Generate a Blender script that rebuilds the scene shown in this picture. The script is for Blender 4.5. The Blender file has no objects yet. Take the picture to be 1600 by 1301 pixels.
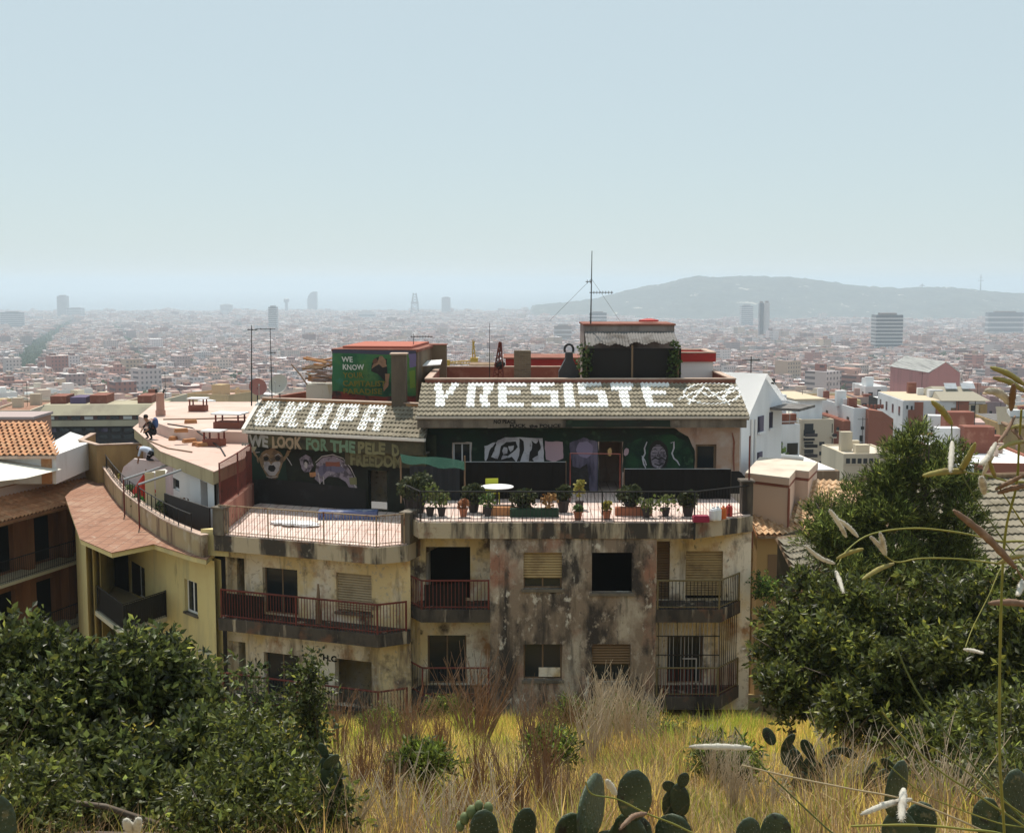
import bpy, math, random
import numpy as np
from mathutils import Vector, Matrix
random.seed(7); RNG = np.random.default_rng(11)
SC = bpy.context.scene; COL = SC.collection
# ------------------------------------------------------------------ camera, sky, sun, exposure
F_PX, CX, CY = 1970.0, 800.0, 650.5
PITCH = math.radians(6.01)
cam = bpy.data.cameras.new('camera'); CAM = bpy.data.objects.new('camera', cam); COL.objects.link(CAM)
cam.sensor_width = 36.0; cam.lens = 36.0 * F_PX / 1600.0; cam.clip_start = 0.05; cam.clip_end = 90000.0
CAM.location = (0, 0, 0); CAM.rotation_euler = (math.pi / 2 - PITCH, 0, 0)
SC.camera = CAM
SUN_AZ, SUN_EL = math.radians(-14.0), math.radians(63.0)
world = bpy.data.worlds.new('World'); SC.world = world; world.use_nodes = True
wn = world.node_tree.nodes; wl = world.node_tree.links
sky = wn.new('ShaderNodeTexSky'); sky.sky_type = 'NISHITA'; sky.sun_disc = False
sky.sun_elevation = SUN_EL; sky.sun_rotation = SUN_AZ; sky.altitude = 150.0
sky.air_density = 1.0; sky.dust_density = 0.5; sky.ozone_density = 1.2
hzm = wn.new('ShaderNodeMix'); hzm.data_type = 'RGBA'; hzm.inputs['Factor'].default_value = .84   # an even summer haze veils the whole dome
wl.new(sky.outputs[0], hzm.inputs[6]); hzm.inputs[7].default_value = (4.70, 5.58, 5.80, 1)
wl.new(hzm.outputs[2], wn['Background'].inputs[0]); wn['Background'].inputs[1].default_value = 0.108
sun = bpy.data.lights.new('sun', 'SUN'); sun.energy = 4.3; sun.angle = math.radians(0.6); sun.color = (1.0, 0.93, 0.82)
SUN = bpy.data.objects.new('sun', sun); COL.objects.link(SUN)
SUN_DIR = Vector((math.sin(SUN_AZ) * math.cos(SUN_EL), math.cos(SUN_AZ) * math.cos(SUN_EL), math.sin(SUN_EL)))
SUN.rotation_euler = SUN_DIR.to_track_quat('Z', 'Y').to_euler(); SUN.location = (0, 0, 30)
vs = SC.view_settings; vs.view_transform = 'Standard'; vs.look = 'None'; vs.exposure = 0.22; vs.gamma = 1.0
SC.cycles.use_denoising = True
SC.cycles.max_bounces = 6; SC.cycles.diffuse_bounces = 3; SC.cycles.glossy_bounces = 2; SC.cycles.transmission_bounces = 4
SC.cycles.transparent_max_bounces = 8; SC.cycles.volume_bounces = 1
# ------------------------------------------------------------------ pixels to directions
FWD = Vector((0, math.cos(PITCH), -math.sin(PITCH))); UP = Vector((0, math.sin(PITCH), math.cos(PITCH)))
def ray(px, py): return Vector(((px - CX) / F_PX, 0, 0)) + UP * (-(py - CY) / F_PX) + FWD
def P(px, py, Y):                       # point on the pixel's ray at distance Y
    d = ray(px, py); return d * (Y / d.y)
def PZ(px, py, z):                      # point on the pixel's ray at height z
    d = ray(px, py); return d * (z / d.z)
def hit(px, py, p0, n):
    d = ray(px, py); return d * (Vector(p0).dot(n) / d.dot(n))
class Frame:                            # u along, v back, z up, about a vertical axis
    def __init__(s, x, y, deg):
        a = math.radians(deg); s.o = Vector((x, y, 0)); s.u = Vector((math.cos(a), math.sin(a), 0)); s.v = Vector((-math.sin(a), math.cos(a), 0))
        s.M = Matrix(((s.u.x, s.v.x, 0, x), (s.u.y, s.v.y, 0, y), (0, 0, 1, 0), (0, 0, 0, 1)))
    def w(s, u, v, z): return s.o + s.u * u + s.v * v + Vector((0, 0, z))
    def on(s, px, py, v):               # (u, z) where the pixel meets the upright plane at v
        h = hit(px, py, s.w(0, v, 0), s.v); d = h - s.o; return d.dot(s.u), h.z
# ------------------------------------------------------------------ mesh builder
class MB:
    def __init__(s, M=None): s.v = []; s.f = []; s.m = []; s.M = M; s.k = 0
    def add(s, vs_, fs, k=None):
        b = len(s.v); M = s.M
        for p in vs_:
            p = Vector(p); s.v.append(tuple(M @ p) if M is not None else tuple(p))
        for f in fs: s.f.append(tuple(i + b for i in f)); s.m.append(s.k if k is None else k)
        return s
    def box(s, x0, x1, y0, y1, z0, z1, k=None):
        if x0 > x1: x0, x1 = x1, x0
        if y0 > y1: y0, y1 = y1, y0
        if z0 > z1: z0, z1 = z1, z0
        return s.add([(x0,y0,z0),(x1,y0,z0),(x1,y1,z0),(x0,y1,z0),(x0,y0,z1),(x1,y0,z1),(x1,y1,z1),(x0,y1,z1)],
              [(0,3,2,1),(4,5,6,7),(0,1,5,4),(1,2,6,5),(2,3,7,6),(3,0,4,7)], k)
    def prism(s, pts, z0, z1, k=None, cap=True):   # pts counter-clockwise seen from above
        n = len(pts); v = [(p[0], p[1], z0) for p in pts] + [(p[0], p[1], z1) for p in pts]
        f = [(i, (i+1) % n, n + (i+1) % n, n + i) for i in range(n)]
        if cap: f += [tuple(range(n, 2*n)), tuple(range(n-1, -1, -1))]
        return s.add(v, f, k)
    def strip(s, pts, t, z0, z1, k=None):          # an upright wall of thickness t along a polyline
        n = len(pts); L = []; R = []
        for i, p in enumerate(pts):
            a = Vector(pts[max(i-1,0)][:2]); b = Vector(pts[min(i+1,n-1)][:2]); d = (b-a).normalized(); nn = Vector((-d.y, d.x)) * t * .5
            L.append((p[0]+nn.x, p[1]+nn.y)); R.append((p[0]-nn.x, p[1]-nn.y))
        ring = R + L[::-1]; v = [(x, y, z0) for x, y in ring] + [(x, y, z1) for x, y in ring]; m = 2*n
        f = [(i, (i+1) % m, m + (i+1) % m, m + i) for i in range(m)]
        for i in range(n-1): f += [(m+i, m+i+1, m+m-2-i, m+m-1-i), (m-1-i, m-2-i, i+1, i)]
        return s.add(v, f, k)
    def tube(s, path, r, n=6, k=None, cap=True):
        path = [Vector(p) for p in path]; m = len(path); rs = r if hasattr(r, '__len__') else [r]*m
        v = []; prev = None
        for i, p in enumerate(path):
            t = (path[min(i+1,m-1)] - path[max(i-1,0)]).normalized()
            if prev is None:
                a = Vector((0,0,1)) if abs(t.z) < .9 else Vector((1,0,0)); x = t.cross(a).normalized()
            else: x = (prev - t * prev.dot(t)).normalized()
            prev = x; y = t.cross(x)
            for j in range(n):
                q = 2*math.pi*j/n; v.append(p + (x*math.cos(q) + y*math.sin(q)) * rs[i])
        f = [(i*n+j, i*n+(j+1) % n, (i+1)*n+(j+1) % n, (i+1)*n+j) for i in range(m-1) for j in range(n)]
        if cap: f += [tuple(range(n-1,-1,-1)), tuple(range((m-1)*n, m*n))]
        return s.add(v, f, k)
    def lathe(s, c, prof, n=14, k=None):           # prof: (radius, z)
        v = []; m = len(prof)
        for r, z in prof:
            for j in range(n): q = 2*math.pi*j/n; v.append((c[0]+r*math.cos(q), c[1]+r*math.sin(q), c[2]+z))
        f = [(i*n+j, i*n+(j+1) % n, (i+1)*n+(j+1) % n, (i+1)*n+j) for i in range(m-1) for j in range(n)]
        f += [tuple(range(n-1,-1,-1)), tuple(range((m-1)*n, m*n))]
        return s.add(v, f, k)
    def ball(s, c, r, n=10, m=7, k=None, jit=0, rnd=random):
        rx, ry, rz = r if hasattr(r,'__len__') else (r,r,r); v = [(c[0],c[1],c[2]-rz)]
        for i in range(1,m):
            t = math.pi*i/m
            for j in range(n):
                q = 2*math.pi*j/n; w = 1 + (rnd.random()-.5)*2*jit
                v.append((c[0]+rx*math.sin(t)*math.cos(q)*w, c[1]+ry*math.sin(t)*math.sin(q)*w, c[2]-rz*math.cos(t)*w))
        v.append((c[0],c[1],c[2]+rz)); e = len(v)-1
        f = [(0, 1+(j+1)%n, 1+j) for j in range(n)]
        for i in range(m-2):
            b = 1+i*n; f += [(b+j, b+(j+1)%n, b+n+(j+1)%n, b+n+j) for j in range(n)]
        b = 1+(m-2)*n; f += [(b+j, b+(j+1)%n, e) for j in range(n)]
        return s.add(v, f, k)
    def mesh(s, name, mats, inv=None, smooth=False):
        me = bpy.data.meshes.new(name); vv = s.v if inv is None else [tuple(inv @ Vector(p)) for p in s.v]
        me.from_pydata(vv, [], s.f)
        for m_ in (mats if isinstance(mats, (list, tuple)) else [mats]): me.materials.append(m_)
        if any(s.m): me.polygons.foreach_set('material_index', s.m)
        if smooth: me.polygons.foreach_set('use_smooth', [True]*len(s.f))
        me.update(); return me
    def build(s, name, mats, parent=None, smooth=False):
        inv = WM[parent].inverted() if parent is not None else None
        o = bpy.data.objects.new(name, s.mesh(name, mats, inv, smooth)); COL.objects.link(o)
        if parent is not None: o.parent = parent; WM[o] = WM[parent]
        else: WM[o] = Matrix.Identity(4)
        return o
WM = {}
def tag(o, label, cat=None, group=None, kind=None):
    o['label'] = label
    if cat: o['category'] = cat
    if group: o['group'] = group
    if kind: o['kind'] = kind
    return o
def struct(o): o['kind'] = 'structure'; return o
def stuff(o, label=None, cat=None):
    o['kind'] = 'stuff'
    if label: o['label'] = label; o['category'] = cat
    return o
def thing(name, label, cat, loc=(0,0,0), deg=0, group=None):
    o = bpy.data.objects.new(name, None); COL.objects.link(o); o.empty_display_size = .3
    o.location = loc; o.rotation_euler = (0,0,math.radians(deg)); WM[o] = Matrix.Translation(Vector(loc)) @ Matrix.Rotation(math.radians(deg), 4, 'Z')
    return tag(o, label, cat, group)
def root_here(name, mb, mats, label, cat, group=None, smooth=False):   # a one-mesh thing with its origin at its base
    xs = np.array(mb.v); lo = xs.min(0); hi = xs.max(0); b = Vector(((lo[0]+hi[0])/2, (lo[1]+hi[1])/2, lo[2]))
    me = mb.mesh(name, mats, Matrix.Translation(-b), smooth); o = bpy.data.objects.new(name, me); COL.objects.link(o)
    o.location = b; WM[o] = Matrix.Translation(b); return tag(o, label, cat, group)
def inst(name, me, parent, M):
    o = bpy.data.objects.new(name, me); COL.objects.link(o)
    if parent is not None: o.parent = parent; o.matrix_local = WM[parent].inverted() @ M
    else: o.matrix_world = M
    WM[o] = M; return o
def copy_tree(o, M, parent=None):
    c = o.copy(); COL.objects.link(c)
    if parent is not None: c.parent = parent; WM[c] = M
    else: c.matrix_world = M; WM[c] = M
    for ch in o.children: copy_tree(ch, M, c)
    return c
def TR(x, y, z, deg=0, s=1.0):
    sc = s if hasattr(s,'__len__') else (s,s,s)
    return Matrix.Translation((x,y,z)) @ Matrix.Rotation(math.radians(deg),4,'Z') @ Matrix.Diagonal((*sc,1))
# ------------------------------------------------------------------ materials
def S(r, g, b):
    return tuple(((c/255)/12.92 if c/255 <= .04045 else ((c/255+.055)/1.055)**2.4) for c in (r,g,b))
MATS = {}
def mat(name, col, rough=.85, layers=(), var=0.0, bump=None, spec=.3, metal=0.0, trans=0.0, attr=None, alpha=None, joints=None):
    """col base; layers: (colour, scale, (sx,sy,sz), lo, hi) noise patches in world space; var: brightness per object"""
    if name in MATS: return MATS[name]
    m = bpy.data.materials.new(name); m.use_nodes = True; nt = m.node_tree; N = nt.nodes; L = nt.links
    b = N['Principled BSDF']; b.inputs['Roughness'].default_value = rough; b.inputs['Metallic'].default_value = metal
    b.inputs['Specular IOR Level'].default_value = spec
    geo = N.new('ShaderNodeNewGeometry'); cur = None
    if attr:
        a = N.new('ShaderNodeAttribute'); a.attribute_name = attr; cur = a.outputs['Color']
    def sock(c, inp):
        if c is None: inp.default_value = (*col, 1)
        else: L.new(c, inp)
    for c2, sc, st, lo, hi in layers:
        mp = N.new('ShaderNodeMapping'); mp.inputs['Scale'].default_value = st; L.new(geo.outputs['Position'], mp.inputs['Vector'])
        nz = N.new('ShaderNodeTexNoise'); nz.inputs['Scale'].default_value = sc; nz.inputs['Detail'].default_value = 6; nz.inputs['Roughness'].default_value = .62
        L.new(mp.outputs[0], nz.inputs['Vector'])
        rp = N.new('ShaderNodeMapRange'); rp.inputs['From Min'].default_value = lo; rp.inputs['From Max'].default_value = hi; L.new(nz.outputs[0], rp.inputs[0])
        mx = N.new('ShaderNodeMix'); mx.data_type = 'RGBA'; L.new(rp.outputs[0], mx.inputs['Factor']); sock(cur, mx.inputs[6]); mx.inputs[7].default_value = (*c2, 1)
        cur = mx.outputs[2]
    if joints:                                              # paving joints: (size, colour)
        bk = N.new('ShaderNodeTexBrick'); bk.offset = 0.0; bk.inputs['Scale'].default_value = 1/joints[0]; bk.inputs['Brick Width'].default_value = 1; bk.inputs['Row Height'].default_value = 1; bk.inputs['Mortar Size'].default_value = .05; bk.inputs['Mortar Smooth'].default_value = .3
        L.new(geo.outputs['Position'], bk.inputs['Vector']); mx = N.new('ShaderNodeMix'); mx.data_type = 'RGBA'; L.new(bk.outputs['Fac'], mx.inputs['Factor']); sock(cur, mx.inputs[6]); mx.inputs[7].default_value = (*joints[1], 1); cur = mx.outputs[2]
    if var:
        oi = N.new('ShaderNodeObjectInfo'); rp = N.new('ShaderNodeMapRange'); rp.inputs['To Min'].default_value = 1-var; rp.inputs['To Max'].default_value = 1+var
        L.new(oi.outputs['Random'], rp.inputs[0]); hv = N.new('ShaderNodeHueSaturation'); L.new(rp.outputs[0], hv.inputs['Value']); sock(cur, hv.inputs['Color']); cur = hv.outputs[0]
    sock(cur, b.inputs['Base Color'])
    if bump:
        nz = N.new('ShaderNodeTexNoise'); nz.inputs['Scale'].default_value = bump[0]; nz.inputs['Detail'].default_value = 5; L.new(geo.outputs['Position'], nz.inputs['Vector'])
        bp = N.new('ShaderNodeBump'); bp.inputs['Strength'].default_value = bump[1]; bp.inputs['Distance'].default_value = bump[2]
        L.new(nz.outputs[0], bp.inputs['Height']); L.new(bp.outputs[0], b.inputs['Normal'])
    out = N['Material Output']
    if trans:
        tr = N.new('ShaderNodeBsdfTranslucent'); ms = N.new('ShaderNodeMixShader'); ms.inputs[0].default_value = trans
        if cur is None: tr.inputs[0].default_value = (*[min(1,c*1.5) for c in col], 1)
        else:
            hv = N.new('ShaderNodeHueSaturation'); hv.inputs['Value'].default_value = 1.5; L.new(cur, hv.inputs['Color']); L.new(hv.outputs[0], tr.inputs[0])
        L.new(b.outputs[0], ms.inputs[1]); L.new(tr.outputs[0], ms.inputs[2]); L.new(ms.outputs[0], out.inputs[0])
    if alpha is not None: b.inputs['Alpha'].default_value = alpha
    MATS[name] = m; return m
W1 = (1,1,1); VS = (1,1,.18)      # VS: vertical streaks
m_mould = mat('mouldy_render', (.27,.205,.155), .95, [((.50,.43,.35),.75,(1,1,.55),.50,.60),((.33,.17,.12),.5,W1,.53,.66),((.055,.045,.04),.9,(1,1,.5),.49,.60),((.05,.042,.037),1.5,(1,1,.14),.52,.64),((.40,.33,.27),3.5,(1,1,.7),.56,.64),((.66,.61,.54),1.9,(1,1,.6),.60,.66),((.06,.05,.045),6,(1,1,.5),.60,.70)], bump=(14,.7,.04))
m_cream = mat('stained_cream_render', (.72,.57,.32), .95, [((.82,.74,.63),.5,(1,1,.7),.47,.58),((.40,.22,.11),.8,(1,1,.8),.54,.66),((.16,.11,.08),1.4,(1,1,.15),.54,.68),((.13,.10,.08),.7,W1,.58,.68),((.50,.42,.32),5,W1,.56,.66),((.08,.065,.055),4,(1,1,.4),.64,.72)], bump=(16,.4,.02))
m_band = mat('mouldy_band', (.48,.40,.29), .95, [((.06,.05,.042),1.7,(1,1,.12),.44,.56),((.20,.11,.07),.9,W1,.54,.64),((.45,.40,.33),2.4,W1,.60,.72)], bump=(14,.5,.02))
m_yellow = mat('yellow_render', (.66,.56,.27), .9, [((.58,.45,.22),.6,W1,.5,.75),((.40,.36,.21),1.2,VS,.52,.75),((.16,.12,.07),1.7,VS,.62,.76)], bump=(30,.25,.01))
m_ochre = mat('ochre_wall', (.40,.27,.12), .9, [((.25,.16,.08),.9,VS,.5,.75)])
m_white = mat('white_wall', (.74,.74,.74), .85, [((.55,.54,.52),1.0,VS,.55,.8)])
m_pink = mat('pink_white_wall', (.66,.56,.55), .9, [((.52,.38,.38),.7,W1,.5,.75)])
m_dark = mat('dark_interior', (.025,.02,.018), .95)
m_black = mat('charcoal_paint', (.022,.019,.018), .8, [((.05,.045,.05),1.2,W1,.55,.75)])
m_slab = mat('black_streaked_slab', (.085,.07,.058), .95, [((.035,.03,.027),1.6,(1,1,.3),.46,.60),((.42,.35,.26),2.6,(1,1,.10),.58,.66),((.16,.085,.055),1.1,W1,.56,.66)], bump=(14,.5,.02))
m_dirty = mat('dirty_concrete', (.17,.145,.115), .95, [((.06,.05,.042),1.2,VS,.46,.66),((.32,.28,.23),1.6,W1,.58,.74)], bump=(14,.4,.02))
m_tile = mat('grey_roof_tile', (.25,.218,.165), .9, [((.18,.158,.118),2.5,W1,.48,.7),((.38,.35,.26),5,W1,.58,.75),((.14,.12,.08),1.2,W1,.58,.75)], var=.16, bump=(40,.3,.01))
m_paint = mat('white_roof_paint', (.84,.84,.82), .7, [((.55,.54,.48),7,W1,.58,.78)])
m_terra = mat('terracotta_paving', (.30,.155,.10), .9, [((.37,.235,.165),.7,W1,.48,.64),((.20,.10,.065),1.6,W1,.54,.68),((.42,.32,.25),3.5,W1,.60,.70)], joints=(.42,(.19,.10,.07)))
m_terrace = mat('pink_terrace_tiles', (.64,.49,.44), .85, [((.74,.62,.56),.9,W1,.45,.6),((.46,.28,.22),2.1,W1,.56,.68),((.34,.22,.18),5,W1,.62,.72)], joints=(.33,(.36,.24,.2)))
m_brick = mat('orange_brick', (.42,.20,.09), .9, [((.52,.32,.17),2,W1,.5,.7),((.22,.1,.06),3,W1,.56,.75)])
m_redwall = mat('red_brown_parapet', (.22,.08,.055), .9, [((.34,.17,.12),1.4,W1,.52,.72)])
m_coping = mat('pale_coping', (.50,.38,.31), .9, [((.34,.22,.17),2,W1,.5,.7)])
m_redsheet = mat('red_sheet', (.40,.035,.03), .6, [((.28,.03,.03),2,(1,1,4),.5,.7)])
m_otile = mat('orange_clay_tile', (.46,.235,.125), .9, [((.55,.36,.22),3,W1,.5,.7),((.25,.12,.07),2.2,W1,.56,.74)], var=.2)
m_otile2 = mat('tan_clay_tile', (.52,.34,.20), .9, [((.62,.48,.33),3,W1,.5,.7),((.28,.16,.09),2.2,W1,.56,.74)], var=.2)
m_rust = mat('rust_red_metal', (.16,.035,.025), .7, [((.06,.025,.02),4,W1,.5,.7)])
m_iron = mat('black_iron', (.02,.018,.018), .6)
m_olive = mat('olive_metal', (.17,.13,.06), .7)
m_cream_iron = mat('worn_cream_metal', (.36,.26,.17), .7, [((.16,.05,.03),5,W1,.5,.65)])
m_blueiron = mat('blue_grey_metal', (.05,.06,.11), .5)
m_shut = mat('wood_shutter', (.42,.31,.16), .7, [((.27,.19,.10),2,W1,.5,.7)])
m_shut2 = mat('beige_shutter', (.44,.36,.25), .7, [((.30,.24,.16),2,W1,.5,.7)])
m_shut3 = mat('brown_shutter', (.20,.13,.075), .7)
m_glass = mat('dark_glass', (.02,.024,.028), .15, spec=.5)
m_steel = mat('galvanised_steel', (.40,.40,.40), .45, metal=.6)
m_wood = mat('weathered_wood', (.20,.13,.08), .9, [((.30,.22,.15),4,VS,.5,.7)])
# ------------------------------------------------------------------ terrain, sea, hill
GY = np.array([-40,0,12,30,38.5,41,46,60,100,173,300,500,840,1500,3000,4500,6500,9000.0])
GZ = np.array([9.,-1.62,-5.3,-11.15,-13.85,-14.2,-15.5,-19.5,-26.5,-36,-50,-66.5,-85,-107,-133,-145,-150,-151.5])
def ground(x, y):
    z = np.interp(y, GY, GZ)
    near = np.clip((39.5-y)/6, 0, 1)
    z = z + near*(0.20*np.sin(x*.55+1.1)*np.sin(y*.42) + 0.13*np.sin(x*1.3+y*.9) + .10*np.sin(2.3*x-.6*y)) * np.clip(y/6, 0, 1)
    z = z - np.clip(y-20,0,25)/25*np.clip((-x-9)/8,0,1)*2.2*np.clip((100-y)/40,0,1)     # lower street on the left
    return z
def gz(x, y): return float(ground(np.array(x, float), np.array(y, float)))
m_earth = mat('dry_earth', (.18,.12,.06), .95, [((.28,.21,.09),.8,W1,.45,.65),((.10,.10,.035),.5,W1,.55,.72)], bump=(9,.8,.08))
m_cityg = mat('city_ground', (.10,.095,.09), .95, [((.16,.14,.13),.004,W1,.4,.7),((.055,.075,.04),.0025,W1,.58,.68)])
def sheet(name, xs, ys, fz, m):
    X, Y = np.meshgrid(xs, ys); Z = fz(X, Y); V = np.stack([X, Y, Z], -1).reshape(-1, 3)
    nx, ny = len(xs), len(ys); i = np.arange(nx*ny).reshape(ny, nx)
    Q = np.stack([i[:-1,:-1], i[:-1,1:], i[1:,1:], i[1:,:-1]], -1).reshape(-1, 4)
    me = bpy.data.meshes.new(name); me.from_pydata(V.tolist(), [], Q.tolist()); me.materials.append(m); me.update()
    me.polygons.foreach_set('use_smooth', [True]*len(Q))
    o = bpy.data.objects.new(name, me); COL.objects.link(o); WM[o] = Matrix.Identity(4); return struct(o)
sheet('hillside', np.linspace(-40, 40, 121), np.concatenate([np.linspace(-12, 46, 110), [52, 60]]), ground, m_earth)
yy = np.concatenate([np.linspace(60, 400, 24), np.geomspace(430, 7000, 40)])
sheet('city_ground', np.concatenate([-np.geomspace(6000, 30, 18), [0], np.geomspace(30, 6000, 18)]), yy, lambda X, Y: ground(X, Y) - .02, m_cityg)
m_sea = mat('sea_water', (.03,.06,.08), .25, spec=.5, bump=(.05,.3,2))
sheet('sea', np.linspace(-25000, 25000, 12), np.linspace(6300, 25500, 12), lambda X, Y: np.full_like(X, -150.6), m_sea)
for sx in (-1, 1):                                       # land either side, outside the frame
    g = sheet('city_ground', sx*np.linspace(5990, 24900, 4), np.linspace(60, 6400, 6), lambda X, Y: ground(X, Y)-.05, m_cityg)
m_forest = mat('hill_forest', (.035,.045,.035), .95, [((.06,.068,.05),.010,W1,.47,.58),((.02,.028,.015),.018,W1,.52,.62),((.42,.38,.32),.016,(1,1,1),.64,.67)], bump=(.03,1,12))
HX = [830,860,900,930,950,980,1010,1040,1060,1085,1120,1160,1200,1240,1280,1320,1360,1400,1440,1480,1520,1560,1620,1700,1800,1900]
HP = [477,474,471,466,461,453,446,442,436,431,433,431,432,433,438,444,448,450,448,449,452,457,459,461,465,472]
def hill():
    Y0 = 5600; xs = np.array([(p-800)/F_PX*Y0 for p in HX]); zt = np.array([P(800, q, Y0).z for q in HP])
    X = np.linspace(xs[0]-250, xs[-1], 220); top = np.interp(X, xs, zt, left=-150)
    V = []; F = []; prof = [(-900,0.0),(-650,.14),(-420,.42),(-200,.78),(-60,.97),(0,1.0),(90,.97),(400,.6),(1100,0)]
    rs = np.random.default_rng(3)
    for j, (dy, h) in enumerate(prof):
        n = np.convolve(rs.normal(0, 1, len(X)+8), np.ones(9)/9, 'valid'); n2 = rs.normal(0, 1, len(X))
        for i, x in enumerate(X):
            b = -151; amp = 0 if h in (0,) else 14*(1-h)+1.2
            V.append((x, Y0+dy, b + (top[i]-b)*h + (n[i]*amp + (n2[i]*1.6 if h > 0 else 0))))
    m = len(X)
    for j in range(len(prof)-1):
        for i in range(m-1): F.append((j*m+i, j*m+i+1, (j+1)*m+i+1, (j+1)*m+i))
    mb = MB(); mb.add(V, F); o = mb.build('hill', m_forest, smooth=True); struct(o)
hill()
# ------------------------------------------------------------------ the hazy air over the city
m_haze = bpy.data.materials.new('haze_air'); m_haze.use_nodes = True; hn = m_haze.node_tree.nodes
hn.remove(hn['Principled BSDF']); pv = hn.new('ShaderNodeVolumePrincipled')
HAZE = 1.8e-4
pv.inputs['Color'].default_value = (.735,.87,.985,1); pv.inputs['Density'].default_value = HAZE; pv.inputs['Anisotropy'].default_value = .3
m_haze.node_tree.links.new(pv.outputs[0], hn['Material Output'].inputs['Volume'])
mb = MB(); mb.box(-26000, 26000, -60, 26000, -156, 62); hz = mb.build('haze', m_haze); stuff(hz, 'pale bluish summer haze hanging over the whole city', 'haze')
# ------------------------------------------------------------------ the far city: thousands of roofs, one mass
def city_mat():
    m = mat('city_blocks', (.5,.5,.5), .9, attr='col'); nt = m.node_tree; N = nt.nodes; L = nt.links; b = N['Principled BSDF']
    cs = b.inputs['Base Color'].links[0].from_socket
    geo = N.new('ShaderNodeNewGeometry'); sp = N.new('ShaderNodeSeparateXYZ'); L.new(geo.outputs['Position'], sp.inputs[0])
    sn = N.new('ShaderNodeSeparateXYZ'); L.new(geo.outputs['Normal'], sn.inputs[0])
    def mth(op, a, b_=None, c=None):
        n = N.new('ShaderNodeMath'); n.operation = op
        for i, x in enumerate((a, b_, c)):
            if x is None: continue
            if isinstance(x, (int, float)): n.inputs[i].default_value = x
            else: L.new(x, n.inputs[i])
        return n.outputs[0]
    fz = mth('FRACT', mth('MULTIPLY', sp.outputs[2], 1/3.1)); fx = mth('FRACT', mth('MULTIPLY', mth('ADD', sp.outputs[0], mth('MULTIPLY', sp.outputs[1], .61)), 1/3.3))
    w = mth('MULTIPLY', mth('MULTIPLY', mth('GREATER_THAN', fz, .35), mth('LESS_THAN', fz, .82)), mth('MULTIPLY', mth('GREATER_THAN', fx, .3), mth('LESS_THAN', fx, .72)))
    w = mth('MULTIPLY', mth('MULTIPLY', w, mth('LESS_THAN', sn.outputs[2], .3)), .75)
    mx = N.new('ShaderNodeMix'); mx.data_type = 'RGBA'; L.new(w, mx.inputs['Factor']); L.new(cs, mx.inputs[6]); mx.inputs[7].default_value = (.05,.05,.06,1)
    L.new(mx.outputs[2], b.inputs['Base Color']); return m
m_city = city_mat()
WALLC = [(.62,.56,.48),(.70,.68,.64),(.52,.42,.34),(.55,.36,.28),(.42,.24,.19),(.60,.50,.36),(.74,.72,.70),(.48,.38,.36),(.36,.17,.13),(.58,.50,.46)]
ROOFC = [(.46,.27,.20),(.42,.32,.28),(.36,.19,.14),(.50,.40,.34),(.55,.50,.46),(.85,.85,.84),(.80,.79,.76),(.30,.28,.28),(.48,.33,.28),(.40,.24,.19),(.60,.56,.52)]
WALLC = np.array(WALLC)*np.array([.82,.75,.76]); ROOFC = np.array(ROOFC)*np.array([.90,.86,.89]); ROOFW = np.array([5,5,4,5,4,2.6,1.8,3,5,4,3]); ROOFW = ROOFW/ROOFW.sum()
def px_of(x, y): return CX + F_PX*x/y
AV1 = ([1150,1500,2200,3200,4600], [38,42,62,88,118], [26,25,20,13,8])     # green avenue: distance, pixel column, half width
AV2 = ([1250,1600,2200,3200,4300], [236,222,206,190,172], [9,8,7,5,4])
def in_avenue(x, y):
    p = px_of(x, y); r = np.zeros(len(x), bool)
    for d, c, h in (AV1, AV2):
        r |= (np.abs(p-np.interp(y, d, c)) < np.interp(y, d, h)) & (y > d[0]-40) & (y < d[-1])
    return r
def grid(pitch, y0, y1, ang, jit):
    a = math.radians(ang); R = y1*1.1; n = int(R/pitch)
    I, J = np.meshgrid(np.arange(-n, n+1), np.arange(-n, n+1)); I = I.ravel(); J = J.ravel()
    k = (I % 7 != 0) & (J % 6 != 0); I = I[k]; J = J[k]; BK = ((I//7)*73856093 ^ (J//6)*19349663) % 1009
    u = I*pitch + RNG.normal(0, jit*pitch, len(I)); v = J*pitch + RNG.normal(0, jit*pitch, len(I))
    x = u*math.cos(a)-v*math.sin(a); y = u*math.sin(a)+v*math.cos(a) + 0
    k = (y > y0) & (y < y1) & (np.abs(x) < y*.50+60); x = x[k]; y = y[k]; BK = BK[k]
    k = ~in_avenue(x, y); return x[k], y[k], BK[k]
def boxes(x, y, w, d, h, ang, z0, wc, rc):
    n = len(x); ca, sa = np.cos(ang), np.sin(ang); V = np.zeros((n, 8, 3))
    for c, (sx, sy) in enumerate(((-1,-1),(1,-1),(1,1),(-1,1))):
        lx, ly = sx*w/2, sy*d/2; X = x+lx*ca-ly*sa; Y = y+lx*sa+ly*ca
        V[:,c,0] = X; V[:,c,1] = Y; V[:,c,2] = z0; V[:,c+4,0] = X; V[:,c+4,1] = Y; V[:,c+4,2] = z0+h
    F = np.array([(4,5,6,7),(0,1,5,4),(1,2,6,5),(2,3,7,6),(3,0,4,7)]); FF = (F[None]+(np.arange(n)*8)[:,None,None]).reshape(-1,4)
    C = np.ones((n,5,4)); C[:,0,:3] = rc; C[:,1:,:3] = wc[:,None,:]
    return V.reshape(-1,3), FF, C.reshape(-1,4)
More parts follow.
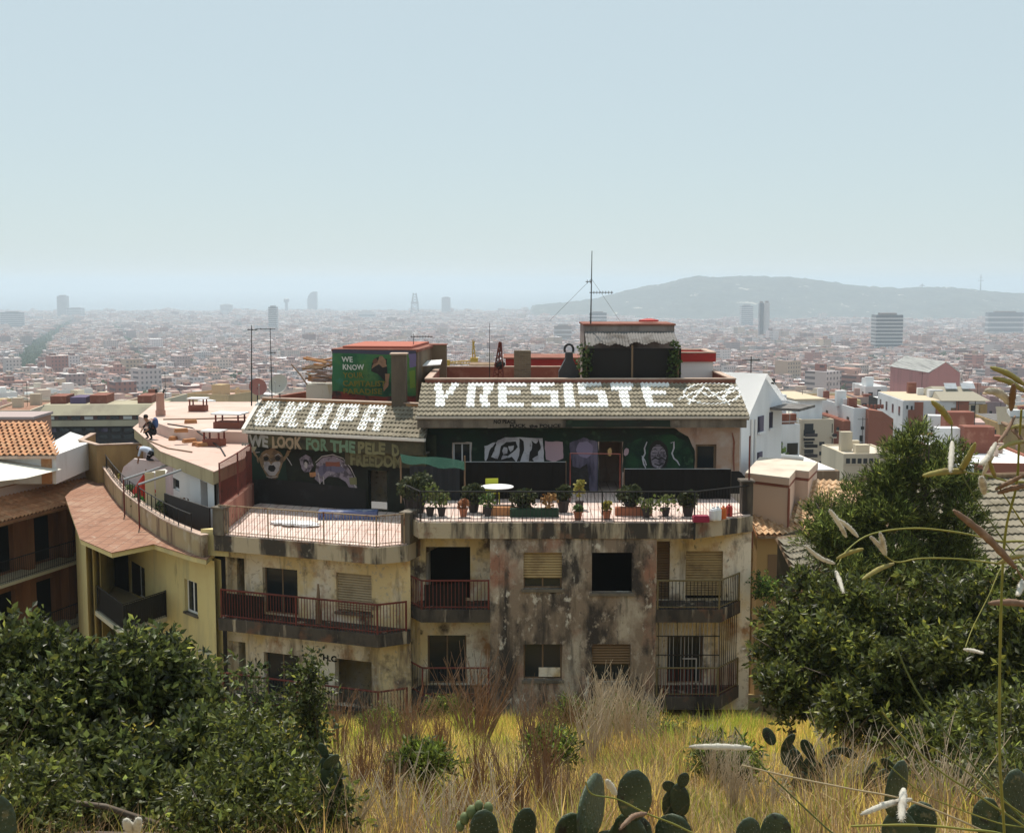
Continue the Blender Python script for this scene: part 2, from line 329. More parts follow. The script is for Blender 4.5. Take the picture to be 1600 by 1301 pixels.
def join_boxes(name, parts, m):
    off = 0; VV=[]; FF=[]; CC=[]
    for V, F, C in parts: VV.append(V); FF.append(F+off); CC.append(C); off += len(V)
    V = np.concatenate(VV); F = np.concatenate(FF); C = np.concatenate(CC)
    me = bpy.data.meshes.new(name); me.vertices.add(len(V)); me.vertices.foreach_set('co', V.ravel())
    me.loops.add(F.size); me.loops.foreach_set('vertex_index', F.ravel().astype(np.int32))
    me.polygons.add(len(F)); me.polygons.foreach_set('loop_start', (np.arange(len(F))*F.shape[1]).astype(np.int32))
    at = me.attributes.new('col', 'FLOAT_COLOR', 'FACE'); at.data.foreach_set('color', C.ravel().astype(np.float32))
    me.materials.append(m); me.update(calc_edges=True); me.validate(); me.polygons.foreach_set('use_smooth', np.zeros(len(me.polygons), bool))
    o = bpy.data.objects.new(name, me); COL.objects.link(o); WM[o] = Matrix.Identity(4); return o
def vary(c, n, s=.16): return np.clip(c*(1+RNG.normal(0, s, (n,1))), .02, .9)
parts = []
for pitch, y0, y1, ang in ((15, 640, 1500, 38), (19, 1480, 3200, 38), (27, 3180, 6350, 38)):
    x, y, BK = grid(pitch, y0, y1, ang, .045); n = len(x)
    k = y > 3000; keep = ~(k & (px_of(x, y) > 990) & (y > 4750)); x, y, BK = x[keep], y[keep], BK[keep]; n = len(x)
    w = pitch*RNG.uniform(.80, 1.03, n); d = pitch*RNG.uniform(.80, 1.03, n); h = 11+(BK % 17)*.55 + RNG.normal(0, 1.7, n) + (RNG.random(n) < .03)*RNG.uniform(4, 14, n)
    an = math.radians(ang)+RNG.normal(0, .05, n); gr = ground(x, y)-2
    wc = vary(WALLC[RNG.integers(0, len(WALLC), n)], n); rc = vary(ROOFC[RNG.choice(len(ROOFC), n, p=ROOFW)], n)
    parts.append(boxes(x, y, w, d, h+2, an, gr, wc, rc))
    for q in range(2):                                             # stair huts, terraces, tanks on the roofs
        k = RNG.random(n) < (.75 if y1 < 3300 else .45); m_ = int(k.sum()); f = RNG.uniform(.18, .5, m_); dx = RNG.uniform(-.25, .25, (2, m_))
        wc2 = vary(WALLC[RNG.integers(0, len(WALLC), m_)], m_); rc2 = vary(ROOFC[RNG.choice(len(ROOFC), m_, p=ROOFW)], m_)
        parts.append(boxes(x[k]+dx[0]*w[k], y[k]+dx[1]*d[k], w[k]*f, d[k]*RNG.uniform(.18,.5,m_), RNG.uniform(1.6,4,m_), an[k], gr[k]+h[k]+1.98, wc2, rc2))
o = join_boxes('far_city', parts, m_city); stuff(o, 'dense sea of pale and terracotta roofs filling the plain down to the coast', 'city')
# ------------------------------------------------------------------ trees of the two avenues
m_avtree = mat('avenue_foliage', (.055,.085,.03), .9, [((.09,.12,.045),.08,W1,.45,.65)], trans=.15)
def leaf_blobs(name, pts, rad, per, size, m, seed=5, flat=.75):
    rs = np.random.default_rng(seed); n = len(pts); C = np.repeat(pts, per, 0); R = np.repeat(rad, per)
    d = rs.normal(size=(n*per,3)); d /= np.linalg.norm(d, axis=1)[:,None]; d[:,2] *= flat
    C = C + d*(R*rs.uniform(.45,1.08,n*per))[:,None]
    a = rs.normal(size=(n*per,3)); a /= np.linalg.norm(a,axis=1)[:,None]; b = np.cross(a, rs.normal(size=(n*per,3))); b /= np.linalg.norm(b,axis=1)[:,None]
    s = (size*rs.uniform(.6,1.3,n*per))[:,None] if not hasattr(size,'__len__') else np.repeat(size,per)[:,None]*rs.uniform(.6,1.3,(n*per,1))
    V = np.stack([C-a*s, C+b*s*.8, C+a*s, C-b*s*.8], 1).reshape(-1,3); F = np.arange(n*per*4).reshape(-1,4)
    return tri_mesh(name, V, F, m)
def tri_mesh(name, V, F, m):
    me = bpy.data.meshes.new(name); me.vertices.add(len(V)); me.vertices.foreach_set('co', np.ascontiguousarray(V, dtype=np.float32).ravel())
    me.loops.add(F.size); me.loops.foreach_set('vertex_index', F.ravel().astype(np.int32))
    me.polygons.add(len(F)); me.polygons.foreach_set('loop_start', (np.arange(len(F))*F.shape[1]).astype(np.int32))
    for q in (m if isinstance(m,(list,tuple)) else [m]): me.materials.append(q)
    me.update(calc_edges=True); me.polygons.foreach_set('use_smooth', np.zeros(len(me.polygons), bool)); return me
pts = []; rad = []
for q in range(420):
    yv = 640*(9.5**random.random()); x = random.uniform(-.46,.46)*yv; pts.append((x,yv,gz(x,yv)+random.uniform(9,17))); rad.append(random.uniform(4,8))
for (d, c, h), dens in ((AV1, 1.0), (AV2, 1.0)):
    y = d[0]
    while y < d[-1]:
        hw = np.interp(y, d, h)*y/F_PX; xc = (np.interp(y, d, c)-CX)*y/F_PX; nn = max(2, int(hw/5))
        for q in range(nn):
            x = xc + random.uniform(-hw, hw); yv = y+random.uniform(-5,5); r = random.uniform(4,6.5)
            pts.append((x, yv, gz(x,yv)+random.uniform(8,12))); rad.append(r)
        y += 9*(1+y/2500)
me = leaf_blobs('avenue_trees', np.array(pts), np.array(rad), 26, 1.9, m_avtree)
o = bpy.data.objects.new('avenue_trees', me); COL.objects.link(o); WM[o]=Matrix.Identity(4); stuff(o, 'green tree tops massed along the avenues and courts of the far city', 'trees')
# ------------------------------------------------------------------ towers on the skyline (each its own thing)
m_tw1 = mat('tower_grey_glass', (.10,.12,.15), .35, spec=.5); m_tw2 = mat('tower_dark_glass', (.035,.04,.055), .3, spec=.5)
m_tw3 = mat('tower_pale', (.5,.5,.5), .6); m_tw4 = mat('tower_brown', (.22,.17,.16), .7)
def tower(pl, pr, pt, Y, m, label, pb=None, depth=None, deg=0, bands=0, name='tower', profile=None):
    a = P(pl, pt, Y); b = P(pr, pt, Y); zt = a.z; z0 = gz((a.x+b.x)/2, min(Y, 6900))-3; w = b.x-a.x; dp = depth or w
    t = thing(name, label, 'tower', ((a.x+b.x)/2, Y+dp/2, z0), deg)
    M = WM[t]; mb = MB(M); h = zt-z0
    if profile: mb.prism([(w*(p-.5), q*dp) for p, q in profile], 0, h)
    else: mb.box(-w/2, w/2, -dp/2, dp/2, 0, h)
    mb.build('shaft', m, t)
    r = MB(M); r.box(-w*.3, w*.3, -dp*.3, dp*.3, h+.01, h+max(2.0, h*.04)); r.build('roof_plant', m_tw4, t)
    if bands:                                                    # floor bands standing proud of the glass
        bb = MB(M)
        for i in range(1, bands): bb.box(-w/2-.5, w/2+.5, -dp/2-.5, dp/2+.5, h*i/bands-.35*h/bands/2, h*i/bands+.35*h/bands/2)
        bb.build('floor_bands', m_tw3 if m is not m_tw3 else m_tw1, t)
    return t
tower(88.5, 102.5, 462.5, 5200, m_tw2, 'tall dark slim skyscraper with a low block beside it', bands=24)
tower(104, 125, 481.5, 5150, m_tw2, 'wide low dark block at the foot of the slim skyscraper', bands=8)
tower(0, 34, 488, 3600, m_tw1, 'broad grey apartment slab beside the green avenue', depth=18, bands=10)
tower(419, 432, 479.5, 3300, m_tw2, 'squat dark blue office tower with a domed roof line', bands=14)
tower(344, 360, 476, 5600, m_tw3, 'pale block rising from the harbour front haze', bands=10)
tower(690, 703.5, 465, 5700, m_tw2, 'dark office tower standing on the waterfront', bands=22)
tower(921, 948, 488.5, 2900, m_tw2, 'low wide dark office block behind the roof mast', depth=18, bands=9)
tower(866, 893, 509, 2300, m_tw4, 'long pale flat-topped block half hidden in the city', depth=16, bands=6)
tower(1159, 1177, 478, 3600, m_tw1, 'hazy grey tower left of the twin slabs', bands=14)
tower(1187.5, 1194, 473.5, 2500, m_tw2, 'thin dark slab of the striped twin tower', depth=14, bands=0)
tower(1195.5, 1203, 473, 2508, m_tw3, 'thin pale slab of the striped twin tower', depth=14, bands=0)
tower(1369.5, 1411.5, 492, 1900, m_tw2, 'massive dark grey square office block above the roofs', depth=26, bands=13)
tower(1545, 1600, 488, 2900, m_tw1, 'long low grey slab under the end of the hill', depth=20, bands=6)
tower(957, 967, 470, 5400, m_tw1, 'small grey block at the foot of the hill', bands=8)
tower(560, 585, 486, 4700, m_tw3, 'long pale shed on the harbour plain', depth=40, bands=3)
# sail-shaped hotel, cable tower, column tower
def sail():
    a = P(480.5, 455.5, 6500); b = P(495.5, 455.5, 6500); z0 = -150; t = thing('hotel_tower', 'pale sail-shaped tower with a curved back on the harbour', 'tower', ((a.x+b.x)/2, 6500, z0))
    w = b.x-a.x; h = a.z-z0; prof = [(-.5,0),(.5,0),(.5,1.0),(.12,1.0),(-.18,.93),(-.38,.8),(-.5,.62)]
    v = [(x*w, -14, z*h) for x, z in prof]+[(x*w, 14, z*h) for x, z in prof]; n = len(prof)
    mb = MB(WM[t]); mb.add(v, [tuple(range(n)), tuple(range(2*n-1, n-1, -1))]+[(i, n+i, n+(i+1)%n, (i+1)%n) for i in range(n)]); mb.build('shaft', m_tw1, t)
    m2 = MB(WM[t]); m2.box(-w*.9, w*.95, -16, 16, 0, h*.12); m2.build('podium', m_tw3, t)
sail()
def lattice(px, pt, pb, Y, wpx, label):
    a = P(px, pt, Y); z0 = gz(a.x, min(Y,6900)); t = thing('cable_tower', label, 'tower', (a.x, Y, z0)); M = WM[t]; h = a.z-z0; w = wpx/F_PX*Y
    mb = MB(M)
    for sx in (-1,1):
        for sy in (-1,1): mb.tube([(sx*w/2,sy*w/2,0),(sx*w*.36,sy*w*.36,h*.55),(sx*w*.16,sy*w*.16,h)], w*.06, 4)
    for i in range(9):
        q = i/9; r = w/2*(1-.6*q); z = h*q
        for k in range(4):
            c = [(-r,-r),(r,-r),(r,r),(-r,r)]; A = c[k]; B = c[(k+1)%4]; s = (1-.6*(q+1/9))/(1-.6*q); mb.tube([(A[0],A[1],z),(B[0]*s,B[1]*s,z+h/9)], w*.035, 3)
    mb.build('lattice', m_tw2, t)
    p = MB(M); p.box(-w*.45,w*.45,-w*.45,w*.45,h*.56,h*.64); p.build('platform', m_tw2, t)
lattice(648, 458, 500, 5600, 13, 'tapering lattice cable-car tower on the harbour')
def column(px, pt, Y, label):
    a = P(px, pt, Y); z0 = -148; t = thing('column_tower', label, 'tower', (a.x, Y, z0)); h = a.z-z0; mb = MB(WM[t])
    mb.lathe((0,0,0), [(11,0),(8,h*.1),(7,h*.72),(9,h*.75)], 12); mb.build('shaft', m_tw1, t)
    m2 = MB(WM[t]); m2.lathe((0,0,h*.751), [(12,0),(14,h*.06),(14,h*.2),(6,h*.249)], 12); m2.build('crown', m_tw1, t)
column(447.5, 466, 6100, 'slim column tower with a wide round head on the harbour')
def mast(px, pt, pb, Y, label):
    a = P(px, pt, Y); b = P(px, pb, Y); t = thing('radio_mast', label, 'mast', (a.x, Y, b.z)); h = a.z-b.z; mb = MB(WM[t])
    mb.tube([(0,0,0),(0,0,h)], [3,1.2], 6); mb.build('pole', m_tw1, t)
    m2 = MB(WM[t]); m2.tube([(-12,0,h*.62),(12,0,h*.62)], 1.2, 4); m2.tube([(-7,0,h*.8),(7,0,h*.8)], .9, 4); m2.build('crossbar', m_tw1, t)
mast(1533, 428, 455, 5590, 'thin radio mast standing on the end of the long hill')
mast(1441, 443, 452, 5600, 'small spire on the shoulder of the long hill')
# ------------------------------------------------------------------ the nearest 260 city houses, one by one
WN = [('cream',(.60,.51,.37)),('white',(.74,.73,.71)),('pinkish',(.56,.40,.35)),('red-brown',(.36,.17,.12)),('beige',(.52,.45,.37)),('ochre',(.52,.38,.20))]
RN = [('terracotta',(.40,.21,.15)),('pale grey',(.52,.50,.47)),('white',(.83,.83,.82)),('dusty pink',(.48,.32,.27))]
HW = [mat('house_'+n, c, .9, [(tuple(q*.72 for q in c), .12, VS, .5,.75)], var=.12) for n, c in WN]
HR = [mat('flat_roof_'+n, c, .9, [(tuple(q*.7 for q in c), .25, W1, .5,.72)], var=.14) for n, c in RN]
m_win = mat('far_window', (.035,.035,.04), .3, spec=.5)
protos = []
def make_proto(w, d, st, k):
    rs = random.Random(k); h = st*3.0+1.2
    wb = MB(); wb.box(-w/2,w/2,-d/2,d/2,-4,h)
    rb = MB(); rb.box(-w/2+.3,w/2-.3,-d/2+.3,d/2-.3,h+.003,h+.12)
    pb = MB()                                                       # parapet
    for a in ((-w/2,w/2,-d/2,-d/2+.28),(-w/2,w/2,d/2-.28,d/2),(-w/2,-w/2+.28,-d/2+.28,d/2-.28),(w/2-.28,w/2,-d/2+.28,d/2-.28)): pb.box(*a, h+.002, h+.9)
    hb = MB(); cx = rs.uniform(-.2,.2)*w; cy = rs.uniform(-.2,.25)*d; hb.box(cx-1.6,cx+1.6,cy-1.8,cy+1.8,h+.12,h+2.7)
    cb = MB()
    for q in range(rs.randint(1,3)): x = rs.uniform(-.4,.4)*w; y = rs.uniform(-.4,.4)*d; cb.box(x-.35,x+.35,y-.3,y+.3,h+.12,h+rs.uniform(1.2,2.2))
    wi = MB(); nw = max(2, int(w/3.1))
    for s in range(st):
        for i in range(nw):
            x = -w/2+(i+.5)*w/nw; z = s*3+1.0
            if rs.random() < .88: wi.box(x-.55,x+.55,-d/2-.05,-d/2+.02,z,z+(2.0 if rs.random()<.3 else 1.35))
        for i in range(max(1,int(d/4))):
            y = -d/2+(i+.5)*d/max(1,int(d/4))
            for sx in (-1,1):
                if rs.random() < .5: wi.box(sx*w/2-.04,sx*w/2+.04,y-.5,y+.5,s*3+1.0,s*3+2.2)
    bl = MB()
    for s in range(1, st):
        if rs.random() < .6:
            x = -w/2+(rs.randrange(nw)+.5)*w/nw; bl.box(x-1.3,x+1.3,-d/2-.9,-d/2-.001,s*3+.0,s*3+.14); bl.box(x-1.3,x+1.3,-d/2-.9,-d/2-.85,s*3+.14,s*3+.95)
    return [('wall', wb, 0), ('roof', rb, 1), ('parapet', pb, 0), ('stair_hut', hb, 0), ('chimneys', cb, 0), ('windows', wi, 2), ('balconies', bl, 0)], h
for k in range(14):
    w = 10+(k*37 % 9); d = 9+(k*23 % 8); st = 3+(k*5 % 4); prt, h = make_proto(w, d, st, k)
    protos.append(([(n, b.mesh(n, [HW[0] if q == 0 else HR[0] if q == 1 else m_win]), q) for n, b, q in prt], w, d, h))
def clear_of(x, y): return True
NEAR_ZONES = []          # filled with hand-built blocks before the generic ones are set
def generic_city():
    spots = []; rs = random.Random(21)
    y = 235.0
    while y < 660:
        pitch = 17.5; half = y*.44+14; x = -half + rs.uniform(0, 8)
        while x < half:
            xx, yv = x+rs.uniform(-2,2), y+rs.uniform(-3,3)
            p = px_of(xx, yv); hid = 420 < p < 1150 and yv < 520
            if rs.random() < .93 and not hid and not any(abs(xx-a)<b and abs(yv-c)<e for a,b,c,e in NEAR_ZONES): spots.append((xx,yv))
            x += pitch
        y += 19 + (y-235)*.025
    spots.sort(key=lambda s: s[1]); spots = spots[:290]
    groups = {}
    for i, (x, yv) in enumerate(spots):
        k = rs.randrange(14); prt, w, d, h = protos[k]; wc = rs.choices(range(6), [4,4,4,3,4,2])[0]; rc = rs.choices(range(4), [5,3,1.6,3])[0]
        deg = rs.choice([-22,-18,30,34,40,-24]); s = rs.uniform(.85,1.2); z = gz(x,yv); x1 = s*rs.uniform(.9,1.1)
        lab = '%s apartment block with a flat %s roof among the close-packed houses' % (WN[wc][0], RN[rc][0])
        t = bpy.data.objects.new('city_house', None); COL.objects.link(t); t.location = (x,yv,z); t.rotation_euler = (0,0,math.radians(deg)); t.scale = (x1,s,s)
        tag(t, lab, 'house', 'houses of the town below')
        for n, me, q in prt:
            if n in ('balconies','chimneys') and yv > 420: continue
            o = bpy.data.objects.new(n, me); COL.objects.link(o); o.parent = t
            if q < 2: o.material_slots[0].link = 'OBJECT'; o.material_slots[0].material = HW[wc] if q == 0 else HR[rc]
            if n in ('windows','balconies','chimneys'): o['kind'] = 'stuff'
# ------------------------------------------------------------------ building kit
def panel(mb, u0, u1, z0, z1, v, t, holes, k=0):          # wall at v facing -v, real openings with reveals
    us = sorted({u0, u1, *[h[0] for h in holes], *[h[1] for h in holes]}); zs = sorted({z0, z1, *[h[2] for h in holes], *[h[3] for h in holes]})
    us = [x for x in us if u0 <= x <= u1]; zs = [x for x in zs if z0 <= x <= z1]
    ins = lambda a, b: any(h[0] < a < h[1] and h[2] < b < h[3] for h in holes)
    for i in range(len(us)-1):
        for j in range(len(zs)-1):
            if not ins((us[i]+us[i+1])/2, (zs[j]+zs[j+1])/2):
                a, b, c, d = us[i], us[i+1], zs[j], zs[j+1]
                mb.add([(a,v,c),(b,v,c),(b,v,d),(a,v,d)], [(0,1,2,3)], k); mb.add([(a,v+t,c),(b,v+t,c),(b,v+t,d),(a,v+t,d)], [(3,2,1,0)], k)
    for a, b, c, d in holes:
        mb.add([(a,v,c),(b,v,c),(b,v,d),(a,v,d),(a,v+t,c),(b,v+t,c),(b,v+t,d),(a,v+t,d)], [(0,4,5,1),(1,5,6,2),(2,6,7,3),(3,7,4,0)], k)
def pxhole(fr, v, x0, y0, x1, y1):
    u0, z1 = fr.on(x0, y0, v); u1, z0 = fr.on(x1, y1, v); z1 = fr.on((x0+x1)/2, y0, v)[1]; z0 = fr.on((x0+x1)/2, y1, v)[1]; return (u0, u1, z0, z1)
def shutter(fr, v, h, parent, m, part=1.0, name='roller_shutter'):
    u0, u1, z0, z1 = h; mb = MB(fr.M); n = max(3, int((z1-z0)*part/.085)); s = (z1-z0)*part/n
    for i in range(n):
        za = z1-(i+1)*s; mb.add([(u0,v+.02,za),(u1,v+.02,za),(u1,v-.012,za+s*.35),(u0,v-.012,za+s*.35),(u1,v,za+s),(u0,v,za+s)], [(0,1,2,3),(3,2,4,5)])
    return mb.build(name, m, parent)
def window_frame(fr, v, h, parent, m, sash=2, t=.05, name='window'):
    u0, u1, z0, z1 = h; mb = MB(fr.M)
    for a in ((u0,u1,z1-t,z1),(u0,u1,z0,z0+t),(u0,u0+t,z0+t,z1-t),(u1-t,u1,z0+t,z1-t)): mb.box(a[0],a[1],v,v+.05,a[2],a[3])
    for i in range(1, sash): u = u0+(u1-u0)*i/sash; mb.box(u-t/2,u+t/2,v+.002,v+.048,z0+t,z1-t)
    o = mb.build(name, m, parent); g = MB(fr.M); g.box(u0+t*.9,u1-t*.9,v+.015,v+.025,z0+t*.9,z1-t*.9); g.build('pane', m_glass, o); return o
def railing(parent, pts, z, h, sp, m_top, m_bal, r=.022, rb=.009, name='railing', low=.08, wob=0, seed=1):
    """pts: world (x,y) polyline; a top rail, a bottom rail and single balusters"""
    rs = random.Random(seed); pts = [Vector((p[0],p[1],0)) for p in pts]
    mb = MB(); mb.tube([(p.x,p.y,z+h) for p in pts], r, 6); o = mb.build(name, m_top, parent)
    b2 = MB(); b2.tube([(p.x,p.y,z+low) for p in pts], r*.6, 5); b2.build('bottom_rail', m_top, o)
    me = bpy.data.meshes.get('baluster_%s_%d_%d' % (m_bal.name, int(h*100), int(rb*1e4)))
    if me is None:
        q = MB(); q.tube([(0,0,0),(0,0,h)], rb, 5, cap=False); me = q.mesh('baluster_%s_%d_%d' % (m_bal.name, int(h*100), int(rb*1e4)), m_bal)
    for i in range(len(pts)-1):
        a, b = pts[i], pts[i+1]; n = max(1, int((b-a).length/sp))
        for j in range(n+1 if i == len(pts)-2 else n):
            p = a.lerp(b, j/n); M = Matrix.Translation((p.x+rs.uniform(-wob,wob), p.y+rs.uniform(-wob,wob), z))
            if wob: M = M @ Matrix.Rotation(rs.uniform(-wob,wob)*2, 4, 'X') @ Matrix.Rotation(rs.uniform(-wob,wob)*2, 4, 'Y')
            inst('baluster', me, o, M)
    for p in pts:
        q = MB(); q.tube([(p.x,p.y,z),(p.x,p.y,z+h+.03)], r*1.1, 6); q.build('post', m_top, o)
    return o
_fnt = {}
def text(s, size, M, m, name, parent, bold=0.0, align='LEFT', sx=1.0):
    cu = bpy.data.curves.new(name, 'FONT'); cu.body = s; cu.size = size; cu.offset = bold; cu.extrude = .0015; cu.align_x = align; cu.resolution_u = 2
    ob = bpy.data.objects.new(name, cu); COL.objects.link(ob); dg = bpy.context.evaluated_depsgraph_get()
    me = bpy.data.meshes.new_from_object(ob.evaluated_get(dg)); bpy.data.objects.remove(ob); me.name = name
    me.materials.clear(); me.materials.append(m); me.polygons.foreach_set('material_index', [0]*len(me.polygons))
    me.transform(Matrix.Diagonal((sx,1,1,1))); return inst(name, me, parent, M)
def wallM(fr, u, v, z, rot=0):                              # lettering plane on a wall facing -v
    n = -fr.v; return Matrix(((fr.u.x,0,n.x,0),(fr.u.y,0,n.y,0),(fr.u.z,1,n.z,0),(0,0,0,1))) @ Matrix.Identity(4) if False else \
        Matrix.Translation(fr.w(u,v,z)) @ Matrix(((fr.u.x,0,n.x,0),(fr.u.y,0,n.y,0),(0,1,0,0),(0,0,0,1))) @ Matrix.Rotation(rot,4,'Z')
def pxtext(s, fr, v, x0, y0, x1, hpx, m, name, parent, bold=0.0):   # text fitted between two pixel columns, baseline y0
    u0, z0 = fr.on(x0, y0, v); u1, _ = fr.on(x1, y0, v); z1 = fr.on(x0, y0-hpx, v)[1]; size = (z1-z0)/.72
    o = text(s, size, wallM(fr, u0, v, z0), m, name, parent, bold)
    w = max(p.co.x for p in o.data.vertices); o.data.transform(Matrix.Diagonal(((u1-u0)/w,1,1,1)))
    for p in o.data.vertices: c = p.co; c.y += .03*size*math.sin(c.x*9+x0)+.02*size*math.sin(c.x*31); c.x += .03*size*math.sin(c.y*14+c.x*3)   # uneven hand lettering
    return o
def decal(fr, v, pts, m, name, parent):                     # flat paint, a few millimetres proud of the wall
    rs = random.Random(int(pts[0][0]*7+pts[0][1]*3)); P2_ = []
    for i in range(len(pts)):                               # hand-painted edge
        (x0,y0),(x1,y1) = pts[i],pts[(i+1)%len(pts)]; k = max(1, min(5, int(math.hypot(x1-x0,y1-y0)/4)))
        for j in range(k): P2_.append((x0+(x1-x0)*j/k+rs.gauss(0,.45), y0+(y1-y0)*j/k+rs.gauss(0,.45)))
    pts = P2_
    mb = MB(fr.M); q = [fr.on(x, y, v) for x, y in pts]; a = sum(q[i][0]*q[(i+1)%len(q)][1]-q[(i+1)%len(q)][0]*q[i][1] for i in range(len(q)))
    if a < 0: q = q[::-1]
    n = len(q); mb.add([(u, v, z) for u, z in q]+[(u, v+.002, z) for u, z in q], [tuple(range(n))]+[(i,i+n,(i+1)%n+n,(i+1)%n) for i in range(n)]); return mb.build(name, m, parent)
def oval(cx, cy, rx, ry, n=18, a0=0, wob=0, seed=0):
    rs = random.Random(seed); return [(cx+rx*math.cos(6.2832*i/n+a0)*(1+rs.uniform(-wob,wob)), cy+ry*math.sin(6.2832*i/n+a0)*(1+rs.uniform(-wob,wob))) for i in range(n)]
def brush(fr, v, pts, wpx, m, name, parent):                # a painted stroke along pixels
    mb = MB(fr.M); q = [Vector(fr.on(x, y, v)) for x, y in pts]; w = wpx/45.0/2; L=[]; R=[]
    for i, p in enumerate(q):
        d = (q[min(i+1,len(q)-1)]-q[max(i-1,0)]).normalized(); nn = Vector((-d.y,d.x))*w*(1 if 0<i<len(q)-1 else .6); L.append(p+nn); R.append(p-nn)
    n = len(q); mb.add([(p.x,v,p.y) for p in R]+[(p.x,v,p.y) for p in L], [(i,i+1,n+i+1,n+i) for i in range(n-1)]); return mb.build(name, m, parent)
class Roof:
    def __init__(s, E, uh, vh, L, depth, rise, row, tw, waves=2, amp=.026, step=.044):
        s.E = Vector(E); s.u = Vector(uh).normalized(); s.s = (Vector(vh).normalized()*depth+Vector((0,0,rise))).normalized(); s.n = s.u.cross(s.s).normalized()
        s.L = L; s.len = math.hypot(depth, rise); s.row = row; s.tw = tw; s.wl = tw/waves; s.amp = amp; s.step = step; s.rows = int(round(s.len/row)); s.cols = int(round(L/tw))
        s.M = Matrix(((s.u.x,s.s.x,s.n.x,s.E.x),(s.u.y,s.s.y,s.n.y,s.E.y),(s.u.z,s.s.z,s.n.z,s.E.z),(0,0,0,1)))
    def h(s, u, t, r=None):
        r = math.floor(t/s.row+1e-6) if r is None else r; f = t/s.row-r
        return s.amp*(1+math.cos(2*math.pi*u/s.wl))*.9 + s.step*(1-f) + .012
    def on(s, px, py): h_ = hit(px, py, s.E, s.n)-s.E; return h_.dot(s.u), h_.dot(s.s)
    def tile_mesh(s, name, m, n=8):
        v=[]; f=[]
        for i in range(n+1):
            u = s.tw*i/n
            for t in (0, s.row*.5, s.row*1.06): v.append((u, t, s.amp*(1+math.cos(2*math.pi*u/s.wl))*.9+s.step*(1-t/s.row)+.012))
            v.append((u, .004, s.amp*(1+math.cos(2*math.pi*u/s.wl))*.9+.004))
        for i in range(n):
            a=i*4; b=a+4; f += [(a,b,b+1,a+1),(a+1,b+1,b+2,a+2),(a+3,b+3,b,a)]
        mb = MB(); mb.add(v, f); return mb.mesh(name, m)
    def lay(s, parent, m, name='roof_tile', skip=0):
        me = s.tile_mesh(name, m); rs = random.Random(3)
        for r in range(s.rows):
            for c in range(s.cols):
                inst(name, me, parent, s.M @ Matrix.Translation((c*s.tw+rs.uniform(-.006,.006), r*s.row+rs.uniform(-.01,.01), rs.uniform(0,.006))) @ Matrix.Rotation(rs.uniform(-.012,.012),4,'Z'))
    def deck(s, parent, m, t=.12, over=0.0):
        mb = MB(s.M); mb.box(-over, s.L+over, -.02, s.len, -t, 0); return mb.build('roof_deck', m, parent)
    def paint(s, rects, parent, name, m):                   # rects: (u0,u1,row) cells, or polyline strokes via cells
        mb = MB(s.M); seg = s.wl/9
        for u0, u1, r, t0, t1 in rects:
            n = max(1, int((u1-u0)/seg)); v=[]; f=[]
            for i in range(n+1):
                u = u0+(u1-u0)*i/n
                for t in (t0, t1): v.append((u, t, s.h(u, t, r)+.016))
                v.append((u, t0-.012, s.h(u, t0, r)-s.step*.9+.004))
            for i in range(n):
                a=i*3; b=a+3; f.append((a,b,b+1,a+1))
                if abs(t0-r*s.row) < 1e-4: f.append((a+2,b+2,b,a))
            mb.add(v, f)
        return mb.build(name, m, parent)
    def letter(s, bmp, spans, row0, parent, m, fat=0.0):             # spans: (u at bottom left, right), bitmap rows top to bottom
        H = len(bmp); rects = []
        for j, line in enumerate(bmp):
            r = row0+H-1-j; n = len(line); i = 0
            while i < n:
                if line[i] != '.':
                    k = i
                    while k < n and line[k] != '.': k += 1
                    u0 = spans[0]+(spans[1]-spans[0])*i/n+random.uniform(-.02,.02); u1 = spans[0]+(spans[1]-spans[0])*k/n+random.uniform(-.02,.02); rects.append((u0-fat,u1+fat,r,r*s.row,(r+1)*s.row)); i = k
                else: i += 1
        return s.paint(rects, parent, 'painted_letter', m)
    def stroke(s, uv, w, parent, m, name='painted_line'):
        rects = []
        for (a0,b0),(a1,b1) in zip(uv[:-1], uv[1:]):
            n = max(2, int(math.hypot(a1-a0,b1-b0)/.05))
            for i in range(n):
                q=i/n; q2=(i+1)/n; ua,ub=a0+(a1-a0)*q,a0+(a1-a0)*q2; ta,tb=b0+(b1-b0)*q,b0+(b1-b0)*q2
                t0,t1=min(ta,tb)-w*.5,max(ta,tb)+w*.5; u0,u1=min(ua,ub)-w*.5,max(ua,ub)+w*.5; r=math.floor(max(t0,0)/s.row)
                while r*s.row < t1: rects.append((u0,u1,r,max(t0,r*s.row),min(t1,(r+1)*s.row))); r+=1
        rects=[x for x in rects if x[4]-x[3]>.01]; return stuff(s.paint(rects, parent, name, m))
# ------------------------------------------------------------------ right house: Y RESISTE
FR = Frame(0, 0, 0); ZT = -7.6; ST = 2.9
R = thing('apartment_house', 'mould-blackened house with terraces and Y RESISTE painted across its tiled roof', 'house', (2.2, 44, -17))
BH = [pxhole(FR,40,818,863,878,920), pxhole(FR,40,925,863,988,926), pxhole(FR,40,818,1006,878,1062), pxhole(FR,40,925,1006,985,1066)]
bayL, bayR = -.71, 4.67
w = MB(); panel(w, bayL, bayR, -17, ZT-.55, 40, .28, BH); w.box(bayL, bayL+.28, 40.281, 41.48, -17, ZT-.551); w.box(bayR-.28, bayR, 40.281, 41.48, -17, ZT-.551)
w.build('bay_wall', m_mould, R)
LH = [(*pxhole(FR,41.2,665,854,735,950)[:2], ZT-ST+.02, pxhole(FR,41.2,665,854,735,950)[3]), (*pxhole(FR,41.2,668,992,729,1060)[:2], ZT-2*ST+.02, pxhole(FR,41.2,668,992,728,1060)[3])]
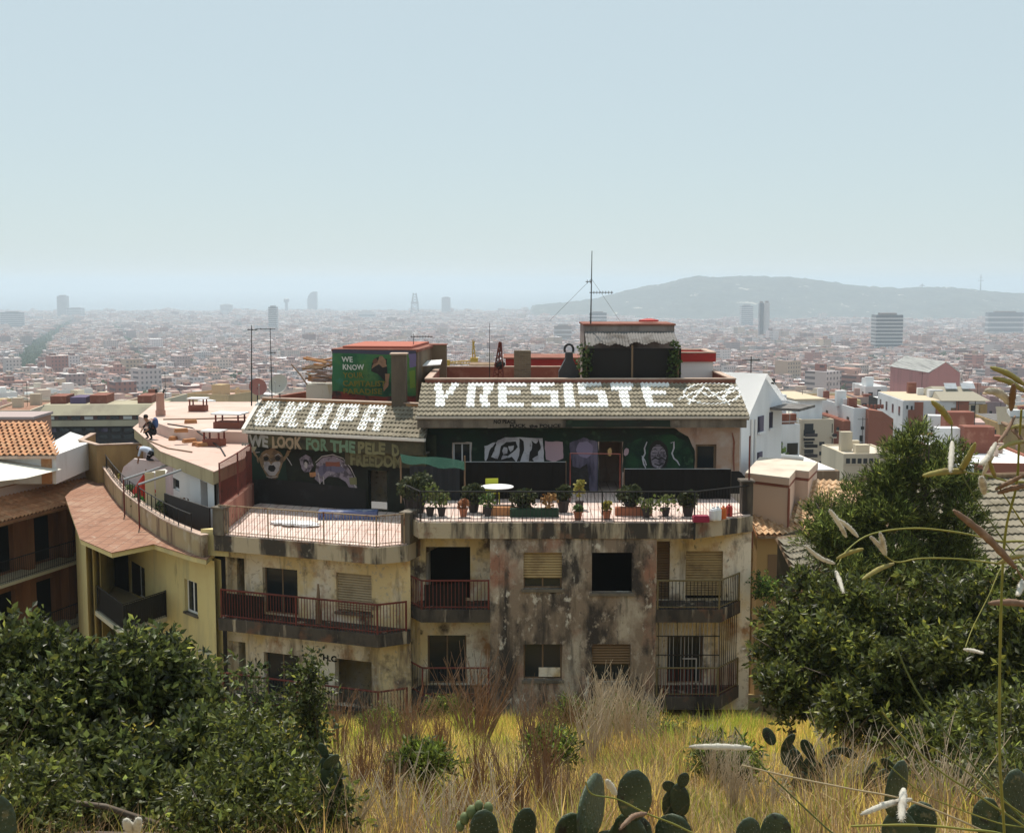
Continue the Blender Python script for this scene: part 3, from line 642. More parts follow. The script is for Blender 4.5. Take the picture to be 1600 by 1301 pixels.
RH = [(5.78,7.02,ZT-ST+.02,-8.83),(4.82,5.25,ZT-ST+.02,-8.5),(5.2,6.4,ZT-2*ST+.02,-11.7)]
w = MB(); panel(w, -3.66, bayL, -17, ZT-.55, 41.2, .28, LH); w.build('recess_wall', m_cream, R)
w = MB(); panel(w, bayR, 7.95, -17, ZT-.55, 41.2, .28, RH); w.build('recess_wall', m_cream, R)
w = MB(); w.box(-3.66,-3.38,41.48,53,-17,ZT-.55); w.box(7.67,7.95,41.48,53,-17,ZT-.55); w.box(-3.37,7.66,52.72,53,-17,ZT-.55); w.build('outer_wall', m_cream, R)
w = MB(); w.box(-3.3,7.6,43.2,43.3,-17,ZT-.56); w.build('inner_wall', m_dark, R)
slab = [(-3.66,41.6),(-3.0,40.0),(bayL,39.94),(5.9,39.94),(7.97,41.15),(7.97,53),(-3.66,53)]
w = MB(); w.prism(slab, ZT-.56, ZT-.05); w.build('terrace_edge', m_band, R)
w = MB(); w.prism([(-3.6,41.6),(-2.96,40.06),(5.87,40.0),(7.9,41.2),(7.9,52.9),(-3.6,52.9)], ZT-.049, ZT); w.build('terrace_floor', m_terrace, R)
# windows, shutters, doors
for i, h in enumerate(BH):
    if i == 0: shutter(FR, 40.12, h, R, m_shut, .72)
    if i == 3: shutter(FR, 40.12, h, R, m_shut3, .55)
    if i == 2:
        q = MB(); q.box(h[0]+.5,h[1]-.05,40.2,40.22,h[2]+.02,h[2]+.36); q.build('broken_board', m_cream, R)
    if i in (0,2,3): window_frame(FR, 40.2, h, R, m_wood, 2)
    s = MB(); s.box(h[0]-.06,h[1]+.06,39.93,40.11,h[2]-.09,h[2]+.004); s.build('window_sill', m_dirty, R)
window_frame(FR, 41.38, LH[1], R, m_wood, 2, name='balcony_door')
shutter(FR, 41.3, RH[0], R, m_shut, .93); shutter(FR, 41.3, RH[1], R, m_shut3, 1.0); window_frame(FR, 41.4, RH[2], R, m_wood, 2, name='balcony_door')
# balconies
def balcony(parent, pts, z, rails, m_top, m_bal, t=.42, h=.95, sp=.115, seed=1):
    w = MB(); w.prism(pts, z-t, z); o = w.build('balcony', m_slab, parent)
    railing(o, rails, z, h, sp, m_top, m_bal, seed=seed, r=.03, rb=.012); return o
for k in (1, 2):
    z = ZT-k*ST
    balcony(R, [(-3.66,41.19),(-2.95,39.96),(bayL-.003,39.96),(bayL-.003,41.19)], z, [(-3.6,41.1),(-2.92,40.02),(bayL-.05,40.02)], m_rust, m_iron if k == 2 else m_rust, seed=k)
    balcony(R, [(bayR+.003,41.19),(bayR+.003,39.96),(6.76,39.96),(7.62,41.19)], z, [(bayR+.05,40.02),(6.72,40.02),(7.55,41.1)], m_olive, m_iron if k == 1 else m_rust, seed=k+4)
    for x0 in (4.72, 6.9):                                   # flaking drip band under the slab
        pass
cg = MB(); z0 = ZT-2*ST+.95; z1 = ZT-ST-.33                   # burglar bars closing the lower balcony
cg.box(bayR+.03,6.74,40.0,40.03,z0+.42,z0+.45); cg.box(bayR+.03,6.74,40.0,40.03,z0+1.05,z0+1.08); cgo = cg.build('window_grille', m_iron, R)
q = MB(); q.tube([(0,0,z0-.9),(0,0,z1)], .011, 5); bar = q.mesh('grille_bar', mat('pale_bar',(.30,.29,.30),.6)); q = MB(); q.tube([(0,0,z0-.9),(0,0,z1)], .012, 5); bar2 = q.mesh('grille_bar', m_iron)
for i in range(17): x = bayR+.1+i*.122; inst('grille_bar', bar if (i*7)%5 else bar2, cgo, Matrix.Translation((x, 40.05, 0)))
for i in range(9): q = i/9; inst('grille_bar', bar2, cgo, Matrix.Translation((6.76+q*.8, 40.06+q*1.08, 0)))
q = MB(); q.box(5.55,6.02,39.985,39.998,z0+.3,z0+.34); q.box(5.98,6.02,39.985,39.998,z0-.5,z0+.3); q.build('grille_frame', MATS['pale_bar'], cgo)
# terrace railing and pier
railing(R, [(-3.55,41.45),(-2.94,40.05),(2.9,40.0),(5.87,40.0),(7.85,41.25)], ZT, .96, .12, m_iron, m_iron, r=.024, rb=.009, wob=.006, seed=9)
w = MB(); w.box(7.62,7.98,41.22,41.7,ZT-.05,ZT+1.06); w.box(7.55,8.03,41.15,41.75,ZT+1.061,ZT+1.13); w.build('corner_pier', m_dirty, R)
w = MB(); w.tube([(7.86,41.35,ZT+1.13),(7.86,41.35,ZT+2.6)], .03, 6); w.build('post', m_rust, R)
w = MB(); w.box(7.62,8.02,41.3,41.75,ZT-1.15,ZT-.57); w.build('drain_box', m_redwall, R)
q = MB(); q.tube([(5.86,39.9,ZT-.58),(5.86,39.9,ZT-.02)],.03,6); q.build('drain_pipe', m_iron, R)
# penthouse
PV = 45.6
PH = [(*pxhole(FR,PV,708,692,736,771)[:2], ZT+.02, pxhole(FR,PV,708,692,736,771)[3]), (*pxhole(FR,PV,936,690,972,771)[:2], ZT+.02, pxhole(FR,PV,936,690,972,771)[3]), pxhole(FR,PV,1087,694,1119,735)]
m_pent = mat('peeling_pink_render', (.42,.30,.24), .95, [((.50,.44,.41),.8,W1,.45,.65),((.40,.20,.11),1.0,W1,.56,.74),((.16,.10,.10),1.4,VS,.55,.73)])
w = MB(); panel(w, -3.25, 8.3, ZT, -4.75, PV, .25, PH); w.build('penthouse_wall', m_pent, R)
w = MB(); w.box(-3.25,-3.0,PV+.251,53,ZT,-4.5); w.box(8.05,8.3,PV+.251,53,ZT,-4.5); w.box(-2.99,8.04,52.75,53,ZT,-4.5); w.box(-2.99,8.04,48.2,48.3,ZT,-4.5); w.build('outer_wall', m_pent, R)
window_frame(FR, PV+.12, PH[2], R, m_wood, 1, .08); window_frame(FR, PV+.12, PH[0], R, mat('pale_frame',(.5,.5,.52),.6), 2, name='terrace_door')
m_green = mat('dark_green_paint', (.012,.026,.016), .85, [((.014,.016,.013),.9,W1,.45,.6),((.03,.06,.032),1.8,W1,.58,.7)])
m_green2 = mat('mural_green', (.02,.062,.028), .85, [((.012,.028,.018),1.1,W1,.45,.58),((.045,.10,.045),2.2,W1,.58,.68)])
m_mwhite = mat('mural_white', (.50,.48,.52), .85, [((.33,.30,.33),1.4,W1,.5,.62),((.2,.18,.2),5,W1,.58,.68)]); m_mlil = mat('mural_lilac', (.13,.115,.17), .85, [((.035,.03,.05),1.7,VS,.44,.58)])
m_mpink = mat('mural_pink', (.40,.28,.32), .85); m_mface = mat('mural_grey_violet', (.24,.20,.24), .85, [((.08,.065,.08),3.5,W1,.48,.58),((.40,.36,.38),6,W1,.60,.66)])
K = [0]
def D(fr, v, pts, m, parent, name='painted_patch'): K[0] += 1; return decal(fr, v-.003-K[0]*.0009, pts, m, name, parent)
def B(fr, v, pts, w, m, parent, name='painted_stroke'): K[0] += 1; return brush(fr, v-.003-K[0]*.0009, pts, w, m, name, parent)
D(FR,PV,[(660,668),(1053,668),(1075,682),(1086,705),(1086,737),(973,737),(973,690),(935,690),(935,771),(737,771),(737,691),(707,691),(707,771),(657,771)], m_green, R)
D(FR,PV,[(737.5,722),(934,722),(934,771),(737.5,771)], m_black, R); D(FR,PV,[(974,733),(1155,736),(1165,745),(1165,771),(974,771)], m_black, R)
D(FR,PV,[(757,697),(775,690),(790,683),(848,684),(850,721),(757,721)], m_mwhite, R, 'white_mural')
D(FR,PV,[(851,689),(879,690),(880,716),(868,721),(853,718)], m_mpink, R)
for pts in ([(760,719),(767,700),(776,690),(772,703),(766,715),(772,719)],[(778,716),(783,697),(792,690),(806,690),(809,698),(801,706),(793,712),(786,710),(783,719),(778,720)],[(812,684),(818,690),(819,704),(815,713),(813,721),(808,721),(812,708)],[(831,688),(838,694),(842,686),(845,697),(840,711),(832,717),(834,721),(826,721),(828,706),(832,699)],[(760,721),(765,713),(782,718),(800,713),(806,721)]): D(FR,PV,pts,m_black,R)
for pts in ([(785,704),(788,698),(793,699),(792,708),(787,710)],[(794,697),(803,696),(802,703),(797,706)]): D(FR,PV,pts,m_mwhite,R)
D(FR,PV,[(977,700),(992,688),(1008,680),(1050,679),(1074,690),(1083,712),(1083,732),(977,732)], m_green2, R)
D(FR,PV,[(890,692),(912,683),(934,690),(934,768),(922,771),(918,724),(906,731),(894,728)], m_mlil, R); D(FR,PV,oval(914,702,13,13,14,0,.1,3), mat('mural_violet',(.20,.17,.26),.85), R)
D(FR,PV,oval(1028.5,711,16,24,18), m_black, R, 'mural_face'); D(FR,PV,oval(1028.5,713,12.5,18.5,18), m_mface, R)
for pts, wd in (([(1019,703),(1024,701),(1027,703)],1.6),([(1031,703),(1035,700),(1039,702)],1.6),([(1019,707),(1026,708)],1.8),([(1032,707),(1039,706)],1.8),([(1029,705),(1027,713),(1032,714)],1.4),([(1018,718),(1024,715),(1029,717),(1034,715),(1041,719)],2.6),([(1019,698),(1028,696),(1038,698)],1.0),([(1022,724),(1030,727),(1037,723)],2.4)): B(FR,PV,pts,wd,m_black,R)
for pts in ([(1011,690),(1007,700),(1008,708),(1004,716),(1006,725),(1009,731)],[(1048,692),(1053,690),(1053,700),(1050,708),(1053,716),(1058,720),(1062,727)],[(1003,712),(1008,720),(1010,727)]): B(FR,PV,pts,2.4,m_mwhite,R)
for x in (953, 978): D(FR,PV-.26 if x<973 and x>936 else PV,oval(x,706,4,6,10,0,.2,x),m_mpink if x>970 else m_ochre,R)
B(FR,PV,[(1144,676),(1147,690),(1146,712),(1147,735)],3.0,m_redwall,R)
# eaves, roof, letters
w = MB(); w.box(-3.4,8.42,44.96,45.14,-5.14,-4.76); w.build('fascia', m_dirty, R)
w = MB(); w.box(-3.38,8.4,45.141,45.59,-5.12,-5.06); w.build('soffit', m_dirty, R)
D(FR,44.96,[(884,650),(1045,650),(1048,667),(884,667)],m_green,R); D(FR,44.96,[(760,652),(880,652),(882,668),(762,668)],m_dirty,R)
m_ink = mat('black_spray',(.015,.013,.013),.9)
pxtext('NO PEACE',FR,44.915,771,661.5,806,6,m_ink,'graffiti',R,.006); pxtext('FUCK  the POLICE',FR,44.915,796,667.5,876,5,m_ink,'graffiti',R,.006)
w = MB(); w.box(-3.45,8.5,44.84,44.958,-4.80,-4.72); w.build('gutter', mat('pale_gutter',(.5,.46,.40),.7), R)
RR = Roof((-3.42,44.9,-4.74),(1,0,0),(0,1,0),11.92,2.88,.95,.38,.322)
RR.deck(R, m_dirty); RR.lay(R, m_tile)
w = MB(); w.box(-3.42,8.5,47.45,47.76,-5.0,-4.0); w.box(-3.3,-3.05,45.2,47.4,-5.05,-4.9);  w.build('roof_core', m_dirty, R)
for x0, x1 in ((-3.3,-3.08),(8.08,8.3)):                        # gable triangles under the verge
    w = MB(); w.add([(x,y,z) for x in (x0,x1) for y,z in ((45.15,-4.9),(47.7,-4.9),(47.7,-4.02),(45.15,-4.86))],[(0,1,2,3),(7,6,5,4),(0,4,5,1),(1,5,6,2),(2,6,7,3),(3,7,4,0)]); w.build('gable_wall', m_dirty, R)
BM = {'Y':["XXX....XXX","XXX...XXX.",".XXX.XXX..",".XXXXX....",".XXXX.....",".XXXX....."],
 'R':["XXXXXXXXXX","XXX...XXXX","XXX...XXX.","XXX..XXX..","XXX..XXX..","XXX...XXX."],'E':["XXXXXXXXXX","XXX.......","XXXXXXXX..","XXX.......","XXX.......","XXXXXXXXX."],
 'S':["XXXXXXXXX.","XXX.......","XXXXXXXXXX",".......XXX",".......XXX","XXXXXXXXXX"],'I':["XXX","XXX","XXX","XXX","XXX","XXX"],'T':["XXXXXXXXXX","XXXXXXXXX.","...XXXX...","...XXXX...","...XXXX...","...XXXX..."],
 'O':["..XXXXXX..",".XXX..XXX.","XXX....XXX","XXX....XXX",".XXX..XXX.","..XXXXXX.."],'K':["XXX...XXXX","XXX.XXXX..","XXXXXX....","XXXXXX....","XXX.XXXX..","XXX...XXXX"],
 'U':["XXX....XXX","XXX....XXX","XXX....XXX","XXX....XXX","XXXX..XXXX",".XXXXXXXX."],'P':["XXXXXXXXX.","XXX...XXXX","XXX...XXXX","XXXXXXXXX.","XXX.......","XXX......."],'A':[".XXXXXXXX.","XXXX..XXXX","XXX....XXX","XXXXXXXXXX","XXX....XXX","XXX....XXX"]}
for ch, a, b in (('Y',676,714),('R',729,770),('E',778,823),('S',830,873),('I',882,898),('S',906,949),('T',959,996),('E',1008,1054)):
    sp = (RR.on(a, 632, )[0], RR.on(b, 632)[0]); RR.letter(BM[ch], sp, 2, R, m_paint)
cc = [RR.on(1112+44*math.cos(t), 617+16*math.sin(t)) for t in [i*6.2832/26 for i in range(27)]]
RR.stroke(cc, .05, R, m_paint); RR.stroke([RR.on(*p) for p in ((1060,626),(1092,612),(1108,622),(1152,606))], .055, R, m_paint); RR.stroke([RR.on(*p) for p in ((1075,634),(1100,606),(1128,628),(1142,608))], .05, R, m_paint)
RR.stroke([RR.on(*p) for p in ((1140,634),(1128,622),(1148,612))], .05, R, m_paint)
# flat roof behind the ridge
RV = 47.78
w = MB(); w.box(-3.3,8.45,RV+.24,55,-4.9,-4.35); w.build('flat_roof', m_terra, R)
def parapet(parent, x0, x1, y0, y1, z0, z1, m, t=.22, cop=True, sides='fblr'):
    w = MB(); c = MB(); segs = []
    if 'f' in sides: segs.append((x0,x1,y0,y0+t))
    if 'b' in sides: segs.append((x0,x1,y1-t,y1))
    if 'l' in sides: segs.append((x0,x0+t,y0+t+.002,y1-t-.002))
    if 'r' in sides: segs.append((x1-t,x1,y0+t+.002,y1-t-.002))
    for a in segs: w.box(*a, z0, z1); c.box(a[0]-.02,a[1]+.02,a[2]-.02,a[3]+.02,z1+.001,z1+.05)
    o = w.build('parapet', m, parent)
    if cop: c.build('coping', m_coping, o)
    return o
parapet(R, -3.3, 8.5, RV, 55, -4.35, -3.62, m_redwall)
w = MB(); w.box(6.5,8.3,52,54.5,-4.34,-3.2); w.build('roof_box', m_white, R); parapet(R,6.4,8.4,51.9,54.7,-3.199,-2.85,m_redsheet)
# stair tower on the roof
def on_(px, py, Y): p = P(px,py,Y); return p.x, p.z
xL, zt = on_(913,504,49.3); xR, _ = on_(1055,504,49.3)
m_tow = mat('tower_stained_render', (.30,.25,.23), .95, [((.10,.08,.075),1.3,VS,.45,.65),((.42,.36,.34),1.5,W1,.58,.74)])
w = MB(); w.box(xL,xR,49.5,52.3,-4.34,zt-.12); w.build('stair_tower', m_tow, R); w = MB(); w.box(xL-.04,xR+.04,49.44,52.4,zt-.119,zt-.05); w.build('tower_roof', m_redwall, R)
w = MB(); w.lathe(((xL+xR)/2+.9,50.8,zt+.001), [(.4,0),(.4,.06),(.1,.12)], 10); w.build('roof_vent', m_redsheet, R)
m_corr = mat('grey_corrugated_sheet', (.17,.16,.155), .8, [((.08,.07,.062),1.2,W1,.46,.62)])
cor = MB(); n = 64; zA = on_(920,519,48.9)[1]; zB = on_(920,540,47.75)[1]
for i in range(n):
    a = xL+.02+(xR-xL-.04)*i/n; b = xL+.02+(xR-xL-.04)*(i+1)/n; ha=.03*(i%2); hb=.03*((i+1)%2); drop = .10*i/n
    sg = -.06 if 20 < i < 30 else 0
    cor.add([(a,48.1,zB+ha-.05*math.sin(i*.5)+sg+drop),(b,48.1,zB+hb-.05*math.sin(i*.5+.5)+sg+drop),(b,49.48,zA+hb),(a,49.48,zA+ha)],[(0,1,2,3),(3,2,1,0)])
cor.build('awning', m_corr, R)
w = MB()
for x in (xL+.02, (xL+xR)/2, xR-.02): w.tube([(x,48.15,-4.34),(x,48.15,zB)],.04,6)
w.build('awning_frame', m_wood, R)
w = MB(); w.box(xL-.12,xR+.1,48.18,48.24,-4.3,zB-.12); w.build('shade_cloth', mat('black_netting',(.018,.015,.014),.95), R)
m_vine = mat('vine_leaf', (.045,.07,.018), .6, [((.11,.14,.04),6,W1,.52,.65)], trans=.35)
for px_, py_, r_ in ((912,556,.34),(1053,572,.28),(915,575,.25),(1053,550,.2)):
    p = P(px_,py_,48.1); me = leaf_blobs('climbing_vine', np.array([[0,0,0],[.05,-.05,.3],[-.05,0,-.3]]), np.array([r_]*3), 45, .07, m_vine, seed=int(px_)); inst('climbing_vine', me, R, Matrix.Translation(p))
# chimneys
def chim(parent, pl, pr, pt, Y, z0, d, m, cap=True, name='chimney'):
    a, zt = on_(pl,pt,Y); b, _ = on_(pr,pt,Y); w = MB(); w.box(a,b,Y,Y+d,z0,zt-.06); o = w.build(name, m, parent)
    if cap: c = MB(); c.box(a-.04,b+.04,Y-.04,Y+d+.04,zt-.059,zt); c.build('chimney_cap', m_coping, o)
    return o
m_chim = mat('brown_brick_chimney', (.19,.14,.095), .95, [((.09,.065,.05),2,(1,1,6),.5,.7)])
def brick_chimney(parent, pl, pr, pt, Y, z0, d):
    a, zt = on_(pl,pt,Y); b, _ = on_(pr,pt,Y); o = MB().box(a+.015,b-.015,Y+.015,Y+d-.015,z0,zt-.05).build('chimney', m_mortar, parent)
    bw = (b-a)/3; bh = .085; q = MB(); q.box(0,bw-.012,0,.1,0,bh-.014); me = q.mesh('brick', m_chim); n = int((zt-z0)/bh)
    for r in range(n):
        for c in range(-1,3):
            x = a+c*bw+(bw/2 if r%2 else 0); x0 = max(x,a); x1 = min(x+bw,b)
            if x1-x0 < .05: continue
            inst('brick', me, o, Matrix.Translation((x0,Y-.004,z0+r*bh)) @ Matrix.Diagonal(((x1-x0)/bw,1,1,1)))
m_mortar = mat('mortar', (.22,.19,.16), .95)
brick_chimney(R, 803, 830, 546, 48.6, -4.34, .55)
def bbq():                                                    # barbecue hood with a tapering flue and an arched cowl
    xc, zt = on_(889,538,48.5); k = 48.5/F_PX; m = mat('sooty_metal',(.035,.033,.035),.6); z = lambda py: on_(889,py,48.5)[1]
    w = MB(); a = [(-16*k,z(601)),(16*k,z(601)),(16*k,z(580)),(6*k,z(561)),(5.5*k,z(550)),(-5.5*k,z(550)),(-6*k,z(561)),(-16*k,z(580))]; n = len(a)
    w.add([(xc+p,48.2,q) for p,q in a]+[(xc+p,48.8,q) for p,q in a],[tuple(range(n)),tuple(range(2*n-1,n-1,-1))]+[(i,i+n,(i+1)%n+n,(i+1)%n) for i in range(n)]); o = w.build('barbecue_hood', m, R)
    b = MB(); b.box(xc-16*k,xc+16*k,48.15,48.85,-4.34,z(601)-.001); b.build('hearth', m_dirty, o)
    c = MB(); c.tube([(xc+7*k*math.cos(t),48.5,z(550)+(8*math.sin(t)+4)*k) for t in [i*math.pi/8 for i in range(9)]],.05,6); c.tube([(xc-7*k,48.5,z(550)+4*k),(xc-6*k,48.5,z(550))],.05,6); c.tube([(xc+7*k,48.5,z(550)+4*k),(xc+6*k,48.5,z(550))],.05,6); c.build('cowl', m, o)
bbq()
# ------------------------------------------------------------------ left house: OKUPA
FL = Frame(-10.0, 41.95, -20.5); ZL = -8.4
L = thing('apartment_house', 'stained cream house with a curved balcony and OKUPA painted on its tiled roof', 'house', tuple(FL.w(2.5,3,-17.5)), -20.5)
HL = [pxhole(FL,1.0,*q) for q in ((355,871,383,938),(410,888,466,975),(525,896,581,957),(357,1002,385,1072),(412,1021,467,1092),(523,1031,581,1092))]
HL = [(a,b,(ZL-ST+.02 if i in (0,1) else ZL-2*ST+.02 if i > 2 else c),d) for i,(a,b,c,d) in enumerate(HL)]
w = MB(FL.M); panel(w, -.32, 6.75, -17.5, ZL-.55, 1.0, .28, HL); w.build('front_wall', m_cream, L)
w = MB(FL.M); w.box(-.32,-.05,1.281,9,-17.5,ZL-.55); w.box(6.47,6.75,1.281,2.6,-17.5,ZL-.55); w.box(.35,6.4,8.7,9,-17.5,ZL-.55); w.box(.35,6.4,3.0,3.1,-17.5,ZL-.57); w.build('outer_wall', m_cream, L)
window_frame(FL,1.18,HL[1],L,m_wood,2,name='balcony_door'); shutter(FL,1.1,HL[2],L,m_shut2,.97); window_frame(FL,1.18,HL[4],L,m_wood,2)
s = MB(FL.M); h = HL[2]; s.box(h[0]-.05,h[1]+.05,.93,1.09,h[2]-.08,h[2]+.004); s.build('window_sill', m_dirty, L)
w = MB(FL.M); w.prism([(-.1,0),(6.02,0),(6.78,.75),(6.78,3.2),(5.4,5.9),(-1.95,5.9),(-1.9,5.2)], ZL-.58, ZL-.05); w.build('terrace_edge', m_band, L)
w = MB(FL.M); w.prism([(.07,.07),(6.0,.07),(6.7,.8),(6.7,3.2),(5.4,5.8),(-1.8,5.8),(-1.8,5.15)], ZL-.049, ZL); w.build('terrace_floor', m_terrace, L)
fw = lambda u, v: tuple(FL.w(u,v,0))[:2]
railing(L, [fw(.1,.06),fw(2.0,.05),fw(4.1,.04),fw(6.0,.06),fw(6.66,.75)], ZL, .98, .105, m_cream_iron, m_cream_iron, r=.024, rb=.0105, wob=.008, seed=3)
for k in (1,2):
    z = ZL-k*ST; w = MB(FL.M); w.prism([(.02,-.02),(6.05,-.02),(6.8,.8),(6.74,.999),(.02,.999)], z-.42, z); o = w.build('balcony', m_slab, L)
    railing(o, [fw(.1,.06),fw(3,.05),fw(6.0,.06),fw(6.7,.75)], z, .98, .105, m_rust, m_rust if k == 1 else m_iron, r=.034, rb=.013, seed=k)
q = MB(FL.M); u,_ = FL.on(496,945,.5); q.add([(u-.1,.5,ZL-ST),(u+.1,.5,ZL-ST),(u+.1,.62,ZL-ST),(u-.1,.62,ZL-ST),(u-.02,.54,ZL-ST+1.35),(u+.03,.54,ZL-ST+1.35),(u+.03,.58,ZL-ST+1.35),(u-.02,.58,ZL-ST+1.35)],[(3,2,1,0),(4,5,6,7),(0,1,5,4),(1,2,6,5),(2,3,7,6),(3,0,4,7)]); q.build('leaning_board', m_wood, L)
pxtext('H.C',FL,.985,504,1031,526,9,m_ink,'graffiti',L,.012); pxtext('E',FL,.985,503,1067,513,7,m_ink,'graffiti',L,.012); pxtext('For',FL,.985,503,1083,522,8,m_ink,'graffiti',L,.012)
# side wall with a tall bar fence on the left of the terrace
sw = [fw(.02,.25), fw(-.9,2.8), fw(-1.85,5.2)]
w = MB(); w.strip(sw, .16, ZL-.04, ZL+.85); w.build('side_wall', mat('red_stained_render',(.40,.19,.14),.95,[((.20,.08,.06),1.3,VS,.45,.65),((.52,.36,.28),1.2,W1,.58,.74)]), L)
railing(L, sw, ZL+.86, 1.5, .14, m_rust, m_rust, r=.022, rb=.011, name='bar_fence', seed=4)
w = MB(FL.M); w.box(-.1,.3,-.03,.35,ZL-.04,ZL+.86); w.box(-.14,.34,-.07,.39,ZL+.861,ZL+.92); w.build('corner_pier', m_dirty, L)
w = MB(FL.M); w.box(6.5,6.8,.85,1.5,ZL-.04,ZL+.95); w.box(6.45,6.85,.8,1.55,ZL+.951,ZL+1.02); w.build('corner_pier', m_dirty, L)
# penthouse wall with the animal mural
VL = 5.75; m_mural = mat('mural_dark_ground', (.02,.022,.016), .9, [((.05,.06,.03),.8,W1,.5,.7),((.015,.012,.012),1.5,W1,.5,.7)])
w = MB(FL.M); panel(w, -1.95, 5.6, ZL, ZL+2.95, VL, .25, [(*pxhole(FL,VL,575,735,605,800)[:2],ZL+.02,pxhole(FL,VL,575,735,605,800)[3])]); w.build('penthouse_wall', m_mural, L)
w = MB(FL.M); w.box(-1.95,-1.7,VL+.251,10,ZL,ZL+2.95); w.box(5.35,5.6,VL+.251,8,ZL,ZL+2.95); w.box(-1.6,5.3,7.6,7.7,ZL,ZL+2.95); w.build('outer_wall', m_cream, L)
zE = ZL+2.88
w = MB(FL.M); w.box(-1.95,5.35,5.18,5.36,zE-.62,zE-.03); w.build('fascia', mat('fascia_green_brown',(.055,.05,.03),.9,[((.10,.085,.045),.9,W1,.45,.65),((.02,.02,.016),1.3,W1,.55,.7)]), L)
w = MB(FL.M); w.box(-1.93,5.33,5.361,5.74,zE-.6,zE-.54); w.build('soffit', m_dirty, L)
m_tx = [mat('letter_'+n,c,.85,[(tuple(q*.55 for q in c),2.2,W1,.5,.7)]) for n,c in (('grey',(.33,.31,.28)),('tan',(.34,.25,.16)),('green',(.14,.22,.14)),('olive',(.17,.16,.08)))]
for s_, a, b, k in (('...WE',377,419,0),('LOOK',425,472,1),('FOR',478,512,2),('THE',517,555,2),('PELE',559,602,3),('D',612,624,3)):
    y0 = 699+(a-377)*.066; pxtext(s_,FL,5.168,a,y0-3.5,b,17.5,m_tx[k],'mural_letters',L,.028)
w = MB(FL.M); u0,_ = FL.on(540,715,5.5); w.box(u0,5.3,5.45,5.6,zE-1.15,zE-.63); w.build('lintel_board', MATS['fascia_green_brown'], L)
pxtext('FREEDOM',FL,5.44,547,726,628,18,m_tx[3],'mural_letters',L,.026)
m_mw = mat('mural_bone',(.40,.36,.35),.85,[((.22,.2,.2),3,W1,.5,.7)]); m_mt = mat('mural_tan',(.24,.155,.085),.85,[((.10,.07,.05),2.5,W1,.5,.6),((.40,.30,.2),5,W1,.62,.68)])
D(FL,VL,[(384,705),(445,703),(450,770),(384,775)],mat('mural_teal_dark',(.02,.035,.025),.9),L)
D(FL,VL,[(404,716),(412,704),(424,700),(436,704),(443,714),(440,730),(434,745),(426,752),(418,745),(410,732)],m_mt,L,'mural_animal_head')
D(FL,VL,[(412,722),(420,720),(424,726),(430,720),(438,722),(436,734),(430,743),(420,743),(413,732)],m_mw,L); D(FL,VL,oval(424.5,731,6,5.5,12),m_black,L)
D(FL,VL,oval(416,716,4.5,3.6,10),m_black,L); D(FL,VL,oval(434,716,4.5,3.6,10),m_black,L)
for pts in ([(411,712),(416,709),(421,712)],[(429,712),(435,709),(440,713)],[(416,744),(424,746),(433,744)],[(390,704),(398,707),(406,706)],[(446,712),(452,720),(456,727)]): B(FL,VL,pts,1.8,m_mw,L)
D(FL,VL,[(468,716),(478,710),(486,715),(490,728),(484,737),(476,739),(470,728)],m_mface,L); D(FL,VL,oval(478,722,4,5,10),m_black,L); D(FL,VL,oval(478,726,2.4,5,10),m_mw,L)
D(FL,VL,[(494,724),(505,714),(520,712),(535,718),(546,732),(554,750),(560,765),(548,766),(540,752),(528,745),(512,745),(500,755),(492,748)],m_mface,L,'mural_animal_body')
D(FL,VL,[(500,728),(510,723),(528,723),(540,735),(530,738),(510,736),(502,745),(497,738)],m_mlil,L)
B(FL,VL,[(493,722),(503,713),(520,710),(536,716),(548,731),(557,750)],1.8,m_mw,L); D(FL,VL,[(508,721),(530,722),(531,729),(509,728)],m_redwall,L); D(FL,VL,[(483,739),(493,737),(494,744),(484,745)],m_brick,L)
for pts in ([(497,738),(500,755),(497,768)],[(505,744),(506,760),(504,772)],[(551,752),(558,765),(562,771)]): B(FL,VL,pts,2.4,m_mw,L)
D(FL,VL,[(545,746),(557,746),(558,757),(547,757)],m_tx[3],L)
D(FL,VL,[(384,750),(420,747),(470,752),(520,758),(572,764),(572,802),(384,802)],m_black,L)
for a_,b_ in (((404,716),(394,704)),((443,714),(455,704))): D(FL,VL,[a_,((a_[0]+b_[0])/2,a_[1]-11),b_,(a_[0],a_[1]+7)],m_mt,L,'mural_ear')
# roof and letters
RL = Roof(tuple(FL.w(-2.0,5.1,zE-.02)), tuple(FL.u), (.06,.998,0), 7.42, 2.5, .86, .378, .322)
RL.deck(L, m_dirty); RL.lay(L, m_tile)
w = MB(FL.M); w.box(-2.05,5.45,5.03,5.16,zE-.1,zE+.0); w.build('gutter', mat('white_gutter',(.66,.62,.56),.7), L)
w = MB(RL.M); w.box(-.16,-.004,-.04,2.62,-.1,.1); w.build('verge', MATS['white_gutter'], L)
w = MB(FL.M); w.add([(x,y,z) for x in (-1.94,-1.74) for y,z in ((5.4,zE-.1),(7.6,zE-.1),(7.6,zE+.74),(5.4,zE-.02))],[(0,1,2,3),(7,6,5,4),(0,4,5,1),(1,5,6,2),(2,6,7,3),(3,7,4,0)]); w.build('gable_wall', m_dirty, L)
for ch, a, b in (('O',401,431),('K',440,473),('U',481,515),('P',524,556),('A',566,601)):
    yb = 663+(a-400)*.057; sp = (RL.on(a,yb)[0], RL.on(b,yb)[0]); sp = (sp[0], sp[0]+.83); RL.letter(BM[ch], sp, 1, L, m_paint, .035)
w = MB(FL.M); w.box(-2.7,5.5,7.76,11.5,zE+.2,zE+.45); w.build('flat_roof', m_terra, L)
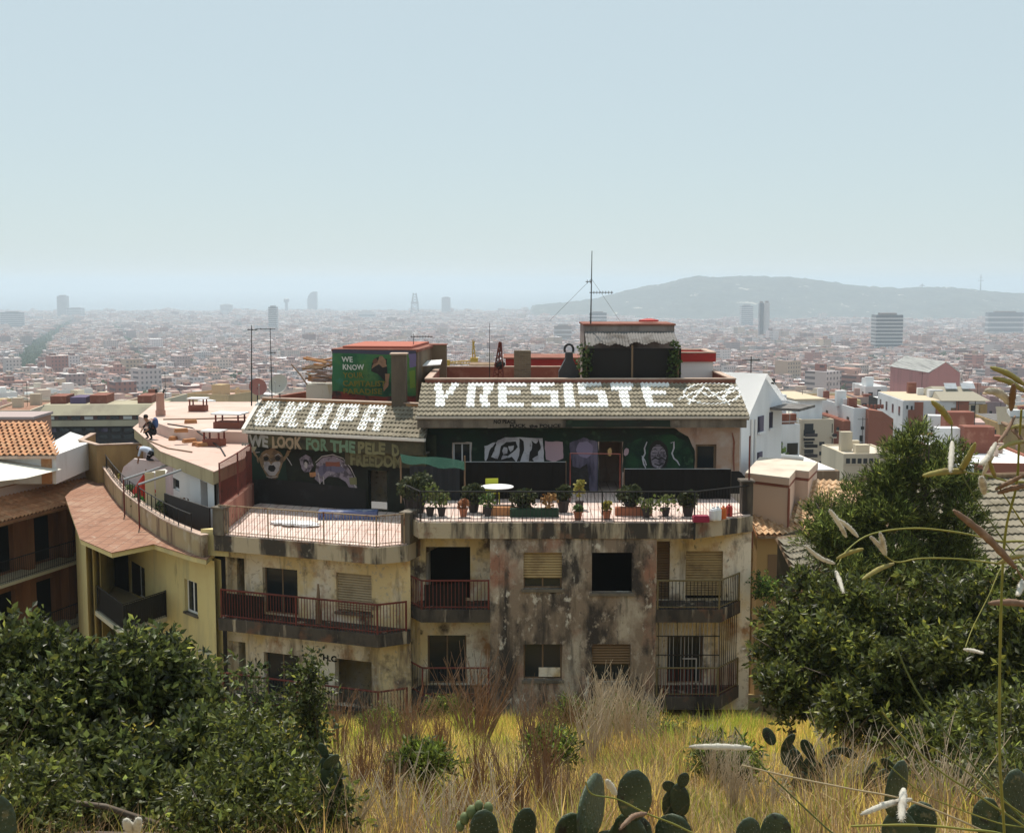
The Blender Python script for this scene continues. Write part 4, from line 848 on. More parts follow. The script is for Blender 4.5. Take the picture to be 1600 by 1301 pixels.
w = MB(FL.M); w.box(-2.75,4.9,7.52,7.75,zE-.1,zE+.98); o = w.build('ridge_parapet', m_brick, L); c = MB(FL.M); c.box(-2.78,4.93,7.49,7.78,zE+.981,zE+1.02); c.build('coping', m_coping, o)
w = MB(FL.M); w.box(-2.75,-2.52,7.77,11.5,zE+.451,zE+1.0); w.box(-2.51,5.4,11.28,11.5,zE+.451,zE+1.0); w.build('parapet', m_redwall, L)
# ------------------------------------------------------------------ hut with the green mural above the left roof
FH = Frame(-7.16, 50.4, -6); zH = P(520,545,50.4).z
HUT = thing('rooftop_hut', 'flat-roofed rooftop hut with a green mural and painted slogan above the left roof', 'hut', tuple(FH.w(1.7,2,-5.1)), -6)
m_hut = mat('hut_green_mural', (.035,.13,.06), .85, [((.10,.19,.05),.55,W1,.5,.68),((.015,.055,.035),.9,W1,.5,.66),((.04,.16,.13),1.0,W1,.6,.74)])
m_hutr = mat('hut_brown_side', (.17,.13,.085), .9, [((.30,.19,.06),.8,W1,.55,.7),((.09,.07,.05),1.2,VS,.5,.7)])
w = MB(FH.M); w.box(0,3.42,0,5,-5.1,zH-.1); w.build('hut_wall', m_hutr, HUT)
D(FH,0,[(519,549),(649,551),(650,626),(519,622)],m_hut,HUT,'green_mural')
w = MB(FH.M); w.box(-.05,3.47,-.05,5.05,zH-.099,zH); w.build('hut_roof', m_redwall, HUT); w = MB(FH.M); w.box(.3,3.1,.4,4.6,zH+.001,zH+.1); w.build('roof_paving', mat('bright_red_paving',(.40,.13,.09),.9), HUT)
D(FH,0,[(519,546),(650,548),(650,554),(519,552)],mat('mural_slate',(.06,.06,.09),.9),HUT)
D(FH,0,[(519,610),(560,616),(600,620),(650,618),(650,628),(519,626)],mat('mural_red',(.18,.04,.03),.9,[((.03,.03,.03),1.4,W1,.5,.65)]),HUT)
D(FH,0,[(638,553),(650,553),(650,572),(640,575)],mat('mural_purple',(.16,.13,.24),.9),HUT); D(FH,0,[(639,580),(649,578),(649,605),(641,607)],mat('mural_lime',(.14,.22,.04),.9),HUT)
m_tw_ = mat('mural_letter_white',(.55,.57,.53),.9); m_ty = mat('mural_letter_olive',(.17,.15,.03),.9)
for s_, a, y, b, k in (('WE',534,565.5,551,m_tw_),('KNOW',535,577.5,569,m_tw_),('YOUR',536,590,568,m_ty),('CAPITALIST',535,603,603,m_ty),('PARADISE',536,615,597,m_ty)): K[0]+=1; pxtext(s_,FH,-.125,a,y,b,8.5,k,'mural_letters',HUT,.006)
m_skin = mat('mural_flesh',(.27,.16,.10),.9,[((.12,.07,.05),2,W1,.5,.68)])
D(FH,0,[(580,572),(584,560),(592,557),(596,563),(604,561),(606,585),(604,600),(598,592),(590,584),(581,580)],m_black,HUT,'mural_figure')
D(FH,0,[(593,557),(597,556),(603,563),(604,572),(598,574),(592,569),(586,572),(581,576),(585,567),(591,563)],m_skin,HUT); D(FH,0,oval(586.5,564,4.2,4,10),mat('mural_hair',(.12,.06,.04),.9),HUT)
D(FH,0,[(602,584),(609,584),(608,592),(606,604),(600,612),(598,606),(602,596)],m_skin,HUT)
brick = mat('pillar_brown', (.13,.10,.075), .95, [((.08,.06,.045),1.5,VS,.5,.7)])
a, zp = on_(611,552,47.75); b, _ = on_(634,552,47.75)
P1 = thing('chimney_stack', 'tall plain brown chimney stack standing through the left tiled roof', 'chimney', ((a+b)/2, 48.0, -5.6)); w = MB(); w.box(a,b,47.75,48.35,-5.6,zp-.05); w.build('stack', brick, P1); w = MB(); w.box(a-.05,b+.05,47.7,48.4,zp-.049,zp); w.build('chimney_cap', m_coping, P1)
a, zp = on_(672,538,53.5); b, _ = on_(697,538,53.5)
P2 = thing('chimney_stack', 'square brown chimney stack at the back corner of the mural hut', 'chimney', ((a+b)/2, 53.8, -5.1)); w = MB(); w.box(a,b,53.5,54.2,-5.1,zp-.04); w.build('stack', m_hutr, P2); w = MB(); w.box(a-.03,b+.03,53.47,54.23,zp-.039,zp); w.build('chimney_cap', m_redwall, P2)
w = MB(); a = P(661,569,52); b = P(690,567,52); w.add([(a.x,51.2,a.z),(b.x,51.2,b.z),(b.x,52.4,b.z+.12),(a.x,52.4,a.z+.12),(a.x,51.2,a.z-.04),(b.x,51.2,b.z-.04),(b.x,52.4,b.z+.08),(a.x,52.4,a.z+.08)],[(0,1,2,3),(7,6,5,4),(0,4,5,1),(1,5,6,2),(2,6,7,3),(3,7,4,0)]); w.build('door_canopy', m_white, HUT)
# red sheet shed, dark fence box, red mast behind the ridge
a = P(790,561,56); b = P(906,561,56); SH = thing('red_shed', 'long shed with bright red sheet cladding behind the roof ridge', 'shed', ((a.x+b.x)/2, 57.5, -5.2))
for i in range(12):
    z0 = -5.2+i*(a.z+5.2)/12; q = MB(); q.box(a.x,b.x,56+.02*(i%2),56.06+.02*(i%2),z0,z0+(a.z+5.2)/12-.012); q.build('board', m_redsheet, SH)
q = MB(); q.box(a.x,b.x,56.1,59,-5.2,a.z-.1); q.box(a.x-.1,b.x+.1,55.95,59.1,a.z,a.z+.07); q.build('shed_body', m_redwall, SH)
a = P(733,570,58); b = P(772,570,58); q = MB(); q.box(a.x,b.x,58,60,-6,a.z); DB = root_here('dark_fence_box', q, m_wood, 'low dark timber screen behind the ridge next to the red mast', 'screen')
def lat_mast():
    p0 = P(775,592,50); top = P(779,534,50).z; t = thing('red_mast', 'short rusty red lattice mast with steps on the roof ridge', 'mast', (p0.x+.05,50,-4.34)); M = WM[t]; h = top+4.34; mb = MB(M)
    c = [(-.28,-.2),(.28,-.2),(0,.3)]
    for x, y in c: mb.tube([(x,y,0),(x*.12+.12,y*.12,h)], .03, 5)
    for i in range(9):
        q=i/9; r=1-.88*q; z=h*q
        for k in range(3): A=c[k]; Bq=c[(k+1)%3]; mb.tube([(A[0]*r+.12*q,A[1]*r,z),(Bq[0]*(r-.09)+.12*q,Bq[1]*(r-.09),z+h/9)], .02, 4)
    mb.build('lattice', m_rust, t); b = MB(M); b.ball((.1,0,h*.55),(.2,.14,.17),8,6,jit=.2); b.build('wrapped_bundle', m_iron, t)
lat_mast()
# antennas
def antenna(px, pt, pb, Y, label, arms=(), r=.02, lean=0, guys=False):
    a = P(px+lean,pt,Y); b = P(px,pb,Y); t = thing('roof_antenna', label, 'antenna', tuple(b)); mb = MB(); mb.tube([b, a], [r*1.3, r*.7], 5); mb.build('pole', m_iron, t)
    for py, x0, x1, n, el in arms:                          # a boom with n short elements
        p0 = P(x0,py,Y); p1 = P(x1,py,Y); q = MB(); q.tube([p0,p1], .014, 4)
        for i in range(n):
            c = p0.lerp(p1, (i+.5)/n); q.tube([c+Vector((0,-el,0.02)),c+Vector((0,el,-.02))], .01, 4); q.tube([c+Vector((0,0,-el*.4)),c+Vector((0,0,el*.4))], .008, 4)
        q.build('boom', m_iron, t)
    if guys:
        q = MB(); g = b.lerp(a,.62)
        for dx in (-1.6,1.2): q.tube([g, b+Vector((dx,.6,.1))], .006, 3)
        q.build('guy_wire', m_iron, t)
    return t
antenna(923,392,506,49.6,'tall thin mast antenna on the dark stair tower',[(457,921,958,8,.16),(440,915,925,2,.2)],.022,lean=2,guys=True)
antenna(393,508,634,48.5,'tall aerial pole with upright fork on the left verge',[(515,386,402,3,.1)],.022)
q = antenna(425,514,622,49.4,'slim aerial pole with cross arm beside the satellite dishes',[(514,400,430,2,.08),(551,421,432,2,.08)],.018,lean=-3)
antenna(646,521,545,52,'small fishbone aerial on top of the mural hut',[(526,641,676,8,.12)],.014)
antenna(765,505,590,50.5,'plain thin aerial rod beside the red lattice mast',[],.014)
def dish(px, py, Y, r, m, label, yaw):
    p = P(px,py,Y); base = Vector((p.x, Y, -4.9 if Y < 52 else -5)); t = thing('satellite_dish', label, 'satellite dish', tuple(base)); M = Matrix.Translation(p) @ Matrix.Rotation(math.radians(yaw),4,'Z') @ Matrix.Rotation(math.radians(65),4,'X')
    mb = MB(M); v=[(0,0,0)]; f=[]; n=18
    for k in (1,2,3):
        for j in range(n): q=6.2832*j/n; v.append((r*k/3*math.cos(q), r*k/3*math.sin(q), .12*r*k*k/3))
    f += [(0,1+j,1+(j+1)%n) for j in range(n)]
    for k in (0,1): f += [(1+k*n+j,1+(k+1)*n+j,1+(k+1)*n+(j+1)%n,1+k*n+(j+1)%n) for j in range(n)]
    mb.add(v,f); mb.build('reflector', m, t, True); q = MB(); q.tube([base, p], .025, 6); q.build('stand', m_iron, t); a = MB(M); a.tube([(0,-r,.36*r),(0,0,r*.9)], .012, 4); a.ball((0,0,r*.9),.04,6,4); a.build('feed_arm', m_steel, t)
dish(402,606,49.9,.36,mat('rust_pink_dish',(.36,.16,.14),.7),'rusty pink satellite dish on the left roof edge',25)
dish(437,602,49.9,.42,mat('beige_dish',(.50,.47,.42),.6),'larger beige satellite dish on the left roof edge',-20)
# scrap pile, white tank
t = thing('scrap_pile', 'heap of broken planks, grid panel and a leaning pole beside the mural hut', 'scrap', (-8.2,51,-4.9)); rs = random.Random(8)
a = P(478,600,51); b = P(521,600,51)
q = MB(); q.box(a.x,b.x,51,52.2,-4.9,a.z-.02); q.build('low_wall', mat('streaked_white_wall',(.58,.57,.50),.9,[((.38,.28,.06),1.3,VS,.56,.68)]), t)
for i in range(26):
    q = MB(); x = rs.uniform(a.x+.2,b.x-.1); z = a.z+rs.uniform(.0,.9); an = rs.uniform(-.5,.6); l = rs.uniform(.3,.6); dx=l*math.cos(an); dz=l*math.sin(an); y = 51+rs.uniform(0,.8)
    q.tube([(x-dx,y,z-dz*.5+.1),(x+dx,y+rs.uniform(-.3,.3),z+dz*.5+.1)], rs.uniform(.02,.05), 4); q.build('plank', m_brick if i%3==0 else m_wood, t)
g = MB()
for i in range(22): x = a.x+.25+i*.04; g.tube([(x,50.95,a.z),(x+.02,50.95,a.z+.62)], .008, 4)
for k in range(3): g.tube([(a.x+.23,50.94,a.z+.1+k*.22),(a.x+1.15,50.94,a.z+.13+k*.22)], .012, 4)
g.build('grid_panel', mat('grey_mesh_panel',(.28,.22,.21),.7), t); q = MB(); q.tube([P(480,601,50.9),P(468,584,50.9),P(455,569,50.9)], .03, 5); q.build('leaning_pole', m_wood, t)
# ------------------------------------------------------------------ yellow house with the curved terrace
ZY = -9.2
def xy(px, py, z=ZY): p = PZ(px, py, z); return (p.x, p.y)
YB = thing('yellow_house', 'yellow rendered house with a curved walled roof terrace and corner loggia', 'house', (-14, 52, -18.5))
p0 = (-10.15,42.25); p1 = (-12.55,44.9); q_ = (-16.0,50.0); p2 = (-15.45,45.7); p3 = (-19.2,54.6); p4 = (-20.4,62); p5 = (-13,64); p6 = (-10.3,48)
def wall_line(mb, a, b, z0, z1, holes, t=.25, m=0):
    fr = Frame(a[0], a[1], math.degrees(math.atan2(b[1]-a[1], b[0]-a[0]))); L_ = math.hypot(b[0]-a[0], b[1]-a[1]); sv = mb.M; mb.M = fr.M; panel(mb, 0, L_, z0, z1, 0, t, holes, m); mb.M = sv; return fr, L_
FA = Frame(p1[0], p1[1], math.degrees(math.atan2(p0[1]-p1[1], p0[0]-p1[0]))); LA = math.hypot(p0[0]-p1[0], p0[1]-p1[1])
wh = pxhole(FA,0,288,907,309,958)
w = MB(); wall_line(w, p1, p0, -18.5, ZY-.2, [wh]); w.build('front_wall', m_yellow, YB); window_frame(FA,.12,wh,YB,m_white,2,.07)
s = MB(FA.M); s.box(wh[0]-.05,wh[1]+.05,-.06,.1,wh[2]-.07,wh[2]+.003); s.build('window_sill', m_dirty, YB)
FB = Frame(q_[0], q_[1], math.degrees(math.atan2(p1[1]-q_[1], p1[0]-q_[0]))); zF = -12.05
dh = pxhole(FB,0,204,882,228,958); dh = (max(dh[0],.2),dh[1],zF+.02,dh[3])
w = MB(); wall_line(w, q_, p1, zF-.3, ZY-.2, [dh]); w.build('loggia_wall', m_yellow, YB); window_frame(FB,.12,dh,YB,m_white,2,.07,'balcony_door')
w = MB(); wall_line(w, q_, p1, -18.5, zF-.301, [(.6,1.6,-15.0,-13.2)]); wall_line(w, p2, q_, -18.5, ZY-.2, []); wall_line(w, p3, p2, -18.5, ZY-.2, []); wall_line(w, p4, p3, -18.5, ZY-.2, []); w.build('side_wall', m_yellow, YB)
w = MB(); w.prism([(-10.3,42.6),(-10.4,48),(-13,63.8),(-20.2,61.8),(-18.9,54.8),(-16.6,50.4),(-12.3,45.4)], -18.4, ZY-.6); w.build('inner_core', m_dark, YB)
cr = xy(190,987,zF); bp = [p1,q_,p2,(cr[0],cr[1])]
w = MB(); w.prism([p2,(cr[0],cr[1]),p1,q_][::1], zF-.16, zF); o = w.build('balcony', mat('pale_slab_edge',(.50,.46,.34),.9), YB)
railing(o, [(p2[0]+.1,p2[1]+.02),(cr[0]+.04,cr[1]+.1),(p1[0]-.05,p1[1]+.02)], zF, .95, .11, m_iron, m_iron, seed=12)
q = MB(); q.strip([(p2[0]+.16,p2[1]+.02),(cr[0]+.05,cr[1]+.16),(p1[0]-.08,p1[1]+.07)], .02, zF+.05, zF+.9); q.build('shade_panel', m_iron, o)  # dark panel added behind the rails, standing in for the loggia's shade
# roof slab of the projecting bay: thin, overhanging, terracotta
sl = [xy(322,873), xy(300,868), xy(240,849), xy(175,862.5), xy(126,841), xy(103,776), xy(133,744)]
sl = [(p[0],p[1]) for p in sl]+[(-21.2,64),(-13,64),(-10.3,48)]
sl = sl[::-1]
w = MB(); w.prism(sl[::-1] if sum(sl[i][0]*sl[(i+1)%len(sl)][1]-sl[(i+1)%len(sl)][0]*sl[i][1] for i in range(len(sl)))<0 else sl, ZY-.199, ZY-.03); w.build('roof_slab', m_yellow, YB)
sl2 = sl[::-1] if sum(sl[i][0]*sl[(i+1)%len(sl)][1]-sl[(i+1)%len(sl)][0]*sl[i][1] for i in range(len(sl)))<0 else sl
w = MB(); c = Vector((sum(p[0] for p in sl2)/len(sl2), sum(p[1] for p in sl2)/len(sl2))); w.prism([tuple(Vector(p)+(Vector(p)-c).normalized()*.06) for p in sl2], ZY-.029, ZY); w.build('roof_paving', m_terra, YB)
# curved parapet
cp = [xy(*q) for q in ((321,870),(300,862),(280,853),(258,841),(238,828),(220,815),(204,802),(190,788),(178,773),(168,758),(158,738),(152,718))]
w = MB(); w.strip(cp, .2, ZY+.001, ZY+.72); o = w.build('curved_parapet', mat('streaked_parapet',(.40,.31,.18),.95,[((.14,.09,.06),1.8,(1,1,.1),.5,.66),((.48,.42,.32),1.2,W1,.55,.72)]), YB)
w = MB(); w.strip(cp, .28, ZY+.721, ZY+.77); w.build('coping', m_coping, o)
railing(o, [(p[0],p[1]) for p in cp[1:11]], ZY+.77, .55, .5, m_iron, m_iron, r=.02, rb=.014, name='terrace_railing', seed=6)
w = MB(); w.prism([(-10.0,42.6),(-10.6,42.3),(-9.6,42.0)][::1], ZY, ZY+.9) ; w.build('corner_pier', m_yellow, YB)
# penthouse of the yellow house: roof at ZP
ZP = -6.74
hp = [(-10.9,45.6),(-13.8,50.8),(-17.4,59),(-18.7,66.5),(-13,66.5),(-10.5,49)]
FP = Frame(hp[1][0],hp[1][1],math.degrees(math.atan2(hp[0][1]-hp[1][1],hp[0][0]-hp[1][0])))
HP_ = [pxhole(FP,0,269,748,281,790), (*pxhole(FP,0,313,752,325,800)[:2],ZY+.02,pxhole(FP,0,313,752,325,800)[3])]
HP_[0] = (HP_[0][0],HP_[0][1],ZY+.9,HP_[0][3])
w = MB(); wall_line(w, hp[1], hp[0], ZY+.001, ZP-.5, HP_); w.build('penthouse_wall', m_white, YB); window_frame(FP,.1,HP_[0],YB,m_white,1,.06)
w = MB(); wall_line(w, hp[2], hp[1], ZY+.001, ZP-.5, []); wall_line(w, hp[3], hp[2], ZY+.001, ZP-.5, []); w.build('penthouse_side', m_pink, YB)
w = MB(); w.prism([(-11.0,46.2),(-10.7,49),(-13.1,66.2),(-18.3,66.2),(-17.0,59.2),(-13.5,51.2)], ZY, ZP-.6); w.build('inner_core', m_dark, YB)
hr = [(-10.8,45.1),(-10.45,48.6),(-12.8,66.8),(-19,66.8),(-17.8,59),(-14.2,50.7)]
w = MB(); w.prism(hr, ZP-.499, ZP-.03); w.build('roof_band', mat('yellowed_band',(.42,.36,.22),.95,[((.25,.19,.11),1.5,VS,.5,.7)]), YB)
w = MB(); w.prism([(x*1.0+(0.05 if i in (0,1,2) else -.05),y-.05) for i,(x,y) in enumerate(hr)], ZP-.029, ZP); w.build('roof_paving', mat('pale_pink_paving',(.56,.40,.34),.9,[((.62,.50,.44),.5,W1,.45,.7),((.42,.26,.2),1.4,W1,.58,.74)]), YB)
# upper step of the roof
hu = [(-12.6,53.2),(-11.2,53.0),(-12.9,66.7),(-18.9,66.7),(-17.7,59.4),(-14.9,54.6)]
w = MB(); w.prism(hu, ZP+.001, ZP+.5); w.build('upper_roof', MATS['pale_pink_paving'], YB)
# dividing walls on the terrace
w = MB(); fa = xy(178,782); a = Vector((-17.0,54.0)); b = Vector((-14.5,52.5)); 
w.add([(a.x,a.y,ZY+.78),(a.x+.25,a.y-.15,ZY+1.35),(a.x+.8,a.y-.5,ZY+1.75),(b.x,b.y,ZY+1.75),(b.x,b.y,ZY),(a.x,a.y,ZY)],[(5,4,3,2,1,0)]); w.add([(x,y+.18,z) for x,y,z in w.v],[(0,1,2,3,4,5)]); w.add([],[])
n=6; w.f += [(i,i+n,(i+1)%n+n,(i+1)%n) for i in range(n)]; w.m += [0]*n; w.build('dividing_wall', m_pink, YB)
w = MB(); w.strip([(-20.9,62.5),(-20.6,59.8),(-19.2,58.0),(-17.3,58.6)], .2, ZY, ZY+1.75); o = w.build('back_wall', m_ochre, YB); w = MB(); w.strip([(-20.9,62.5),(-20.6,59.8),(-19.2,58.0),(-17.3,58.6)], .28, ZY+1.751, ZY+1.8); w.build('coping', m_coping, o)
# pergola poles, skylights, flue on the roof
pg = thing('pergola_frame', 'pale metal awning poles stretched over the curved terrace', 'pergola', (-13,47.5,ZY))
for a, b in (((193,749),(263,726)),((216,757),(283,734))):
    q = MB(); A = P(*a,48); Bq = P(*b,50.6 if a[0]<200 else 47.9); A = P(*a,49.5 if a[0]<200 else 47.0); q.tube([A,Bq], .045, 6); q.build('awning_pole', m_steel, pg); q = MB(); q.tube([A,(A.x,A.y,ZY)], .03, 6); q.build('post', m_rust, pg)
q = MB(); q.add([P(237,737,48.9),P(258,732,49.9),P(262,735,49.2),P(256,743,48.6)],[(0,1,2,3)]); q.build('awning_cloth', mat('white_cloth',(.8,.8,.78),.8,trans=.3), pg)
t = thing('roof_flue', 'round terracotta flue with a horned cap on the pink flat roof', 'chimney', (*xy(251,649,ZP+.5),ZP+.5)); c = WM[t].translation
hF = P(251,608,c.y).z-c.z; q = MB(); q.lathe(tuple(c),[(.24,0),(.24,.25),(.2,.26),(.19,hF*.78),(.23,hF*.8),(.22,hF*.86)],12); q.build('pipe', mat('flue_clay',(.42,.25,.20),.9), t)
q = MB()
for sx in (-1,1): q.tube([c+Vector((sx*.16,0,hF*.82)),c+Vector((sx*.2,0,hF))], .05, 5)
q.build('cap', m_iron, t)
def skylight(px, py, wpx, label, deg=0, glass=False):
    p = PZ(px,py,ZP+.0 if py>680 else ZP+.5); t = thing('roof_skylight', label, 'skylight', tuple(p), deg); M = WM[t]; k = p.y/F_PX*wpx
    q = MB(M); q.box(-k/2,k/2,-k*.35,k*.35,.001,.28); q.build('curb', m_redwall, t)
    for sx in (-1,1):
        for sy in (-1,1): q = MB(M); q.box(sx*k*.42-.03,sx*k*.42+.03,sy*k*.3-.03,sy*k*.3+.03,.281,.6); q.build('post', m_rust, t)
    q = MB(M); q.box(-k*.56,k*.56,-k*.42,k*.42,.601,.66); q.build('cover', mat('white_sheet',(.8,.8,.8),.5), t)
skylight(335,696,30,'small roof skylight with a white cover on red legs',-15); skylight(360,668,44,'wide dark red roof light under a white sheet beside the verge',-10); skylight(310,642,26,'low white-topped roof light near the far roof edge',-5)
rs = random.Random(4)
for i, (px_, py_) in enumerate(((283,675),(287,683),(296,691),(298,661),(311,696),(317,697),(272,687))):
    p = PZ(px_,py_,ZP if py_>680 else ZP+.5); q = MB(TR(p.x,p.y,p.z,rs.uniform(0,90))); q.box(-.28,.28,-.14,.14,.0,.1); q.box(-.26,.26,-.12,.12,.101,.16); root_here('loose_bricks', q, m_brick, 'small stack of loose orange bricks on the pink flat roof', 'bricks', 'brick stacks on the pink roof')
# terrace clutter
def chair(px, py, z, m, label, deg, grp=None):
    p = PZ(px,py,z); t = thing('terrace_chair', label, 'chair', tuple(p), deg, grp); M = WM[t]
    q = MB(M); q.box(-.22,.22,-.22,.22,.42,.46); q.build('seat', m, t); q = MB(M); q.box(-.22,.22,.2,.24,.47,.9); q.build('backrest', m, t)
    for sx in (-1,1):
        for sy in (-1,1): q = MB(M); q.tube([(sx*.2,sy*.2,0),(sx*.19,sy*.19,.42)], .018, 5); q.build('leg', m, t)
    return t
m_redcl = mat('red_cloth',(.50,.05,.03),.8,trans=.2)
t = thing('beach_parasol', 'folded red parasol and cloths leaning on the curved terrace', 'parasol', (*xy(226,797,ZY),ZY)); M = WM[t]
q = MB(M); q.tube([(0,0,0),(.1,0,1.7)], .025, 6); q.build('pole', m_wood, t); q = MB(M); q.add([(0,0,1.5),(-.5,.1,.8),(-.45,-.15,.35),(-.1,-.25,.6),(.25,-.15,.2),(.5,0,.8),(.2,.2,.9)],[(0,1,2,3),(0,3,4,5),(0,5,6),(0,6,1)]); q.build('canopy', m_redcl, t)
def plant(px, py, z, h, r, label, leafm, potm, grp=None, n=120, size=.06, pot=.14, blk=None):
    p = PZ(px,py,z) if blk is None else Vector(blk); t = thing('potted_plant', label, 'plant', tuple(p), 0, grp); q = MB(WM[t]); q.lathe((0,0,0),[(pot*.7,0),(pot,pot*1.7),(pot*1.12,pot*1.7),(pot*1.12,pot*2.0),(pot*.9,pot*2.0)],10); q.build('pot', potm, t)
    me = leaf_blobs('foliage', np.array([[0,0,pot*2+h*.35],[r*.2,0,pot*2+h*.7],[-r*.2,r*.1,pot*2+h*.55]]), np.array([r,r*.7,r*.8]), n//3, size, leafm, seed=int(abs(px)+abs(py))); inst('foliage', me, t, WM[t])
    q = MB(WM[t]); q.tube([(0,0,pot*1.9),(0,0,pot*2+h*.6)], .015, 4); q.build('stem', m_wood, t); return t
m_pot = mat('clay_pot',(.36,.14,.08),.9); m_potd = mat('dark_pot',(.05,.04,.04),.8); m_leafy = mat('potted_leaf',(.10,.15,.04),.6,[((.05,.09,.03),5,W1,.45,.65)],trans=.3); m_leafyel = mat('yellow_leaf',(.27,.24,.05),.6,trans=.3)
plant(192,774,ZY,.9,.35,'yellow-leaved potted plant on the curved terrace',m_leafyel,m_pot); plant(200,782,ZY,.4,.28,'low green potted plant by the curved parapet',m_leafy,m_potd); plant(222,806,ZY,.5,.22,'bright green potted plant among dark shelves',mat('bright_leaf',(.06,.25,.05),.6,trans=.3),m_potd)
plant(285,820,ZY,.9,.3,'dried brown flowers in a pot against the white terrace wall',mat('dried_flower',(.20,.13,.09),.9),m_pot)
# cables and a hose across the roof
for i,pp in enumerate((((262,662),(300,668),(345,700),(352,712)),((255,655),(320,654),(385,652)),((232,688),(262,700),(300,706)))):
    pts_ = [PZ(x,y,ZP+.03 if y>684 else ZP+.53) for x,y in pp]; q = MB(); q.tube(pts_, .03, 5); root_here('roof_cable', q, m_wood if i else m_iron, ['black hose lying across the pink flat roof','thin brown cable along the upper pink roof','brown cable at the crouching person\'s feet'][i], 'cable')
for i,(x,y,hh) in enumerate(((215,806,.7),(236,812,.9),(250,815,.6),(262,822,1.0),(205,793,.8))): plant(x,y,ZY,hh,.28,['grey-green potted plant along the curved rail','tall dark potted plant along the curved rail','round leafy pot by the leaning doors','leggy potted plant before the white wall','dusty potted plant near the red parasol'][i],[m_leafy,mat('olive_leaf',(.07,.075,.03),.7,trans=.2)][i%2],[m_pot,m_potd][i%2])
q = MB(); a = PZ(232,826,ZY); b = PZ(305,852,ZY); A=Vector((a.x+.5,a.y+.55)); Bq=Vector((b.x+.45,b.y+.4)); q.strip([(A.x,A.y),((A.x+Bq.x)/2-.02,(A.y+Bq.y)/2),(Bq.x,Bq.y)], .06, ZY, ZY+1.28); SC_ = root_here('black_screen', q, m_iron, 'solid black screen behind the curved parapet', 'screen')
q = MB(); q.box(-.05,.05,-.4,.4,0,1.9); t = thing('door_leaf', 'two pale door leaves leaning in the terrace corner', 'door', (*xy(243,815,ZY),ZY), 20); q = MB(WM[t]); q.box(-.35,.0,-.04,.0,0,1.95); q.build('leaf', mat('cream_door',(.60,.52,.34),.8), t); q = MB(WM[t]); q.box(.05,.42,.02,.06,0,2.0); q.build('leaf', MATS['cream_door'], t)
chair(206,842,zF,m_steel,'pale metal chair inside the corner loggia',30)
# far-left row: house with terracotta tile eaves, awning and balconies
FQ = Frame(-21.4, 52, 71.5)      # street wall receding, u runs away from us
AH = thing('brown_house', 'brown house with long balconies, tiled eaves and a white awning', 'house', tuple(FQ.w(3,1.5,-19)), 71.5)
m_brownw = mat('orange_brown_render', (.30,.145,.075), .95, [((.18,.09,.055),.9,VS,.45,.7)])
w = MB(FQ.M); panel(w, -3, 7.2, -19, -9.96, 1.0, .25, [(a,a+1.3,z,z+2.05) for z in (-12.45,-15.35,-18.2) for a in (-2.2,.6,3.2)]+[(5.3,6.0,-12.2,-10.9)]); w.build('street_wall', m_brownw, AH)
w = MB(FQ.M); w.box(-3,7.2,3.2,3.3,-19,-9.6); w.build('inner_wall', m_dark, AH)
w = MB(FQ.M); w.box(6.95,7.2,1.26,9,-19,-9.6); w.box(-3,-2.75,1.26,9,-19,-9.6); w.build('end_wall', m_brownw, AH)
for z in (-12.5,-15.4): 
    w = MB(FQ.M); w.box(-3,6.9,-.25,.999,z-.14,z); o = w.build('balcony', MATS['pale_slab_edge'], AH); railing(o,[tuple(FQ.w(-3,-.2,0))[:2],tuple(FQ.w(6.85,-.2,0))[:2],tuple(FQ.w(6.85,.95,0))[:2]],z,.95,.13,m_iron,m_iron,seed=int(-z))
    for a in (-1.5,2.3,4.9): q = MB(FQ.M); q.box(a,a+.4,.55,.998,z+.001,z+2.75); q.build('pier', m_brownw, AH)
w = MB(FQ.M); w.box(-3.2,7.4,-.5,8,-9.95,-9.8); w.build('eaves_slab', m_coping, AH)
RA = Roof(tuple(FQ.w(-3.3,-.75,-9.75)), tuple(FQ.u), tuple(FQ.v), 10.8, 1.9, .55, .40, .24, waves=1, amp=.045, step=.03); RA.deck(AH, m_brownw); RA.lay(AH, m_otile, 'eaves_tile')
w = MB(FQ.M); w.box(-3,7.2,1.17,8.5,-9.79,-8.75); w.build('terrace_wall', m_pink, AH); w = MB(FQ.M); w.box(-3.05,7.25,1.12,8.6,-8.749,-8.7); w.build('terrace_floor', m_terra, AH)
w = MB(FQ.M); w.box(-3,7.2,1.13,1.22,-8.699,-8.4); w.build('terrace_parapet', m_white, AH)
q = MB(); q.add([P(-40,756,50.4),P(-40,716,54),P(48,712,56),P(96,733,54.5),P(40,747,51.6)],[(0,1,2,3,4),(4,3,2,1,0)]); q.build('awning', mat('cream_awning',(.78,.76,.68),.8,trans=.15), AH)
w = MB(FQ.M); a_ = P(-60,713,54); w.M = None; w.box(a_.x,P(80,713,54).x,54.5,59,-8.699,a_.z-.02); w.build('penthouse', m_white, AH); w = MB(); w.box(P(58,713,54).x,P(74,713,54).x,54.42,54.5,-8.69,a_.z-.12); w.build('penthouse_door', m_brick, AH)
RA2 = Roof(tuple(P(-60,713,54)), (1,.03,0), (-.45,.89,0), P(86,713,54).x-P(-60,713,54).x, 4.6, 1.0, .42, .26, waves=1, amp=.05, step=.03); RA2.deck(AH, m_coping); RA2.lay(AH, m_otile, 'roof_tile')
